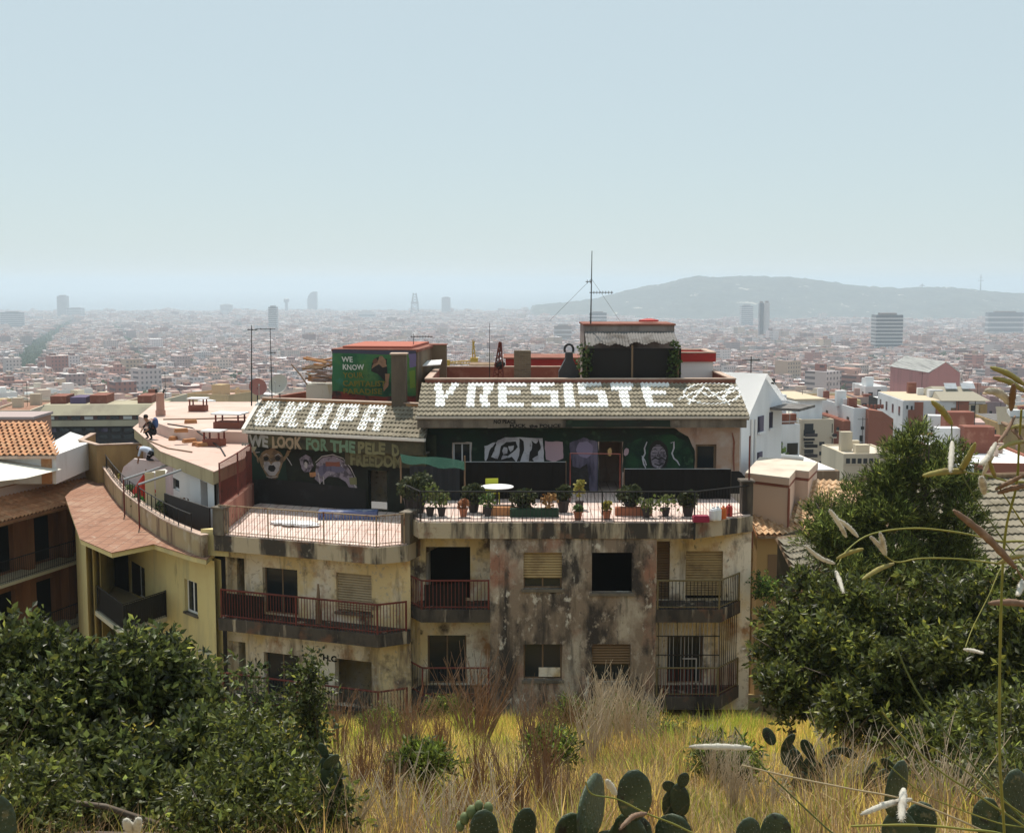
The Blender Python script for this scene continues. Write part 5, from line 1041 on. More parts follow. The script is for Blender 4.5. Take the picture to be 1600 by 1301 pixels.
# white summer house, red and blue cloth, flag
a = P(86,692,62); GZ_ = thing('white_shelter', 'small white sheeted shelter on the terrace beyond the awning', 'shelter', (a.x+.6,62.5,-9.3)); M = WM[GZ_]
for sx in (-.55,.55):
    for sy in (-.6,.6): q = MB(M); q.tube([(sx,sy,0),(sx,sy,1.55)], .03, 5); q.build('post', m_white, GZ_)
q = MB(M); q.add([(-.7,-.75,1.5),(.7,-.75,1.5),(.7,.75,1.55),(-.7,.75,1.55),(0,0,1.95)],[(0,1,4),(1,2,4),(2,3,4),(3,0,4),(3,2,1,0)]); q.build('roof_sheet', m_white, GZ_); q = MB(M); q.box(-.56,.56,.55,.58,0,1.5); q.build('back_sheet', MATS['white_cloth'], GZ_)
q = MB(); q.add([P(108,724,60),P(125,723,60.4),P(126,738,60.4),P(109,741,60)],[(0,1,2,3),(3,2,1,0)]); root_here('hanging_cloth', q, [mat('blue_red_cloth',(.22,.05,.07),.8,[((.05,.06,.20),1.6,W1,.5,.55)])], 'red and blue cloth hung over the terrace edge', 'cloth')
q = MB(); A=P(137,741,60.5); Bq=P(136,698,60.5); t = thing('flag_pole', 'small blue, red and yellow flag on a short pole at the curved wall', 'flag', tuple(A)); q.tube([A,Bq],.02,5); q.build('pole', m_steel, t)
for i,(c,d) in enumerate((((.08,.16,.42),'blue'),((.55,.05,.04),'red'),((.60,.46,.06),'yellow'))): q = MB(); a = A.lerp(Bq,.98-.2*i); b = A.lerp(Bq,.78-.2*i); q.add([a,b,b+Vector((.28+.08*i,.06,-.03)),a+Vector((.22+.06*i,.05,-.06))],[(0,1,2,3),(3,2,1,0)]); q.build('cloth', mat('flag_'+d,c,.8), t)
# terracotta box roof and long banded block behind
a = P(-30,655,72); b = P(50,655,72); t = thing('terracotta_block', 'low terracotta-walled block with a flat mauve roof behind the orange tiles', 'house', ((a.x+b.x)/2,75,-22)); q = MB(); q.box(a.x,b.x,72,75,-22,a.z); q.build('wall', mat('terracotta_wall',(.40,.22,.15),.9), t); q = MB(); q.box(a.x-.1,b.x+.1,71.9,75.1,a.z+.001,a.z+.15); q.build('roof', mat('mauve_roof',(.40,.32,.31),.9), t)
FB2 = Frame(P(63,650,118).x, 118, 4); BB = thing('banded_block', 'long apartment block with cream bands and dark ribbon windows', 'apartment block', tuple(FB2.w(5.5,6,-38)), 4)
zz = lambda py: P(140,py,118).z
m_bandc = mat('cream_band',(.40,.36,.26),.9,[((.30,.26,.2),.4,VS,.5,.7)])
q = MB(FB2.M); q.box(0,11.2,.6,5,-38,zz(640)); q.build('core', mat('charcoal_wall',(.045,.04,.04),.8), BB)
q = MB(FB2.M); q.add([(.2,.9,zz(634)),(11.2,.9,zz(634)),(11.3,-.2,zz(649)),(-.3,-.2,zz(649)),(-.3,.6,zz(650)),(11.3,.6,zz(650))],[(3,2,1,0),(2,3,4,5)]); q.box(0,11.2,.9,5,zz(640)+.01,zz(634)); q.build('roof_band', m_bandc, BB)
q = MB(FB2.M); q.box(-.3,11.3,-.3,.6,zz(666),zz(657)); q.build('spandrel_band', m_bandc, BB); q = MB(FB2.M); q.box(-.1,11.2,.3,.59,zz(657)+.01,zz(650)-.02); q.build('ribbon_wall', mat('brown_ribbon',(.16,.09,.08),.8), BB)
for i in range(9):
    q = MB(FB2.M); u=.4+i*1.2; q.box(u,u+.8,.22,.3,zz(656),zz(651)); q.build('window', m_glass if i%3 else m_white, BB)
    for k in range(3): q = MB(FB2.M); q.box(u,u+.85,.5,.6,zz(676+k*11),zz(670+k*11)); q.build('window', m_glass if (i+k)%4 else m_mlil, BB)
for i,(x0,x1,py) in enumerate(((.6,2.8,622),(6.2,8.6,621),(13.0,15,622),(3.4,5.6,624))): q = MB(FB2.M); s = .66; q.box(x0*s,x1*s,2,5,zz(634)+.01,zz(py)); q.build('roof_house', m_redwall if i<3 else mat('violet_box',(.12,.09,.16),.9), BB)
# ------------------------------------------------------------------ houses on the right
def block(name, label, pl, pr, pt, Y, d, deg, base, wm, rm, wins=(), cat='house', par=.35, roof=True, auto=0):
    """box house: front face from pixel column pl to pr at distance Y, roof line at pixel row pt"""
    a = P(pl,pt,Y); fr = Frame(a.x, Y, deg); x1 = fr.on(pr,pt,0)[0]; z1 = a.z; t = thing(name, label, cat, tuple(fr.w(x1/2,d/2,base)), deg)
    q = MB(fr.M); q.box(0,x1,0,d,base,z1); q.build('wall', wm, t)
    if roof:
        q = MB(fr.M); q.box(.2,x1-.2,.2,d-.2,z1+.001,z1+.06); q.build('roof', rm, t)
        if par:
            q = MB(fr.M)
            for s in ((0,x1,0,.199),(0,x1,d-.199,d),(0,.199,.2,d-.2),(x1-.199,x1,.2,d-.2)): q.box(*s, z1+.002, z1+par)
            q.build('parapet', wm, t)
    for x0,y0,xx,y1 in wins:
        h = pxhole(fr,0,x0,y0,xx,y1); q = MB(fr.M); q.box(h[0],h[1],-.03,.01,h[2],h[3]); q.build('window', m_glass, t); q = MB(fr.M); q.box(h[0]-.05,h[1]+.05,-.1,-.031,h[2]-.08,h[2]); q.build('sill', wm, t)
    if auto:
        rs = random.Random(int(pl*7+pt)); nw = max(2,int(x1/2.6)); nd = max(1,int(d/3.2))
        for s in range(auto):
            zt = z1-.9-s*2.9
            for i in range(nw):
                u = (i+.5)*x1/nw; hh = rs.choice((1.1,1.3,1.9)); ww = rs.choice((.45,.55,.7))
                if rs.random() < .8 and not any(pxhole(fr,0,*w_)[0]-.9 < u < pxhole(fr,0,*w_)[1]+.9 for w_ in wins):
                    q = MB(fr.M); q.box(u-ww,u+ww,-.025,.01,zt-hh,zt); o = q.build('window', m_glass if rs.random()<.6 else m_shut3, t); q = MB(fr.M); q.box(u-ww-.08,u+ww+.08,-.1,-.026,zt-hh-.1,zt-hh); q.build('sill', wm, o)
                    if rs.random() < .3: q = MB(fr.M); q.box(u-1.1,u+1.1,-.8,-.101,zt-hh-.25,zt-hh-.11); o = q.build('balcony', wm, t); q = MB(fr.M); q.box(u-1.1,u+1.1,-.8,-.76,zt-hh-.109,zt-hh+.75); q.build('balcony_front', m_potd, o)
            for i in range(nd):
                v = (i+.5)*d/nd
                if rs.random() < .6:
                    for ux in ((-.025,.01),(x1-.01,x1+.025)): q = MB(fr.M); q.box(ux[0],ux[1],v-.45,v+.45,zt-1.2,zt); q.build('window', m_glass, t)
        for i in range(rs.randint(2,4)):
            u = rs.uniform(.15,.85)*x1; v = rs.uniform(.2,.8)*d; s_ = rs.uniform(.4,1.1); hh = rs.uniform(.7,2.2); q = MB(fr.M); q.box(u-s_,u+s_,v-s_*.7,v+s_*.7,z1+.062,z1+hh); q.build('roof_room', rs.choice((wm,wm,m_white,m_redwall)), t)
        u = rs.uniform(.2,.8)*x1; q = MB(fr.M); q.tube([(u,d*.6,z1+.06),(u,d*.6,z1+3.2)],.03,4); q.tube([(u-.5,d*.6,z1+3.0),(u+.5,d*.6,z1+3.0)],.025,4); q.build('aerial', m_iron, t)
    NEAR_ZONES.append((fr.w(x1/2,d/2,0).x, x1/2+8, fr.w(x1/2,d/2,0).y, d/2+9))
    return t, fr, x1, z1
# white gabled house
FW = Frame(P(1163,650,56).x, 56, 0)
WH = thing('white_gabled_house', 'white house with a steep white roof and blank shaded gable', 'house', tuple(FW.w(1,5,-24))); m_wh = mat('cool_white_wall',(.72,.74,.78),.85,[((.60,.62,.66),.7,VS,.5,.75)])
gA = P(1166,640,55); gT = P(1206,588,57.2); gB = P(1223,628,59.5); zbase = -24
pts = [(gA.x-.2,55.0),(gB.x,59.6)]; d_ = (Vector(pts[1])-Vector(pts[0])); nb = Vector((-d_.y,d_.x)).normalized()
def gp(s, back, z): p = Vector(pts[0])+d_*s+nb*back; return (p.x,p.y,z)
zl = P(1180,648,55.8).z; zr = gB.z; zt_ = gT.z; sT = .52
q = MB(); fr_ = [gp(0,0,zbase),gp(1,0,zbase),gp(1,0,zr),gp(sT,0,zt_),gp(0.16,0,zl),gp(0,0,zl)]; bk = [gp(0,9,zbase),gp(1,9,zbase),gp(1,9,zr),gp(sT,9,zt_),gp(.16,9,zl),gp(0,9,zl)]; n=6
q.add(fr_+bk,[tuple(range(n)),tuple(range(2*n-1,n-1,-1))]+[(i,i+n,(i+1)%n+n,(i+1)%n)[::-1] for i in range(n)]); q.build('wall', m_wh, WH)
q = MB(); up=.12; q.add([gp(.10,-.15,zl-.15+up),gp(sT,-.15,zt_+up),gp(sT,9.2,zt_+up),gp(.10,9.2,zl-.15+up)],[(0,1,2,3),(3,2,1,0)]); q.add([gp(1.06,-.15,zr-.08+up),gp(sT,-.15,zt_+up),gp(sT,9.2,zt_+up),gp(1.06,9.2,zr-.08+up)],[(0,3,2,1),(1,2,3,0)]); q.build('roof', mat('white_metal_roof',(.90,.91,.92),.5), WH)
FWg = Frame(pts[0][0],pts[0][1],math.degrees(math.atan2(d_.y,d_.x)))
for r in ((1184,650,1192,674),(1183,706,1190,722),(1202,644,1206,668)): h = pxhole(FWg,0,*r); q = MB(FWg.M); q.box(h[0],h[1],-.04,.02,h[2],h[3]); o = q.build('window', m_mlil, WH); q = MB(FWg.M); q.box(h[0]-.05,h[1]+.05,-.12,-.041,h[2]-.1,h[2]); q.build('sill', m_wh, o)
q = MB(FWg.M); u,z=FWg.on(1206,592,0); q.box(u-.1,u+.12,-.12,-.001,z-.22,z+.02); q.build('vent', m_iron, WH)
for px_ in (1172,1178): u,_=FWg.on(px_,700,0); q = MB(FWg.M); q.tube([(u,-.06,-14),(u,-.06,FWg.on(px_,655,0)[1])], .05, 6); q.build('drain_pipe', m_white, WH)
q = MB(FWg.M); h = pxhole(FWg,0,1203,634,1222,655); q.box(h[0],h[1]+.6,-1.4,-.001,h[3]-.12,h[3]); q.build('side_canopy', m_corr, WH)
# terrace with rails, awning and plants right of it
t, fr, x1, z1 = block('terrace_house','white terrace house with a railed balcony and cream sail awning',1207,1250,664,62,6,14,-26,m_wh,m_terra,[(1212,690,1222,705),(1230,692,1246,710)],par=0,auto=3)
railing(t,[tuple(fr.w(.05,.1,0))[:2],tuple(fr.w(x1-.05,.1,0))[:2],tuple(fr.w(x1-.05,5.5,0))[:2]],z1+.06,1.0,.35,m_white,m_steel,r=.03,rb=.015)
q = MB(fr.M); q.box(.1,x1-.1,.2,.5,z1+.061,z1+.5); q.build('planter', m_redwall, t)
q = MB(); q.add([P(1217,636,64),P(1226,632,66),P(1239,644,65),P(1226,652,63)],[(0,1,2,3),(3,2,1,0)]); q.add([P(1217,640,64),P(1226,652,63),P(1233,664,63),P(1216,662,64)],[(0,1,2,3),(3,2,1,0)]); q.build('sail_awning', MATS['cream_awning'], t)
me = leaf_blobs('climbing_plant', np.array([[0,0,0],[.4,.1,-.6],[-.3,0,-1.0]]), np.array([.6,.6,.5]), 70, .12, m_leafy, seed=3); inst('climbing_plant', me, t, Matrix.Translation(P(1213,705,61.5)))
# pink flat block in front, with red-brown edge lines
ZB = P(1232,743,50.2).z; m_pk = mat('pale_pink_wall',(.62,.47,.38),.9,[((.50,.36,.29),.9,VS,.5,.75)])
o_ = [PZ(x,y,ZB) for x,y in ((1166,738),(1233,746),(1243,734),(1263,736),(1277,722),(1188,714))]; fp = [(p.x,p.y) for p in o_]
t = thing('pink_flat_block', 'pale pink flat-roofed block with red-brown edge trim beside the terraces', 'house', (fp[0][0]+2,54,-20)); q = MB(); q.prism(fp, -20, ZB-.42); q.build('wall', m_pk, t)
c = Vector((sum(p[0] for p in fp)/6,sum(p[1] for p in fp)/6)); ex = lambda k: [tuple(c+(Vector(p)-c)*(1+k)) for p in fp]
q = MB(); q.prism(ex(.012), ZB-.419, ZB-.30); q.build('trim', m_redwall, t); q = MB(); q.prism(ex(.03), ZB-.299, ZB-.06); q.build('cornice', m_pk, t); q = MB(); q.prism(ex(.022), ZB-.059, ZB); q.build('roof', mat('pale_stone_roof',(.62,.55,.46),.9,[((.5,.42,.35),.8,W1,.5,.7)]), t)
q = MB(); q.tube([(fp[1][0],fp[1][1]-.03,-13),(fp[1][0],fp[1][1]-.03,ZB-.42)], .05, 6); q.build('drain_pipe', m_redwall, t)
q = MB(); A=P(1217,712,60); Bq=P(1255,717,60); q.tube([A,Bq],.12,6); q.build('roof_pipe', m_white, t)
# tan tiled lean-to roof below it
E = PZ(1186,836,-9.9); t = thing('tan_tiled_house', 'low house with a tan barrel-tiled roof and dim yellow wall', 'house', (E.x+1,E.y+2,-18)); RT = Roof((E.x-.1,E.y,-9.9),(1,0,0),(0,1,0),2.3,3.4,.95,.36,.23,waves=1,amp=.05,step=.03)
RT.deck(t, m_brick); RT.lay(t, m_otile2); q = MB(); q.box(E.x,E.x+2.2,E.y+.35,E.y+3.4,-18,-10.02); q.build('wall', m_ochre, t)
fr = Frame(E.x,E.y+.35,0); h = pxhole(fr,0,1200,866,1219,906); q = MB(fr.M); q.box(h[0],h[1],-.03,.02,h[2],h[3]); q.build('window', m_shut3, t); q = MB(); q.box(E.x-.05,E.x+2.3,E.y-.08,E.y+.05,-10.02,-9.93); q.build('gutter', m_wood, t)
# second piece of tan roof behind, rising to the right
E2 = PZ(1262,800,-9.4); t = thing('tan_tiled_house', 'upper tan barrel-tiled roof slope partly hidden by the pine tree', 'house', (E2.x+2,E2.y+2,-18)); RT2 = Roof((E2.x-.9,E2.y-1.5,-9.6),(.94,-.34,0),(.34,.94,0),4.6,3.4,1.3,.36,.26,waves=1,amp=.05,step=.03); RT2.deck(t, m_brick); RT2.lay(t, m_otile2)
q = MB(); q.box(E2.x-.2,E2.x+3,E2.y+.2,E2.y+2,-18,-9.5); q.build('wall', m_ochre, t)
# small dark shed with a tilted grey-green tiled roof
SHF = Frame(P(1216,900,41).x, 41, 0); t = thing('lean_to_shed', 'dark shed with a steep grey-green tiled roof beside the shrubs', 'shed', tuple(SHF.w(1,2,-16)))
a0 = P(1215,838,42.5); a1 = P(1252,826,44.5); b0 = P(1253,915,40.2); b1 = P(1300,905,42.5)
uh = (Vector(b0)-Vector(a0)); vh = (Vector(a1)-Vector(a0)); nn = uh.cross(vh).normalized()
RS = Roof(tuple(b0),tuple((b1-b0).normalized()),tuple(Vector((a0.x-b0.x,a0.y-b0.y,0))),(b1-b0).length,math.hypot(a0.x-b0.x,a0.y-b0.y),a0.z-b0.z,.35,.33,waves=2,amp=.012,step=.03); RS.deck(t, m_wood); RS.lay(t, m_tile)
q = MB(); q.add([(a0.x,a0.y,-16),(b0.x,b0.y,-16),tuple(b0),tuple(a0),(a1.x,a1.y,-16),(b1.x,b1.y,-16),tuple(b1),tuple(a1)],[(0,1,2,3),(7,6,5,4),(1,5,6,2),(4,0,3,7)]); q.build('wall', mat('olive_brown_wall',(.085,.065,.04),.95), t)
# grey tiled roof at the right edge
RG = Roof(tuple(P(1465,905,31)),(.985,.17,0),(-.17,.985,0),7.2,4.6,1.75,.375,.33,waves=2,amp=.016,step=.045); t = thing('grey_tiled_house', 'house with a wide grey-brown tiled roof behind the leggy weeds', 'house', (RG.E.x+3,33.5,-14))
RG.deck(t, m_wood); RG.lay(t, m_tile); p = RG.E; q = MB(); fr = Frame(p.x,p.y,9.8); q.M = fr.M; q.box(.3,7.0,.4,4.4,-14,p.z-.05); q.build('wall', m_cream, t); q = MB(RG.M); q.tube([(0,RG.len,.08),(7.2,RG.len,.08)],.09,8); q.build('ridge_cap', m_wood, t)
# mid-distance flats
HF = lambda n, c: mat('flat_'+n, c, .9, [(tuple(k*.75 for k in c), .35, VS, .5, .75)])
w_cr, w_wt, w_br, w_bg, w_pk = HF('cream',(.56,.47,.36)), HF('white',(.66,.66,.67)), HF('brick',(.30,.115,.075)), HF('beige',(.56,.49,.37)), HF('rose',(.48,.34,.31))
t, fr, x1, z1 = block('apartment_block','cream flats with stacked planted balconies and a tan flat roof',1252,1303,660,150,14,8,-45,w_cr,MATS['pale_stone_roof'],[(1280,690,1288,696),(1280,705,1288,711),(1280,720,1288,726),(1307,667,1311,672)],'apartment block',auto=5)
q = MB(fr.M); h = pxhole(fr,0,1252,641,1303,660); q.box(.3,x1-.3,3,13,z1+.061,z1+2.4); q.build('penthouse', m_wh, t); q = MB(fr.M); q.box(.0,x1,2.4,13.5,z1+2.41,z1+2.6); q.build('top_roof', mat('tan_roof',(.56,.46,.33),.9), t)
for k,y in enumerate((676,693,708,723,738)):
    for x0,xx in ((1254,1273),(1297,1303)): h = pxhole(fr,0,x0,y,xx,y+7); q = MB(fr.M); q.box(h[0],h[1],-.9,-.001,h[2],h[2]+.15); o = q.build('balcony', w_cr, t); q = MB(fr.M); q.box(h[0],h[1],-.9,-.84,h[2]+.151,h[3]); q.build('balcony_front', m_dark if k%2 else m_potd, o); q = MB(fr.M); q.box(h[0]+.2,h[1]-.2,-.03,.01,h[3],h[3]+1.1); q.build('window', m_glass, o)
t, fr, x1, z1 = block('apartment_block','narrow white block between two brick-red party walls',1334,1357,642,150,12,4,-45,w_wt,m_terra,[(1345,666,1350,671),(1343,680,1348,690),(1343,692,1348,701)],'apartment block',auto=4)
block('party_wall_house','tall plain brick-red party wall left of the narrow white block',1318,1333.5,658,151,10,4,-45,w_br,m_redwall,par=0); 
t, fr, x1, z1 = block('party_wall_house','broad brick-red gable wall right of the narrow white block',1357.5,1396,655,149,12,4,-45,w_br,m_redwall,par=0)
q = MB(fr.M); z = lambda py: P(1370,py,149).z; q.add([(0,0,z1+.01),(x1,0,z1+.01),(x1*.55,0,z(643)),(0,0,z(640)),(0,12,z1+.01),(x1,12,z1+.01),(x1*.55,12,z(643)),(0,12,z(640))],[(0,1,2,3),(7,6,5,4),(1,5,6,2),(2,6,7,3),(4,0,3,7)]); q.build('gable', w_br, t)
for i in range(6): q = MB(fr.M); u=.4+i*.45; q.box(u,u+.25,3,3.3,z(640)-.2,z(636)); q.build('chimney_pot', m_redwall, t)
t, fr, x1, z1 = block('apartment_block','white and brick-striped flats under a grey roof with solar panels',1411,1540,626,165,14,-3,-48,w_wt,MATS['tan_roof'],[(1416,633,1419,639),(1423,634,1426,640),(1444,648,1450,653),(1472,648,1477,653),(1471,662,1476,667),(1517,633,1523,642),(1517,648,1523,658),(1444,664,1450,669)],'apartment block',par=0,auto=5)
for x0,xx,y0,m_ in ((1419,1430,640,w_br),(1429,1440,628,w_br),(1462,1472,634,w_br),(1494,1511,627,w_br),(1511.5,1529,631,w_bg),(1529.5,1540,631,m_ochre)): h = pxhole(fr,0,x0,y0,xx,700); q = MB(fr.M); q.box(h[0],h[1],-.16 if m_ is w_br else -.02,-.001,h[2],h[3]); q.build('wall_panel', m_, t)
q = MB(fr.M); u0,_=fr.on(1470,620,0); zR = P(1500,603,172).z; q.add([(u0,-.3,z1+.05),(x1+.6,-.3,z1+.05),(x1-.8,7,zR),(u0+.6,7,zR),(u0,14,z1+.05),(x1,14,z1+.05)],[(0,1,2,3),(3,2,5,4),(1,5,2),(0,3,4)]); q.build('pitched_roof', mat('grey_tan_sheet_roof',(.30,.27,.21),.8), t)
for a,b in ((1477,1496),(1503,1524)): c=P(a,613,169); d=P(b,613,169); e=P(a-3,604,171.3); f=P(b-3,604,171.3); q = MB(); o3=Vector((0,0,.5)); q.add([c+o3,d+o3,f+o3,e+o3],[(0,1,2,3),(3,2,1,0)]); q.build('solar_panel', mat('pale_panel',(.55,.58,.62),.25,spec=.6), t)
block('apartment_block','mauve rendered block with red edging beside the striped flats',1541,1572,632,172,12,-6,-48,HF('mauve',(.36,.27,.28)),m_redwall,[(1546,642,1550,648)],'apartment block',auto=4)
t, fr, x1, z1 = block('tiled_house','ochre house with a grey pitched roof at the right edge',1563,1640,662,150,12,-5,-45,m_ochre,m_corr,[(1570,672,1574,680)],par=0,auto=2); q = MB(fr.M); z=lambda py: P(1600,py,154).z; q.add([(-.4,-.4,z1),(x1,-.4,z1),(x1,5,z(636)),(.8,5,z(636))],[(0,1,2,3),(3,2,1,0)]); q.build('pitched_roof', MATS['grey_tan_sheet_roof'], t)
t, fr, x1, z1 = block('flat_roofed_house','long low house with a terracotta flat roof and dark windows',1462,1530,694,110,12,-14,-38,w_pk,m_terra,[(1472,700,1480,716),(1486,702,1494,718),(1500,705,1508,720)],par=.25,auto=2)
q = MB(fr.M); q.box(1.5,4.5,4,8,z1+.07,z1+1.6); q.build('roof_room', w_pk, t)
t, fr, x1, z1 = block('white_roofed_house','brick-red house with a brilliant white flat roof',1502,1640,728,78,16,-4,-32,w_br,mat('bright_white_roof',(.84,.85,.86),.6),[(1512,732,1520,742),(1530,733,1540,744)],par=.2,auto=1)
for x,y in ((1563,708),(1590,705),(1556,713)): p = PZ(x,y,z1+.06); q = MB(); q.lathe((p.x,p.y,z1+.06),[(.16,0),(.16,.55),(.22,.56),(.2,.7)],8); q.build('vent_pipe', m_coping, t)
t, fr, x1, z1 = block('white_kiosk','small white room with a window on the next terrace',1501,1522,727,70,3,-4,-30,m_white,m_white,[(1507,731,1511,738)],par=0)
t, fr, x1, z1 = block('flat_roofed_house','low beige court house with a pale forecourt behind the pine',1318,1400,712,118,7,3,-40,w_bg,MATS['pale_stone_roof'],[(1322+i*9,716,1328+i*9,724) for i in range(6)],par=.2,auto=1)
block('white_sheet_roof','lean-to with a white sheet roof below the cream flats',1272,1312,736,74,8,6,-30,m_wood,m_white,par=0)
t, fr, x1, z1 = block('white_penthouse','bright white rooftop room with one dark window',1352,1386,606,260,10,0,-60,w_wt,m_white,[(1371,609,1376,618)],par=.3,auto=1)
block('flat_roofed_house','rose-coloured block carrying the bright white rooftop room',1340,1384,623,255,14,0,-60,w_pk,m_terra,auto=5); block('flat_roofed_house','long yellow-cream block with a low terracotta terrace',1285,1345,628,235,14,2,-55,HF('yellow',(.60,.49,.25)),m_terra,[(1300,632,1304,638),(1316,632,1320,638),(1330,632,1334,638)],auto=4)
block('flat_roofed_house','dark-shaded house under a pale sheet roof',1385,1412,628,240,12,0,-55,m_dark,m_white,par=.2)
t, fr, x1, z1 = block('red_terrace_block','low block with a red-railed roof crowded with chimney pots',1225,1345,648,190,16,4,-50,w_wt,mat('brick_red_paving',(.36,.09,.08),.9),[(1232,654,1238,661),(1320,652,1325,660)],auto=4)
rs = random.Random(2)
for i in range(34): u = rs.uniform(.5,x1-.5); v=rs.uniform(1,15); q = MB(fr.M); hh=rs.uniform(.7,1.6); q.box(u-.2,u+.2,v,v+.4,z1+.07,z1+hh); q.build('chimney_pot', m_redwall, t)
t, fr, x1, z1 = block('gabled_hall','large rose-red gabled hall with a white ribbed roof',1452,1500,583,520,40,6,-85,HF('rosered',(.42,.17,.16)),m_white,par=0,roof=False)
z = lambda py: P(1470,py,520).z; q = MB(fr.M); q.add([(0,0,z1),(x1,0,z1),(x1*.52,0,z(566)),(0,40,z1),(x1,40,z1),(x1*.52,40,z(566))],[(0,1,2),(5,4,3),(0,3,4,1)]); q.build('gable', MATS['flat_rosered'], t)
q = MB(fr.M); e=.3; q.add([(-.5,-.5,z1+e),(x1*.52,-.5,z(566)+e),(x1*.52,40.5,z(566)+e),(-.5,40.5,z1+e),(x1+.5,-.5,z1+e),(x1+.5,40.5,z1+e)],[(0,1,2,3),(3,2,1,0),(1,4,5,2),(2,5,4,1)]); q.build('roof', mat('ribbed_white_roof',(.66,.66,.64),.6,[((.4,.4,.4),1.0,(2,.02,1),.5,.6)]), t)
# left mid-distance
block('rust_roofed_house','rusty red flat-roofed house beyond the banded block',-20,48,646,150,14,6,-45,w_cr,m_terra,[(8,650,13,656),(26,650,31,656)],auto=4); block('flat_roofed_house','pale house with a parapet just left of the pink flue',182,238,634,140,12,-4,-45,w_bg,m_terra,[(196,640,200,646),(214,640,218,646)],auto=3)
# yellow tower crane
def crane():
    b = P(740,620,170); t = thing('tower_crane', 'small yellow construction crane jib behind the mural hut', 'crane', (b.x,170,-38)); mb = MB(); m = mat('crane_yellow',(.55,.33,.04),.6); zt=P(737,531,170).z; zj=P(700,568,170).z; k=170/F_PX
    x=P(741,560,170).x
    for sx in (-3,3):
        for sy in (-.25,.25): mb.tube([(x+sx*k,170+sy,-38),(x+sx*k,170+sy,zj),(x-2*k,170,zt)], .07, 4)
    zq=-38
    while zq < zj-.5: mb.tube([(x-3*k,169.75,zq),(x+3*k,169.75,zq+.7)],.05,3); zq += .7
    for i in range(5): q=i/5; mb.tube([(x-3*k*(1-q),170,zj+(zt-zj)*q),(x+3*k*(1-q),170,zj+(zt-zj)*(q+.15))],.06,4)
    mb.build('tower', m, t); j = MB(); xe=P(697,566,170).x
    for dz in (0,.45): j.tube([(xe,170,zj+dz*.3),(x,170,zj+dz)],.08,4)
    for i in range(10): q=i/10; j.tube([(xe+(x-xe)*q,170,zj),(xe+(x-xe)*(q+.05),170,zj+.4)],.05,3)
    j.build('jib', m, t); c = MB(); c.box(xe-.3,xe+.5,169.7,170.3,zj-.7,zj+.5); c.build('counterweight', m, t); c = MB(); c.box(x-.5,x+.5,169.5,170.5,zj-.4,zj+.8); c.build('cab', m, t)
crane()
# ------------------------------------------------------------------ things on the terraces
def at(px, py, z): p = PZ(px,py,z); return (p.x,p.y,z)
def round_table(px, py, z, r, h, label, mtop):
    p = PZ(px,py,z); t = thing('round_table', label, 'table', tuple(p)); q = MB(WM[t]); q.lathe((0,0,h-.03),[(r*.97,0),(r,.01),(r,.025),(r*.97,.03)],24); q.build('table_top', mtop, t)
    q = MB(WM[t]); q.tube([(0,0,.03),(0,0,h-.03)],.03,6); q.build('pedestal', m_iron, t); q = MB(WM[t]); q.lathe((0,0,0),[(r*.45,0),(r*.4,.03)],14); q.build('base', m_iron, t)
round_table(777,792,ZT,.56,.72,'white round table on the dark terrace',m_white); chair(770,789,ZT,mat('lime_plastic',(.42,.44,.03),.4),'lime yellow plastic chair drawn up to the white round table',10)
m_plw = mat('white_plastic',(.75,.76,.78),.5)
def barrel(px, py, z, r, h, m, label, cat='container', name='container'):
    p = PZ(px,py,z); q = MB(); q.lathe(tuple(p),[(r*.92,0),(r,h*.1),(r,h*.72),(r*.75,h*.86),(r*.35,h*.9),(r*.35,h)],12); return root_here(name, q, m, label, cat)
barrel(1114,812,ZT,.13,.42,m_plw,'white plastic canister by the blue end rail'); barrel(1121,812,ZT,.13,.45,m_plw,'taller white canister next to the orange bottle'); barrel(1130,810,ZT,.11,.42,mat('orange_plastic',(.55,.13,.03),.5),'orange bottle beside the white canisters','bottle','bottle'); barrel(1139,806,ZT,.12,.4,mat('red_plastic',(.45,.05,.04),.5),'red canister at the end of the right terrace')
q = MB(); p = PZ(1096,816,ZT); q.box(p.x-.26,p.x+.26,p.y,p.y+.3,ZT,ZT+.16); q.box(p.x-.24,p.x+.24,p.y+.02,p.y+.28,ZT+.161,ZT+.2); root_here('plastic_crate', q, mat('crimson_plastic',(.30,.02,.06),.5), 'dark crimson crate in front of the white canisters', 'crate')
m_scr = mat('weed_leaf',(.10,.13,.035),.7,[((.20,.19,.09),5,W1,.5,.65)],trans=.3)
for x,y,h,r,lab,lm in ((903,812,.22,.16,'clay pot with a small green shrub by the front rail',m_leafy),(948,811,.35,.16,'clay pot with spiky light green leaves by the front rail',m_leafyel),(672,806,.9,.42,'straggly tall plant in the left corner of the right terrace',m_scr),(690,806,.6,.3,'bushy grey-green plant beside the straggly tall one',m_scr),(905,795,.9,.22,'bright yellow-green plant on the back of the terrace',m_leafyel),(1040,806,.35,.45,'wide low weedy planter along the front rail',m_scr),(762,806,.5,.3,'dark leafy plant under the white round table',m_leafy),(1010,808,.3,.35,'weeds spilling from a trough on the terrace',m_scr),(724,807,.3,.2,'clay pot with dry orange leaves near the rail',mat('rust_leaf',(.36,.15,.07),.8)),(857,806,.5,.3,'orange-brown dry shrub against the trough',mat('dry_orange_leaf',(.34,.19,.07),.8))):
    plant(x,y,ZT,h,r,lab,lm,m_pot if 'clay' in lab else m_potd,n=150)
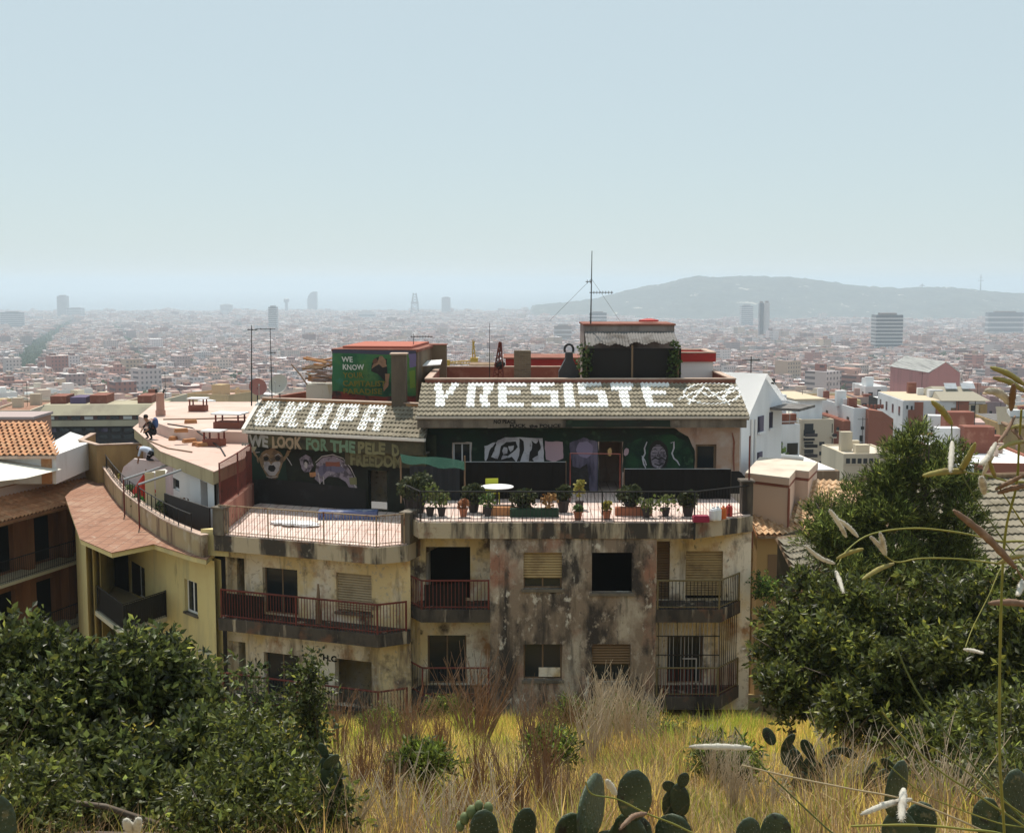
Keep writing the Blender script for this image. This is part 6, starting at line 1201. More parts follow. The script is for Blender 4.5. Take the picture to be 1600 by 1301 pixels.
for i,(x,y,dx) in enumerate(((778,803,.5),(800,806,.7),(835,808,.8),(990,806,.6))):
    p = PZ(x,y,ZT); q = MB(); q.box(p.x-dx,p.x+dx,p.y,p.y+.28,ZT,ZT+.26); q.box(p.x-dx+.03,p.x+dx-.03,p.y+.03,p.y+.25,ZT+.261,ZT+.28); root_here('plant_trough', q, [m_potd,m_brick,mat('green_trough',(.02,.05,.03),.8),m_pot][i], ['dark trough under the white table','terracotta brick trough right of the white table','dark green trough with dry stems','clay trough before the painted door'][i], 'planter')
for x0_,x1_,py_,lab in ((716,884,722,'long black tarpaulin screen behind the white round table'),(976,1142,733,'lower black tarpaulin screen before the bearded face mural')):
    a = P(x0_,py_,44.1); b = P(x1_,py_,44.1); t = thing('tarpaulin_screen', lab, 'screen', ((a.x+b.x)/2,44.1,ZT)); q = MB(); n = 16
    q.add([(a.x+(b.x-a.x)*i/n, 44.1+.05*math.sin(i*1.9), z) for z in (ZT+.03,None) for i in range(n+1) for z in ([z] if z is not None else [a.z-.025*math.sin(i*math.pi/4)**2])],[(i,i+1,n+2+i,n+1+i) for i in range(n)]+[(n+1+i,n+2+i,i+1,i) for i in range(n)]); q.build('tarpaulin', mat('black_tarpaulin',(.016,.014,.013),.8), t)
    for i in range(4): x = a.x+(b.x-a.x)*i/3; q = MB(); q.tube([(x,44.16,ZT),(x,44.16,a.z+.03)],.025,5); q.build('post', m_wood, t)
    q = MB(); q.tube([(a.x,44.13,a.z+.01),(b.x,44.13,a.z+.01)],.012,4); q.build('top_rope', m_steel, t)
# green net over the left end, grey shelter cloth
q = MB(); n=14; top=[P(625+i*7.2,709+math.sin(i*.5)*1.5+i*.75,43.4) for i in range(n+1)]; bot=[P(628+i*7,722+i*.9+math.sin(i*.9)*2,42.9) for i in range(n+1)]
q.add(top+bot,[(i,i+1,n+2+i,n+1+i) for i in range(n)]+[(n+1+i,n+2+i,i+1,i) for i in range(n)]); NT = thing('green_net', 'sagging green netting strung over the left end of the right terrace', 'net', at(640,800,ZT)); q.build('netting', mat('green_netting',(.025,.10,.07),.85,trans=.3,alpha=.55), NT)
for px_,Y in ((626,43.4),(726,43.4)): a=P(px_,712,Y); q=MB(); q.tube([(a.x,a.y,ZT),tuple(a)],.03,5); q.build('post', m_wood, NT)
q = MB(); a=[P(640+i*6,728,43.9) for i in range(14)]; q.add([(p.x,p.y+.06*(i%2),p.z) for i,p in enumerate(a)]+[(p.x,p.y+.06*(i%2),ZT) for i,p in enumerate(a)],[(i,i+1,15+i,14+i) for i in range(13)]+[(14+i,15+i,i+1,i) for i in range(13)]); root_here('corrugated_screen', q, mat('slate_screen',(.06,.065,.075),.8), 'dark corrugated screen under the green net', 'screen')
for lab, a, b, z_, hh in (('dark netting tied along the left part of the red balcony rail',fw(.15,.12),fw(1.75,.11),ZL-ST,.86),('dark netting tied behind the recess balcony rail',(-2.85,40.09),(-1.5,40.09),ZT-ST,.8)):
    q = MB(); q.strip([a,((a[0]+b[0])/2,(a[1]+b[1])/2+.01),b], .012, z_+.1, z_+hh); root_here('balcony_netting', q, MATS['black_netting'], lab, 'netting')
for i,(x,y,r,h,lab) in enumerate(((655,801,.55,1.0,'dark overgrown bush filling the terrace corner'),(640,796,.42,.7,'dark spiky plant against the corner pier'),(740,800,.42,.5,'dark leafy pot behind the front rail'),(818,804,.45,.3,'low dark plant spreading over the trough'),(880,800,.26,.55,'dark shrub in a pot beside the washing line'),(1075,806,.32,.4,'dark weedy pot near the crimson crate'),(985,803,.45,.5,'dark bush below the painted wall'))): plant(x,y,ZT,h,r,lab,mat('dull_leaf',(.04,.05,.02),.7,[((.08,.085,.03),6,W1,.5,.6)],trans=.2),m_potd,n=520,size=.075,pot=.2)
# loose cloth and clutter
FW2 = MB(); t = thing('washing_line', 'thin clothes line pole across the terrace doors', 'pole', at(970,800,ZT)); q = MB(); A=P(891,708,43.5); Bq=P(969,709,43.5); q.tube([A,Bq],.014,4); q.build('line', m_rust, t); q = MB(); q.tube([(Bq.x,Bq.y,ZT),tuple(Bq)],.022,5); q.build('post', m_rust, t); q = MB(); q.tube([(A.x,A.y,ZT),tuple(A)],.022,5); q.build('post', m_rust, t)
# left terrace: foil bags on the floor, tub
rs = random.Random(5)
for i,(x,y,r,lab) in enumerate(((438,819,.28,'crumpled silver bag on the left terrace'),(462,821,.36,'larger crumpled white sheet on the left terrace'),(482,822,.3,'torn white plastic beside the crumpled sheet'))):
    p = PZ(x,y,ZL); q = MB(); q.ball((p.x,p.y,ZL+r*.22),(r*1.5,r,r*.3),10,6,jit=.3,rnd=rs); root_here('crumpled_sheet', q, m_plw, lab, 'sheet')
p = PZ(545,812,ZL); q = MB(); q.box(p.x-1.1,p.x+1.0,p.y,p.y+.5,ZL,ZL+.3); root_here('blue_mattress', q, mat('blue_grey_cloth',(.10,.13,.26),.9,[((.35,.35,.4),2,W1,.55,.65)]), 'blue-grey mattress lying along the mural wall', 'mattress')
# ------------------------------------------------------------------ two people on the neighbouring roof
def person(label, base, deg, joints, edges, mats, cloth):
    """one skinned body; joints: name -> (x,y,z,radius); cloth: list of (joint pair list, material index)"""
    t = thing('person', label, 'person', tuple(base), deg); names = list(joints); me = bpy.data.meshes.new('body')
    me.from_pydata([joints[n][:3] for n in names], [(names.index(a),names.index(b)) for a,b in edges], []); o = bpy.data.objects.new('body', me); COL.objects.link(o)
    sk = o.modifiers.new('skin','SKIN'); 
    if not me.skin_vertices: me.skin_vertices.new()
    for i,n in enumerate(names): r=joints[n][3]; me.skin_vertices[0].data[i].radius=(r,r); me.skin_vertices[0].data[i].use_root = (n=='pelvis')
    o.modifiers.new('s','SUBSURF').levels = 2
    dg = bpy.context.evaluated_depsgraph_get(); m2 = bpy.data.meshes.new_from_object(o.evaluated_get(dg)); bpy.data.objects.remove(o); m2.name='body'
    for m in mats: m2.materials.append(m)
    J = {n: Vector(joints[n][:3]) for n in names}; idx=[]
    for p in m2.polygons:
        c = p.center; best=min(cloth, key=lambda q: min(seg(c,J[a],J[b]) for a,b in q[0])); idx.append(best[1])
    m2.polygons.foreach_set('material_index', idx); m2.polygons.foreach_set('use_smooth',[True]*len(idx)); b = inst('body', m2, t, WM[t]); return t, b, J
def seg(p,a,b): d=b-a; k=max(0,min(1,(p-a).dot(d)/max(d.dot(d),1e-9))); return (p-(a+d*k)).length
m_sk = mat('skin',(.30,.17,.11),.6); m_navy = mat('navy_cloth',(.02,.03,.07),.8); m_blk = mat('black_cloth',(.012,.012,.015),.85); m_hair = mat('dark_hair',(.012,.009,.008),.7); m_shirt = mat('light_blue_shirt',(.50,.56,.68),.8); m_jean = mat('dark_trousers',(.02,.02,.028),.85)
E0 = [('pelvis','spine'),('spine','chest'),('chest','neck'),('neck','head'),('head','crown'),('chest','shl'),('shl','ell'),('ell','hal'),('chest','shr'),('shr','elr'),('elr','har'),('pelvis','hil'),('hil','knl'),('knl','anl'),('anl','tol'),('pelvis','hir'),('hir','knr'),('knr','anr'),('anr','tor')]
CL = lambda top, leg: [([('pelvis','spine'),('spine','chest'),('chest','shl'),('chest','shr'),('shl','ell'),('shr','elr')],top),([('hil','knl'),('knl','anl'),('hir','knr'),('knr','anr'),('anl','tol'),('anr','tor')],leg),([('neck','head'),('head','crown'),('ell','hal'),('elr','har')],2)]
def extras(t, J, hairm, hand=True):
    M = WM[t]; h=J['head']; c=J['crown']; q = MB(M); q.ball(tuple(h.lerp(c,.62)+Vector((0,.02,.02))),(.10,.112,.10),12,8,jit=.05); q.build('hair', hairm, t)
    f=MB(M); fc=h+Vector((0,-.10,.01)); f.tube([fc+Vector((0,.02,.02)),fc+Vector((0,-.022,-.012))],[.008,.014],5); f.build('nose', m_sk, t)
    for sx in (-1,1): e=MB(M); e.ball(tuple(h+Vector((sx*.035,-.088,.03))),.012,6,4); e.build('eye', m_iron, t); e=MB(M); e.ball(tuple(h+Vector((sx*.098,.005,.01))),(.012,.025,.032),6,5); e.build('ear', m_sk, t)
    e=MB(M); e.tube([fc+Vector((-.025,.01,-.055)),fc+Vector((.025,.01,-.055))],.007,4); e.build('mouth', m_redwall, t)
    for s in 'lr':
        a=J['el'+s]; b=J['ha'+s]; d=(b-a).normalized(); sd=d.cross(Vector((0,1,.2))).normalized(); up=sd.cross(d)
        for k,ln in enumerate((.075,.085,.08,.065)): r=b+sd*(-.03+.02*k); q=MB(M); q.tube([r,r+d*ln*.5,r+d*ln*.85-up*ln*.3],[.010,.009,.007],5); q.build('finger', m_sk, t, True)
        r=b+sd*-.035-d*.03; q=MB(M); q.tube([r,r-sd*.03+d*.03,r-sd*.035+d*.055],[.012,.011,.009],5); q.build('thumb', m_sk, t, True)
# crouching at the roof edge, backpack on
c = PZ(240,690,ZP+.0); c = PZ(238,686,ZP)
J1 = {'pelvis':(0,.12,.26,.15),'spine':(0,.02,.45,.14),'chest':(0,-.12,.66,.15),'neck':(0,-.22,.82,.06),'head':(0,-.28,.92,.095),'crown':(0,-.30,1.04,.08),'shl':(.19,-.12,.72,.065),'ell':(.26,-.28,.50,.045),'hal':(.14,-.42,.36,.036),'shr':(-.19,-.12,.72,.065),'elr':(-.26,-.30,.50,.045),'har':(-.12,-.44,.38,.036),'hil':(.11,.08,.25,.10),'knl':(.17,-.28,.46,.07),'anl':(.15,-.08,.07,.045),'tol':(.16,-.22,.035,.035),'hir':(-.11,.08,.25,.10),'knr':(-.17,-.30,.44,.07),'anr':(-.15,-.10,.07,.045),'tor':(-.17,-.24,.035,.035)}
t, b, J = person('person in black with a blue backpack crouching at the roof edge', c, -48, J1, E0, [m_blk,m_blk,m_sk], CL(0,1)); extras(t,J,m_hair)
q = MB(WM[t]); q.ball((0,.16,.70),(.17,.13,.25),10,8); o = q.build('backpack', mat('blue_backpack',(.05,.10,.25),.7), t, True)
for sx in (-1,1): q = MB(WM[t]); q.tube([(sx*.12,.1,.88),(sx*.13,-.1,.84),(sx*.13,-.26,.62),(sx*.13,.02,.48)],.018,5); q.build('strap', m_redwall, o)
# leaning over the dividing wall, one arm reaching down
c = Vector((-15.35,53.05,ZY+1.75))
J2 = {'pelvis':(.12,.0,.30,.14),'spine':(-.05,-.02,.42,.14),'chest':(-.30,-.04,.50,.15),'neck':(-.45,-.06,.54,.06),'head':(-.53,-.08,.50,.095),'crown':(-.64,-.09,.46,.08),'shl':(-.34,-.22,.46,.065),'ell':(-.38,-.30,.18,.045),'hal':(-.40,-.32,-.08,.036),'shr':(-.32,.14,.46,.065),'elr':(-.36,.2,.18,.045),'har':(-.38,.18,.0,.036),'hil':(.18,-.09,.28,.10),'knl':(-.05,-.16,.05,.075),'anl':(.24,-.12,.04,.05),'tol':(.32,-.14,.03,.035),'hir':(.2,.09,.28,.10),'knr':(.50,.05,.14,.075),'anr':(.74,.04,-.16,.05),'tor':(.72,-.08,-.22,.035)}
t, b, J = person('person in a pale blue shirt bending over the pink dividing wall', c, -30, J2, E0, [m_shirt,m_jean,m_sk], CL(0,1)); extras(t,J,m_hair)
# ------------------------------------------------------------------ vegetation
def leafmat(name, c1, c2, c3, rough=.44, trans=.38, sc=1.6, spec=.42):
    m = mat(name, c1, rough, attr='col', trans=trans, spec=spec); m['tone'] = [c*1.15 for c in c1]; return m
m_carob = leafmat('glossy_dark_leaf', (.070,.086,.024), (.145,.16,.045), (.27,.26,.10))
m_shr2 = leafmat('yellow_green_leaf', (.080,.094,.022), (.15,.165,.042), (.25,.22,.07))
m_pine = leafmat('pine_needle', (.095,.12,.03), (.17,.19,.048), (.26,.23,.08), .6, .40, .9, .3)
m_sap = leafmat('sapling_leaf', (.060,.080,.024), (.10,.12,.03), (.17,.15,.05))
m_bark = mat('grey_bark', (.11,.085,.065), .95, [((.20,.17,.14),6,VS,.5,.7)])
def unit(a): return a/np.maximum(np.linalg.norm(a, axis=1), 1e-9)[:,None]
def leaf_quads(C, D, ln, wd, rs, droop=.0):
    """leaves at C pointing along D (folded lozenges)"""
    n = len(C); D = unit(D); N_ = unit(np.cross(D, rs.normal(size=(n,3)))); ln = ln[:,None]; wd = wd[:,None]
    mid = C + D*ln*.5; U = np.cross(N_, D)
    V = np.stack([C, mid+N_*wd*.5+U*wd*.12, C+D*ln, mid-N_*wd*.5+U*wd*.12], 1)
    return V.reshape(-1,3)
def crown(lobes, shoots, per, ln, wd, seed, up=.35, shell=.45, twig=.3, spread=1.0, sub=7):
    rs = np.random.default_rng(seed); big = lobes; lobes = []
    for l in big:                                            # each bough breaks into uneven clumps
        for k in range(sub):
            d = rs.normal(size=3); d /= np.linalg.norm(d); f = rs.uniform(.45,1.0); lobes.append((l[0]+d[0]*l[3]*f, l[1]+d[1]*l[3]*f, l[2]+d[2]*l[3]*f*.9, l[3]*rs.uniform(.22,.48)))
    L_ = np.array([l[:3] for l in lobes]); R_ = np.array([l[3] for l in lobes]); wts = R_**2/np.sum(R_**2)
    k = rs.choice(len(lobes), shoots, p=wts); d = unit(rs.normal(size=(shoots,3))+np.array([0,0,.25])); rad = R_[k]*(shell+(1-shell)*rs.random(shoots)**.6)*rs.uniform(.85,1.12,shoots)
    B = L_[k]+d*rad[:,None]*np.array([1,1,.9]); ax = unit(d+np.array([0,0,up])+rs.normal(0,.35,(shoots,3)))
    C = np.repeat(B, per, 0)+np.repeat(ax, per, 0)*(rs.uniform(0,twig,shoots*per))[:,None]; D = np.repeat(ax, per, 0)*.7+unit(rs.normal(size=(shoots*per,3)))*spread
    n = shoots*per; return leaf_quads(C, D, ln*rs.uniform(.6,1.25,n), wd*rs.uniform(.6,1.25,n), rs)
def pxl(l): p = P(l[0],l[1],l[2]); return (p.x,p.y,p.z,l[3]/F_PX*l[2])
def leafcols(me, m, seed):                                   # every leaf its own tone
    rs = np.random.default_rng(seed); n = len(me.polygons); b = np.array(m['tone']); v = (rs.lognormal(-.25,.5,n)*np.repeat(rs.lognormal(-.08,.4,n//9+1),9)[:n])[:,None]; y_ = (rs.random(n) < .12)[:,None]
    C = np.ones((n,4)); C[:,:3] = np.clip(b*v*np.where(y_, np.array([[1.9,1.6,1.2]]), 1.0),.006,.5); at_ = me.attributes.new('col','FLOAT_COLOR','FACE'); at_.data.foreach_set('color', C.astype(np.float32).ravel())
def shrub(name, label, cat, lobes, shoots, per, ln, wd, m, seed, base=None, group=None, trunkr=.09, **kw):
    lb = [pxl(l) for l in lobes]; cx = sum(l[0] for l in lb)/len(lb) if base is None else base[0]; cy = sum(l[1] for l in lb)/len(lb) if base is None else base[1]
    t = thing(name, label, cat, (cx,cy,gz(cx,cy)-.05), 0, group); V = crown(lb, shoots, per, ln, wd, seed, **kw)
    V = V-np.array(WM[t].translation); me = tri_mesh('crown', V, np.arange(len(V)).reshape(-1,4), m); leafcols(me, m, seed); inst('crown', me, t, WM[t])
    rs = random.Random(seed); q = MB(); b = WM[t].translation; zc = min(l[2] for l in lb)
    fork = Vector((cx,cy,max(b.z+.35*(sum(l[2] for l in lb)/len(lb)-b.z), b.z+.15)))
    q.tube([b, b.lerp(fork,.5)+Vector((rs.uniform(-.05,.05),0,0)), fork], [trunkr*1.25,trunkr,trunkr*.85], 7)
    for l in lb:
        e = Vector(l[:3]); mid = fork.lerp(e,.55)+Vector((rs.uniform(-.15,.15),rs.uniform(-.1,.1),.1*l[3])); q.tube([fork, mid, e], [trunkr*.6,trunkr*.35,trunkr*.15], 5)
        for k in range(5): d = Vector((rs.gauss(0,1),rs.gauss(0,1),rs.gauss(.4,1))).normalized(); q.tube([mid.lerp(e,.5+.1*k), e+d*l[3]*(.85 if k < 3 else 1.22)], [trunkr*.16,trunkr*.05], 4)
    q.build('trunk', m_bark, t, True); return t
shrub('leafy_shrub','wide glossy-leaved shrub filling the slope below the yellow house','shrub',[(35,1085,13.2,85),(120,1090,13,90),(215,1075,12.7,85),(280,1055,13,55),(300,1110,12.6,50),(90,1170,12.2,110),(220,1180,11.8,100),(310,1190,11.5,70),(-30,1150,12,100),(140,1265,11,100),(260,1275,10.8,90)],5200,9,.10,.052,m_carob,1,trunkr=.12)
shrub('leafy_shrub','taller loose shrub rising in front of the brown balconies','shrub',[(14,1040,15.5,32),(60,1060,15.5,36),(-15,1085,15,50),(92,1030,15.8,16)],700,10,.09,.045,m_sap,2,trunkr=.08)
shrub('leafy_shrub','dark low shrub with yellowing tips in the left foreground','shrub',[(395,1180,11,52),(440,1235,10.5,60),(360,1245,10.2,62),(330,1300,9.6,70),(470,1290,9.8,55),(50,1300,9,80),(20,1240,9.4,60)],1900,10,.07,.032,m_shr2,3,trunkr=.07)
shrub('sapling','thin sapling with sparse leaves and pale forked stems before the left balcony','sapling',[(388,1085,16,20),(400,1125,16,24),(372,1150,16,24),(410,1165,16,22),(440,1120,16,12),(380,1050,16,12)],170,8,.10,.045,m_sap,4,base=(P(385,1200,16).x,16),trunkr=.05,shell=.2,twig=.35)
shrub('sapling','dense upright dark sapling beside the painted initials','sapling',[(481,1045,15,10),(482,1075,15,14),(479,1105,15,14),(474,1140,15,17),(488,1165,15,17),(478,1200,14.5,24),(460,1205,14.5,20)],480,9,.075,.036,m_carob,5,base=(P(480,1240,15).x,15),trunkr=.05)
shrub('leafy_shrub','broad yellow-green shrub bank beside the barred balcony','shrub',[(1215,1015,21.5,55),(1270,965,22,55),(1340,965,22,70),(1410,985,21.5,80),(1245,1075,20.5,55),(1320,1060,20.5,80),(1400,1080,20,85),(1330,1130,19.5,55),(1420,1150,19,60)],4200,9,.14,.062,m_shr2,6,trunkr=.12)
shrub('leafy_shrub','dark shaded shrub mass behind the leggy weeds','shrub',[(1480,960,21,75),(1560,960,20.5,80),(1490,1050,19.5,85),(1570,1060,19,95),(1500,1130,18.5,70),(1590,1150,18,80),(1630,1000,19,80)],2500,9,.14,.06,m_shr2,7,trunkr=.12)
shrub('pine_tree','dense green conifer standing above the shrubs and tiled roofs','tree',[(1424,706,30,34),(1400,735,30,42),(1452,738,30,46),(1490,765,30.2,30),(1360,790,30,48),(1425,790,30,64),(1478,815,30,52),(1318,820,30,46),(1380,850,30,66),(1450,870,30,66),(1290,862,29.6,40),(1335,890,29.5,52),(1410,915,29.5,66),(1490,880,30,40),(1280,800,30.3,20)],5600,12,.19,.028,m_pine,8,base=(P(1420,1100,30).x,30),trunkr=.2,up=.8,shell=.35,twig=.34,spread=.55)
shrub('small_bush','bright green bush in the gap beside the dark shed','bush',[(1198,912,40.8,14),(1206,925,40.8,14),(1192,926,40.8,13)],160,9,.11,.055,leafmat('fresh_leaf',(.09,.15,.03),(.13,.20,.04),(.2,.22,.06)),9,trunkr=.04)
shrub('creeper','rust and green creeper climbing over the shed roof','creeper',[(1285,925,38,26),(1310,905,38,24),(1335,925,37,22),(1262,935,37.5,16),(1300,880,38.5,16)],420,9,.11,.05,leafmat('rusty_leaf',(.16,.10,.045),(0,0,0),(0,0,0),.6,.3),10,trunkr=.05)
for i,(x,y,Y,r,lab) in enumerate(((905,1120,31,26,'feathery lime-green weed clump by the house wall'),(1000,1140,29,34,'rounded green weed clump before the barred balcony'),(960,1120,31,24,'smaller green weed clump between the wall and dry stalks'),(700,1105,34,16,'yellow-green weeds at the foot of the recess wall'),(600,1130,27,16,'small leafy weed patch in the golden grass'),(1075,1165,22,24,'low green weeds right of the straw stalks'),(1135,1195,16,22,'leafy weeds between the pale pods and cactus'),(860,1180,16,16,'green sprigs among the brown stems'),(660,1200,14,14,'yellowish sprigs in the tangled straw'))):
    shrub('weed_clump', lab, 'weeds', [(x,y,Y,r),(x+r*1.1,y+r*.25,Y-.4,r*.8),(x-r*1.1,y+r*.2,Y-.2,r*.8)], 420, 9, .10, .028, leafmat('weed_green',(.09,.12,.02),(.15,.17,.03),(.22,.2,.05),.6,.4), 20+i, trunkr=.02, up=.7)
shrub('leafy_shrub','low tangled dark shrub running down to the lower right corner','shrub',[(1500,1190,14.5,60),(1580,1180,14,75),(1440,1185,15,45),(1600,1250,12.5,60),(1540,1235,13,50)],1300,9,.10,.045,m_shr2,41,trunkr=.07)
for i in range(5): 
    x_,Y_ = ((1290,1400,1480,1560,1240)[i],(13.5,13,12,11,14.5)[i]); p_ = P(x_,1200,Y_); shrub('weed_clump',['grey-green weeds around the drooping cactus','leafy weeds beneath the shrub bank','weeds at the foot of the tall narrow cactus','dark weeds in the lower right corner','dusty weeds left of the drooping cactus'][i],'weeds',[(x_,443+(-gz(p_.x,Y_)-.25)/Y_*F_PX,Y_,.28*F_PX/Y_),(x_+40,443+(-gz(p_.x,Y_)-.2)/Y_*F_PX,Y_-.3,.22*F_PX/Y_)],200,8,.09,.03,leafmat('dusty_weed',(.10,.105,.045),(0,0,0),(0,0,0),.6,.3),60+i,trunkr=.02,up=.6)
# grass and straw
def blades(n, y0, y1, hmin, hmax, wd, seed, cols, lean=.35, dens=None):
    rs = np.random.default_rng(seed); y = np.sqrt(rs.uniform(y0**2, y1**2, n)); x = rs.uniform(-.48,.48,n)*y
    nzv = .5+.2*np.sin(x*1.1+.7*y)+.18*np.sin(.53*y-1.7*x+2)+.14*np.sin(2.9*x+1.3*y+1)+.12*np.sin(4.1*y-3.3*x)+rs.normal(0,.10,n)
    keep = rs.random(n) < np.clip(.25+1.3*(.5+.3*np.sin(1.9*x-.8*y+.4)+.3*np.sin(1.45*y+.9*x)+.2*np.sin(5*x+2.2*y)),.12,1); x=x[keep]; y=y[keep]; nzv=nzv[keep]; n=len(x)
    z = ground(x,y)-.02; hgt = rs.uniform(hmin,hmax,n)*(1-.3*np.clip((y-30)/8,0,1))*(.55+.6*nzv.clip(0,1)+.8*np.clip(np.sin(2.3*x+.9*y)*np.sin(1.7*y-1.1*x+1),0,1)**3); an = rs.uniform(0,6.283,n); ln = np.clip(np.abs(rs.normal(0,lean,n)),0,1.1); dx = np.cos(an)*ln*hgt; dy = np.sin(an)*ln*hgt
    wa = rs.uniform(0,3.14,n); wx = np.cos(wa)*wd*rs.uniform(.6,1.4,n); wy = np.sin(wa)*wd*.5
    V = np.stack([np.stack([x-wx,y-wy,z],1), np.stack([x+wx,y+wy,z],1), np.stack([x+wx*.7+dx*.4,y+wy*.7+dy*.4,z+hgt*.6],1), np.stack([x+dx,y+dy,z+hgt],1), np.stack([x-wx*.7+dx*.4,y-wy*.7+dy*.4,z+hgt*.6],1)],1)
    c = np.array(cols); nearb = np.clip((21-y)/10,0,1)*.9*(rs.random(n)); k = np.clip((nzv*len(c)).astype(int),0,len(c)-1); C = np.ones((n,4)); C[:,:3] = (c[k]*(1-nearb[:,None])+np.array([[.27,.17,.085]])*nearb[:,None])*rs.uniform(.55,1.25,(n,1))
    b = (np.arange(n)*5)[:,None]; F = np.stack([b+np.array([0,1,2]),b+np.array([0,2,4]),b+np.array([4,2,3])],1).reshape(-1,3); return V.reshape(-1,3), F, np.repeat(C,3,0)
def field(name, VFC, m, label):
    V,F,C = VFC; me = tri_mesh(name, V, F, m); at_ = me.attributes.new('col','FLOAT_COLOR','FACE'); at_.data.foreach_set('color', C.astype(np.float32).ravel())
    o = bpy.data.objects.new(name, me); COL.objects.link(o); WM[o]=Matrix.Identity(4); stuff(o, label, 'grass')
m_grass = mat('grass_blades', (.3,.25,.1), .6, attr='col', trans=.5, spec=.25)
GC = [(.20,.26,.04),(.40,.42,.06),(.68,.55,.12),(.76,.56,.16),(.48,.30,.09),(.38,.42,.055),(.24,.32,.04)]
field('grass', blades(300000, 7, 38.6, .14, .52, .0065, 31, GC), m_grass, 'sunlit golden and green grass covering the slope')
field('dry_straw', blades(46000, 7.5, 20, .2, .6, .004, 32, [(.40,.29,.16),(.58,.46,.29),(.22,.13,.075),(.34,.22,.12),(.16,.09,.05)], lean=.8), m_grass, 'tangled pale straw lying through the grass')
# dry brown stem bushes
m_dry = [mat('dry_stem_'+n, c, .9) for n, c in (('brown',(.22,.135,.085)),('pale',(.50,.40,.28)),('red',(.27,.155,.085)))]
def dry_mesh(k, n, h, spread, r):
    rs = random.Random(k); q = MB()
    for i in range(n):
        a = rs.uniform(0,6.283); s = rs.random()**.7*spread; l = h*rs.uniform(.55,1.05); e = Vector((math.cos(a)*s*l,math.sin(a)*s*l,l)); m = e*.5+Vector((rs.uniform(-.06,.06)*h,rs.uniform(-.06,.06)*h,0)); b = Vector((math.cos(a)*.05,math.sin(a)*.05,0))
        q.tube([b,m,e],[r,r*.75,r*.35],3,cap=False)
        for j in range(2): f = rs.uniform(.45,.85); s0 = m.lerp(e,(f-.45)*2); d = Vector((rs.uniform(-1,1),rs.uniform(-1,1),1.2)).normalized()*h*rs.uniform(.12,.28); q.tube([s0,s0+d],[r*.5,r*.22],3,cap=False)
    return q
DRY = [dry_mesh(1,60,1.0,.55,.006), dry_mesh(2,45,1.0,.30,.006), dry_mesh(3,34,1.0,.75,.008)]
DM = [[DRY[k].mesh('stems', m_dry[j]) for j in range(3)] for k in range(3)]
LABD = {}
def dry(px, py, Y, h, k, j, lab):
    p = P(px,py,Y); z = gz(p.x,Y); t = thing('dry_bush', lab, 'dry bush', (p.x,Y,z-.03), 0, 'dry bushes on the slope'); inst('stems', DM[k][j], t, TR(p.x,Y,z-.03,random.uniform(0,360),h))
dry(745,1150,27,2.3,0,0,'tall brown leafless bush reaching up before the bay wall'); dry(735,1160,26,1.6,2,2,'wide reddish dry bush at the foot of the tall brown one')
for i,(x,Y,h,k,j) in enumerate(((585,21,1.3,1,0),(640,24,1.4,0,2),(860,24,1.5,1,0),(900,28,1.4,0,2),(530,19,1.2,1,2),(620,18,.9,0,0),(565,13,1.0,1,2),(610,12,.9,1,0),(665,14,1.0,1,2),(745,14,1.1,1,2),(805,12.5,1.2,1,0),(850,14,1.3,1,2),(880,12,1.0,1,0),(730,10.5,.8,1,2),(830,17,1.2,1,0),(690,17,1.0,1,2))): dry(x,1200,Y,h,k,j,'clump of thin brown dry stems standing in the grass')
for i,(x,Y,h) in enumerate(((960,22,1.7),(985,21,1.5),(940,20,1.5),(1010,20,1.2),(920,18,1.4),(1120,15,1.0),(1150,13,.9))): dry(x,1150,Y,h,1,1,'clump of pale upright straw stalks among the green weeds')
for i,(x,Y,h) in enumerate(((620,10.5,.8),(690,9.8,.8),(780,9.6,.8),(1330,12,.9),(1200,13,.8),(1480,11,.9),(540,10.2,.8))): dry(x,1200,Y,h,2,1,'low spreading tuft of bleached dry twigs')
# prickly pears
m_pad = mat('cactus_pad', (.030,.046,.022), .5, [((.055,.075,.035),3,W1,.45,.62),((.13,.12,.06),11,W1,.60,.66),((.02,.02,.015),7,W1,.60,.68)], spec=.4, bump=(40,.5,.02)); m_spine = mat('pale_areole', (.30,.29,.22), .9)
def padw(t): q = abs(2*t**.92-1)**(2.4 if t > .5 else 1.9); return .40*math.sqrt(max(0,1-q))
def pad_mesh(seed):
    rs = random.Random(seed); q = MB(); n, m = 22, 12; v=[]; f=[]
    for i in range(m+1):                                     # obovate outline, flat, thick rim; y is the thin axis
        t = i/m; z = t; wd = padw(t) if 0 < i < m else (.05 if i == 0 else .12)
        for j in range(n): a = 6.283*j/n; v.append((wd*math.cos(a)*(1+rs.uniform(-.02,.02)), .075*math.sin(a)*min(1,wd*3.2)+.03*math.sin(t*3), z))
    for i in range(m):
        for j in range(n): f.append((i*n+j,i*n+(j+1)%n,(i+1)*n+(j+1)%n,(i+1)*n+j))
    f += [tuple(range(n-1,-1,-1)), tuple(range(m*n,(m+1)*n))]; q.add(v,f); s = MB()
    for r in range(1,7):
        t = r/7.2; wd = padw(t)
        for c in range(-3,4):
            x = c*.115+(.057 if r%2 else 0)+rs.uniform(-.025,.025)
            if abs(x) < wd*.86 and rs.random() < .6: yy = .075*math.sqrt(max(0,1-(x/wd)**2))*min(1,wd*3.2); [s.ball((x,sy*yy+.03*math.sin(t*3),t+.02*math.sin(c*5+r)),(.008+.008*((c*3+r)%3)/2,.006,.010),5,4) for sy in (-1,1)]
    return q.mesh('pad', m_pad, smooth=True), s.mesh('areoles', m_spine)
PADS = [pad_mesh(i) for i in range(3)]
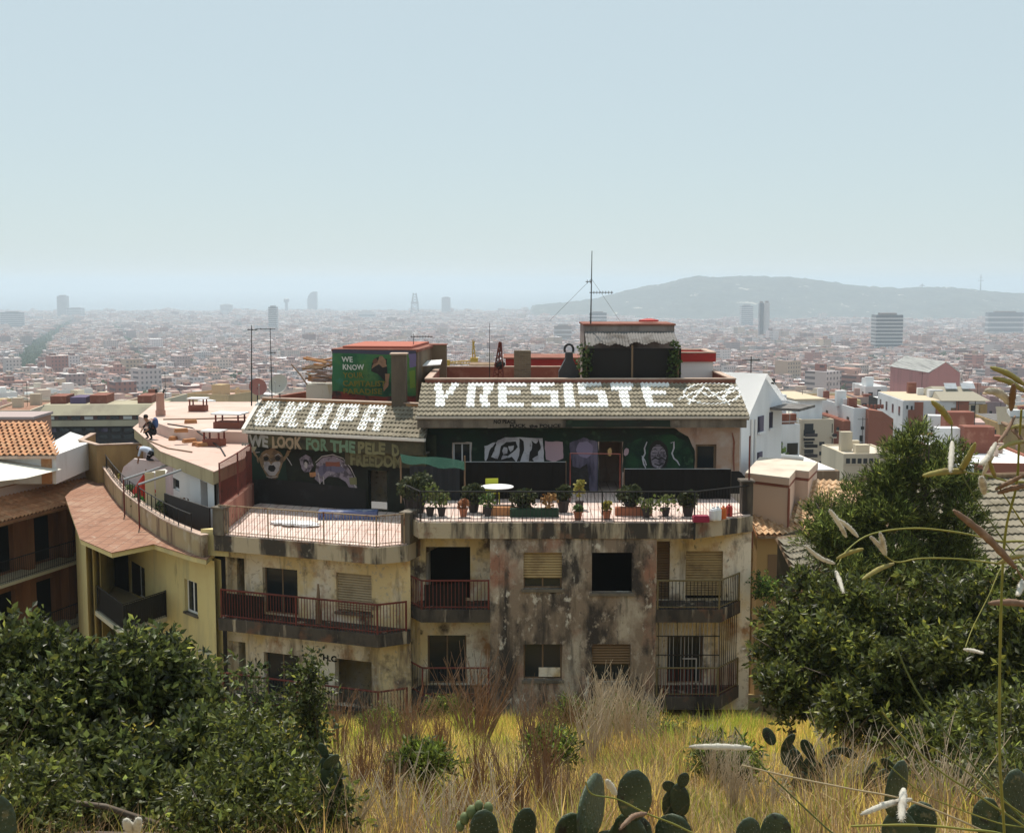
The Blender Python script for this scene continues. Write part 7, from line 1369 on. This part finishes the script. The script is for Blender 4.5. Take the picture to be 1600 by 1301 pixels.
def cactus(label, pads, Y, fruits=(), group=None):
    """pads: (px, py of centre, width px, height px, turn deg, lean deg)"""
    x0 = sum(P(p[0],p[1],Y).x for p in pads)/len(pads); g = gz(x0,Y); t = thing('prickly_pear', label, 'cactus', (x0,Y,g-.05)); k = Y/F_PX; low = 0
    for i,(x,y,w,h,tu,le) in enumerate(pads):
        dY = Y+((i*7)%5-2)*.05; c = P(x,y,dY); W_,H_ = .86*w*k/.8/max(.35,abs(math.cos(math.radians(tu)))), .9*h*k; rot = Matrix.Rotation(math.radians(le),4,'Y') @ Matrix.Rotation(math.radians(tu),4,'Z'); M = Matrix.Translation(c) @ rot @ Matrix.Translation((0,0,-H_/2)) @ Matrix.Diagonal((W_,H_*.9 if H_<W_ else W_,H_,1))
        me, sp = PADS[i%3]; o = inst('pad', me, t, M); s = inst('areoles', sp, o, M); s['kind'] = 'stuff'
        foot = M @ Vector((0,0,0)); zz = foot.z
        prev = foot; j = 0
        while prev.z > g+.05 and j < 5:                        # older pads below, down to the soil
            hh = min(max(H_,.3), max(prev.z-g+.06,.15)); tx = x0+(prev.x-x0)*.55; M2 = Matrix.Translation((tx,prev.y+.03,prev.z-hh*.93)) @ Matrix.Rotation(math.radians((i*53+j*40)%70-35),4,'Z') @ Matrix.Diagonal((hh*.85,hh*.9,hh,1)); o2 = inst('pad', PADS[(i+j+1)%3][0], t, M2); prev = M2 @ Vector((0,0,0)); j += 1
            if i > 2: break
    for x,y,r in fruits: c = P(x,y,Y-.05); q = MB(); q.ball(tuple(c),(r*k,r*k,r*k*1.35),8,6); q.build('fruit', mat('cactus_fruit',(.12,.15,.06),.6), t, True)
cactus('prickly pear pad carrying a ring of small round fruits',[(757,1296,52,74,20,-8)],6.0,[(737,1268,9),(763,1262,8),(726,1278,8),(748,1258,7),(719,1290,7)])
cactus('dark oval prickly pear pad beside the fruiting one',[(820,1292,44,72,15,6)],6.2)
cactus('cluster of big spotted prickly pear pads with one seen edge-on',[(992,1242,66,92,10,-4),(926,1262,62,112,70,-4),(893,1300,62,72,25,-14),(1052,1300,66,66,-20,12),(985,1310,90,90,20,-4)],5.8)
cactus('pair of low rounded prickly pear pads at the slope edge',[(1212,1300,52,70,-25,8),(1170,1305,54,66,30,-10)],6.0)
cactus('tall narrow prickly pear with a pale rim among the dry grass',[(1402,1232,52,104,35,6),(1436,1290,56,90,-25,14)],7.0)
cactus('shaded prickly pear pads at the right foot of the slope',[(1588,1240,60,90,25,-8),(1540,1275,46,70,-20,10)],7.5)
cactus('large dark prickly pear pad with a lit rim in the left foreground',[(-6,1288,62,110,30,-6)],4.6)
cactus('small dark prickly pear in the golden grass',[(1068,1218,24,28,20,10),(1045,1228,24,22,-20,-20)],11)
cactus('dusty grey prickly pear pads drooping below the shrub bank',[(1232,1160,24,38,40,30),(1262,1170,22,40,-30,-25),(1300,1180,22,44,20,50),(1325,1176,20,36,-40,-60),(1202,1150,22,36,10,-30)],14)
cactus('small withered prickly pear pads near the low tufts',[(1360,1205,20,40,40,25),(1388,1195,18,34,-35,-40),(1340,1215,18,30,30,60)],12)
cactus('single prickly pear leaf pads in front of the sapling',[(518,1190,24,34,50,35),(528,1218,30,16,10,80),(505,1172,20,30,-30,-20)],10)
# ------------------------------------------------------------------ tall pods and stalks close by on the right
m_stalk = mat('yellow_green_stalk', (.27,.25,.055), .6, [((.17,.19,.04),9,W1,.45,.65)], trans=.1); m_gstalk = mat('green_stalk', (.10,.13,.04), .6); m_podo = mat('olive_pod', (.33,.29,.10), .8, [((.22,.17,.08),25,W1,.5,.65)], trans=.15); m_podw = mat('woolly_white_pod', (.62,.59,.52), .95, [((.42,.38,.32),40,W1,.5,.65)], trans=.2); m_podb = mat('brown_pod', (.20,.125,.085), .9, [((.30,.21,.15),30,W1,.5,.65)])
PM = {'o':m_podo,'w':m_podw,'b':m_podb}
def smooth_path(pts, n=5):
    out=[]; N_=len(pts)
    for i in range(N_-1):
        p0,p1,p2,p3 = pts[max(i-1,0)],pts[i],pts[i+1],pts[min(i+2,N_-1)]
        for k in range(n):
            t=k/n; out.append(.5*((2*p1)+(p2-p0)*t+(2*p0-5*p1+4*p2-p3)*t*t+(3*p1-p0-3*p2+p3)*t**3))
    return out+[pts[-1]]
def stalk(label, px, Y, w, m, pods, root=None, grp='leggy weeds beside the path'):
    """px: pixels from the free tip to the frame edge; the stem goes on to the ground from there"""
    k = Y/F_PX; pts = [P(x,y,Y+.03*i) for i,(x,y) in enumerate(px)]
    rp = root or (max(px[-1][0]+130, 1690), 0); gx = P(rp[0],900,Y).x; g = Vector((gx,Y+.1,gz(gx,Y)-.03)); last = pts[-1]
    if last.z > g.z+.3: d_ = g-last; pts += [last+Vector((d_.x*(1-(1-f)**2), d_.y*f, d_.z*f**1.3)) for f in (.08,.2,.35,.5,.65,.8,1)]
    else: pts += [g]
    t = thing('weed_stalk', label, 'weed', tuple(g), 0, grp); pth = smooth_path(pts); n=len(pth); q = MB(); q.tube(pth, [w*k*.38*(.5+.7*i/n)*(1+.10*math.sin(i*1.7)) for i in range(n)], 6); q.build('stem', m, t, True)
    rs = random.Random(int(px[0][0]*3+px[0][1]))
    for kind, x0,y0,x1,y1,wd,bend in pods:                   # from the stem end to the tip
        a = P(x0,y0,Y+.01); b = P(x1,y1,Y-.04); mid = (a+b)/2+Vector((0,0,bend*k)); pth = smooth_path([a,mid,b],9); nn=len(pth); q = MB()
        rad = [wd*k*.43*max(.12,math.sin(math.pi*min(.98,.10+.86*i/(nn-1)))**.55)*(1+(.11 if kind!='o' else .07)*math.sin(i*2.3+x0)+.05*math.sin(i*5.1)) for i in range(nn)]; q.tube(pth, rad, 8); o = q.build('pod', PM[kind], t, True)
        if True:
            hq = MB()
            for i in range(260 if kind=='w' else 90):
                f=rs.randrange(1,nn-1); c=pth[f].lerp(pth[f+1],rs.random()); d=Vector((rs.gauss(0,1),rs.gauss(0,1),rs.gauss(0,1))).normalized(); e=(b-a).normalized(); s=c+d*rad[f]*.8; hq.add([s-e*.0005,s+e*.0005,s+d*rad[f]*.75+e*rad[f]*.6],[(0,1,2)])
            o2 = hq.build('wool', PM[kind], o); o2['kind']='stuff'
stalk('arching stalk with five pale pods dangling over the conifer',[(1308,884),(1325,858),(1362,834),(1428,825),(1500,832),(1560,845),(1612,852)],1.6,6,m_stalk,[('w',1322,838,1296,796,9,3),('w',1340,838,1312,812,8,2),('o',1308,872,1349,857,8,2),('w',1304,880,1258,852,8,-5),('w',1306,892,1318,926,8,2)])
stalk('level stalk ending in three crossed pale pods',[(1383,868),(1402,878),(1440,872),(1500,873),(1560,880),(1612,884)],1.55,6,m_stalk,[('w',1384,868,1360,838,8,3),('w',1384,866,1375,832,9,2),('o',1396,880,1347,905,9,3)])
stalk('stalk with one long olive pod lying level',[(1505,737),(1540,742),(1575,752),(1615,762)],1.5,7,m_stalk,[('o',1508,736,1442,743,12,3),('w',1536,742,1552,712,8,3),('o',1555,745,1545,716,8,-2)])
stalk('dark green stalk topped by a single olive pod',[(1487,664),(1489,700),(1500,735),(1525,780),(1548,815),(1572,850),(1612,905)],1.5,5,m_gstalk,[('o',1487,662,1456,627,12,4),('w',1488,690,1485,738,10,0),('o',1500,735,1524,692,12,-4)])
stalk('high stalk with yellow-green pods fanning at the right edge',[(1596,640),(1592,700),(1588,760),(1570,840),(1563,1000),(1562,1180),(1570,1320)],1.4,9,m_stalk,[('o',1600,601,1548,574,11,4),('o',1602,612,1552,590,10,4),('w',1582,634,1540,610,15,8),('b',1580,640,1584,600,12,2),('b',1586,650,1560,690,7,-4),('w',1556,692,1532,725,11,-6),('o',1604,690,1560,702,8,4)],root=(1640,0))
stalk('slanting stalk bearing one fat brown pod',[(1588,888),(1600,905),(1625,930)],1.4,7,m_podb,[('b',1586,886,1490,797,15,6)])
stalk('crowded stalk with woolly pods at the right edge',[(1560,760),(1580,790),(1600,820),(1630,860)],1.45,6,m_stalk,[('w',1538,770,1533,745,14,2),('b',1556,764,1600,742,9,0),('b',1560,770,1610,758,10,2),('b',1566,660,1600,690,9,4),('o',1560,880,1600,868,9,3),('w',1600,905,1590,930,12,0),('o',1612,668,1570,670,8,3)])
stalk('thin stalk with a tiny woolly pod hanging before the dark shrubs',[(1508,1012),(1520,980),(1545,930),(1568,880),(1600,850),(1630,860)],1.7,4,m_stalk,[('w',1506,1014,1536,1020,7,1),('b',1612,945,1545,942,13,3)])
stalk('long straight green stalk crossing the lower right corner',[(1400,1010),(1430,1075),(1475,1140),(1530,1205),(1600,1282),(1650,1340)],1.6,7,m_gstalk,[],root=(1680,0)); stalk('second straight stalk running below the first',[(1378,1110),(1410,1150),(1470,1205),(1540,1250),(1620,1310)],1.5,7,m_stalk,[],root=(1660,0)); stalk('short forked stalk between two straight ones',[(1425,1150),(1470,1175),(1520,1212),(1570,1252),(1630,1300)],1.55,6,m_stalk,[],root=(1670,0))
stalk('thick yellow stalk bending along the bottom edge',[(1330,1290),(1420,1288),(1500,1294),(1580,1310)],1.3,9,m_stalk,[],root=(1620,0)); stalk('pale stalk with two woolly pods crossing at its end',[(1160,1195),(1230,1212),(1330,1232),(1420,1250),(1520,1290),(1570,1320)],1.5,7,mat('straw_stalk',(.42,.33,.20),.7),[('w',1412,1232,1408,1282,16,0),('w',1424,1248,1345,1272,12,4)],root=(1620,0))
stalk('straight olive stalk leaning in from the lower centre',[(1148,1135),(1190,1195),(1240,1245),(1290,1292),(1320,1320)],1.5,6,m_gstalk,[('w',1172,1168,1078,1166,12,1)],root=(1380,0)); stalk('curling stalk with a torn orange leaf and white bud',[(915,1220),(925,1240),(965,1248),(1010,1270),(1060,1290),(1110,1320)],1.9,6,m_stalk,[('w',962,1240,948,1218,12,1),('b',1010,1270,968,1295,10,8)],root=(1150,0))
stalk('yellow stalk running beside the woolly pair',[(1390,1196),(1440,1238),(1490,1260),(1560,1285),(1620,1300)],1.6,5,m_stalk,[],root=(1650,0)); stalk('low woolly bud stalk at the bottom left',[(205,1292),(215,1305),(230,1330)],2.2,7,m_stalk,[('w',205,1300,196,1280,18,0),('w',212,1300,217,1278,17,0)],root=(240,0))
generic_city()
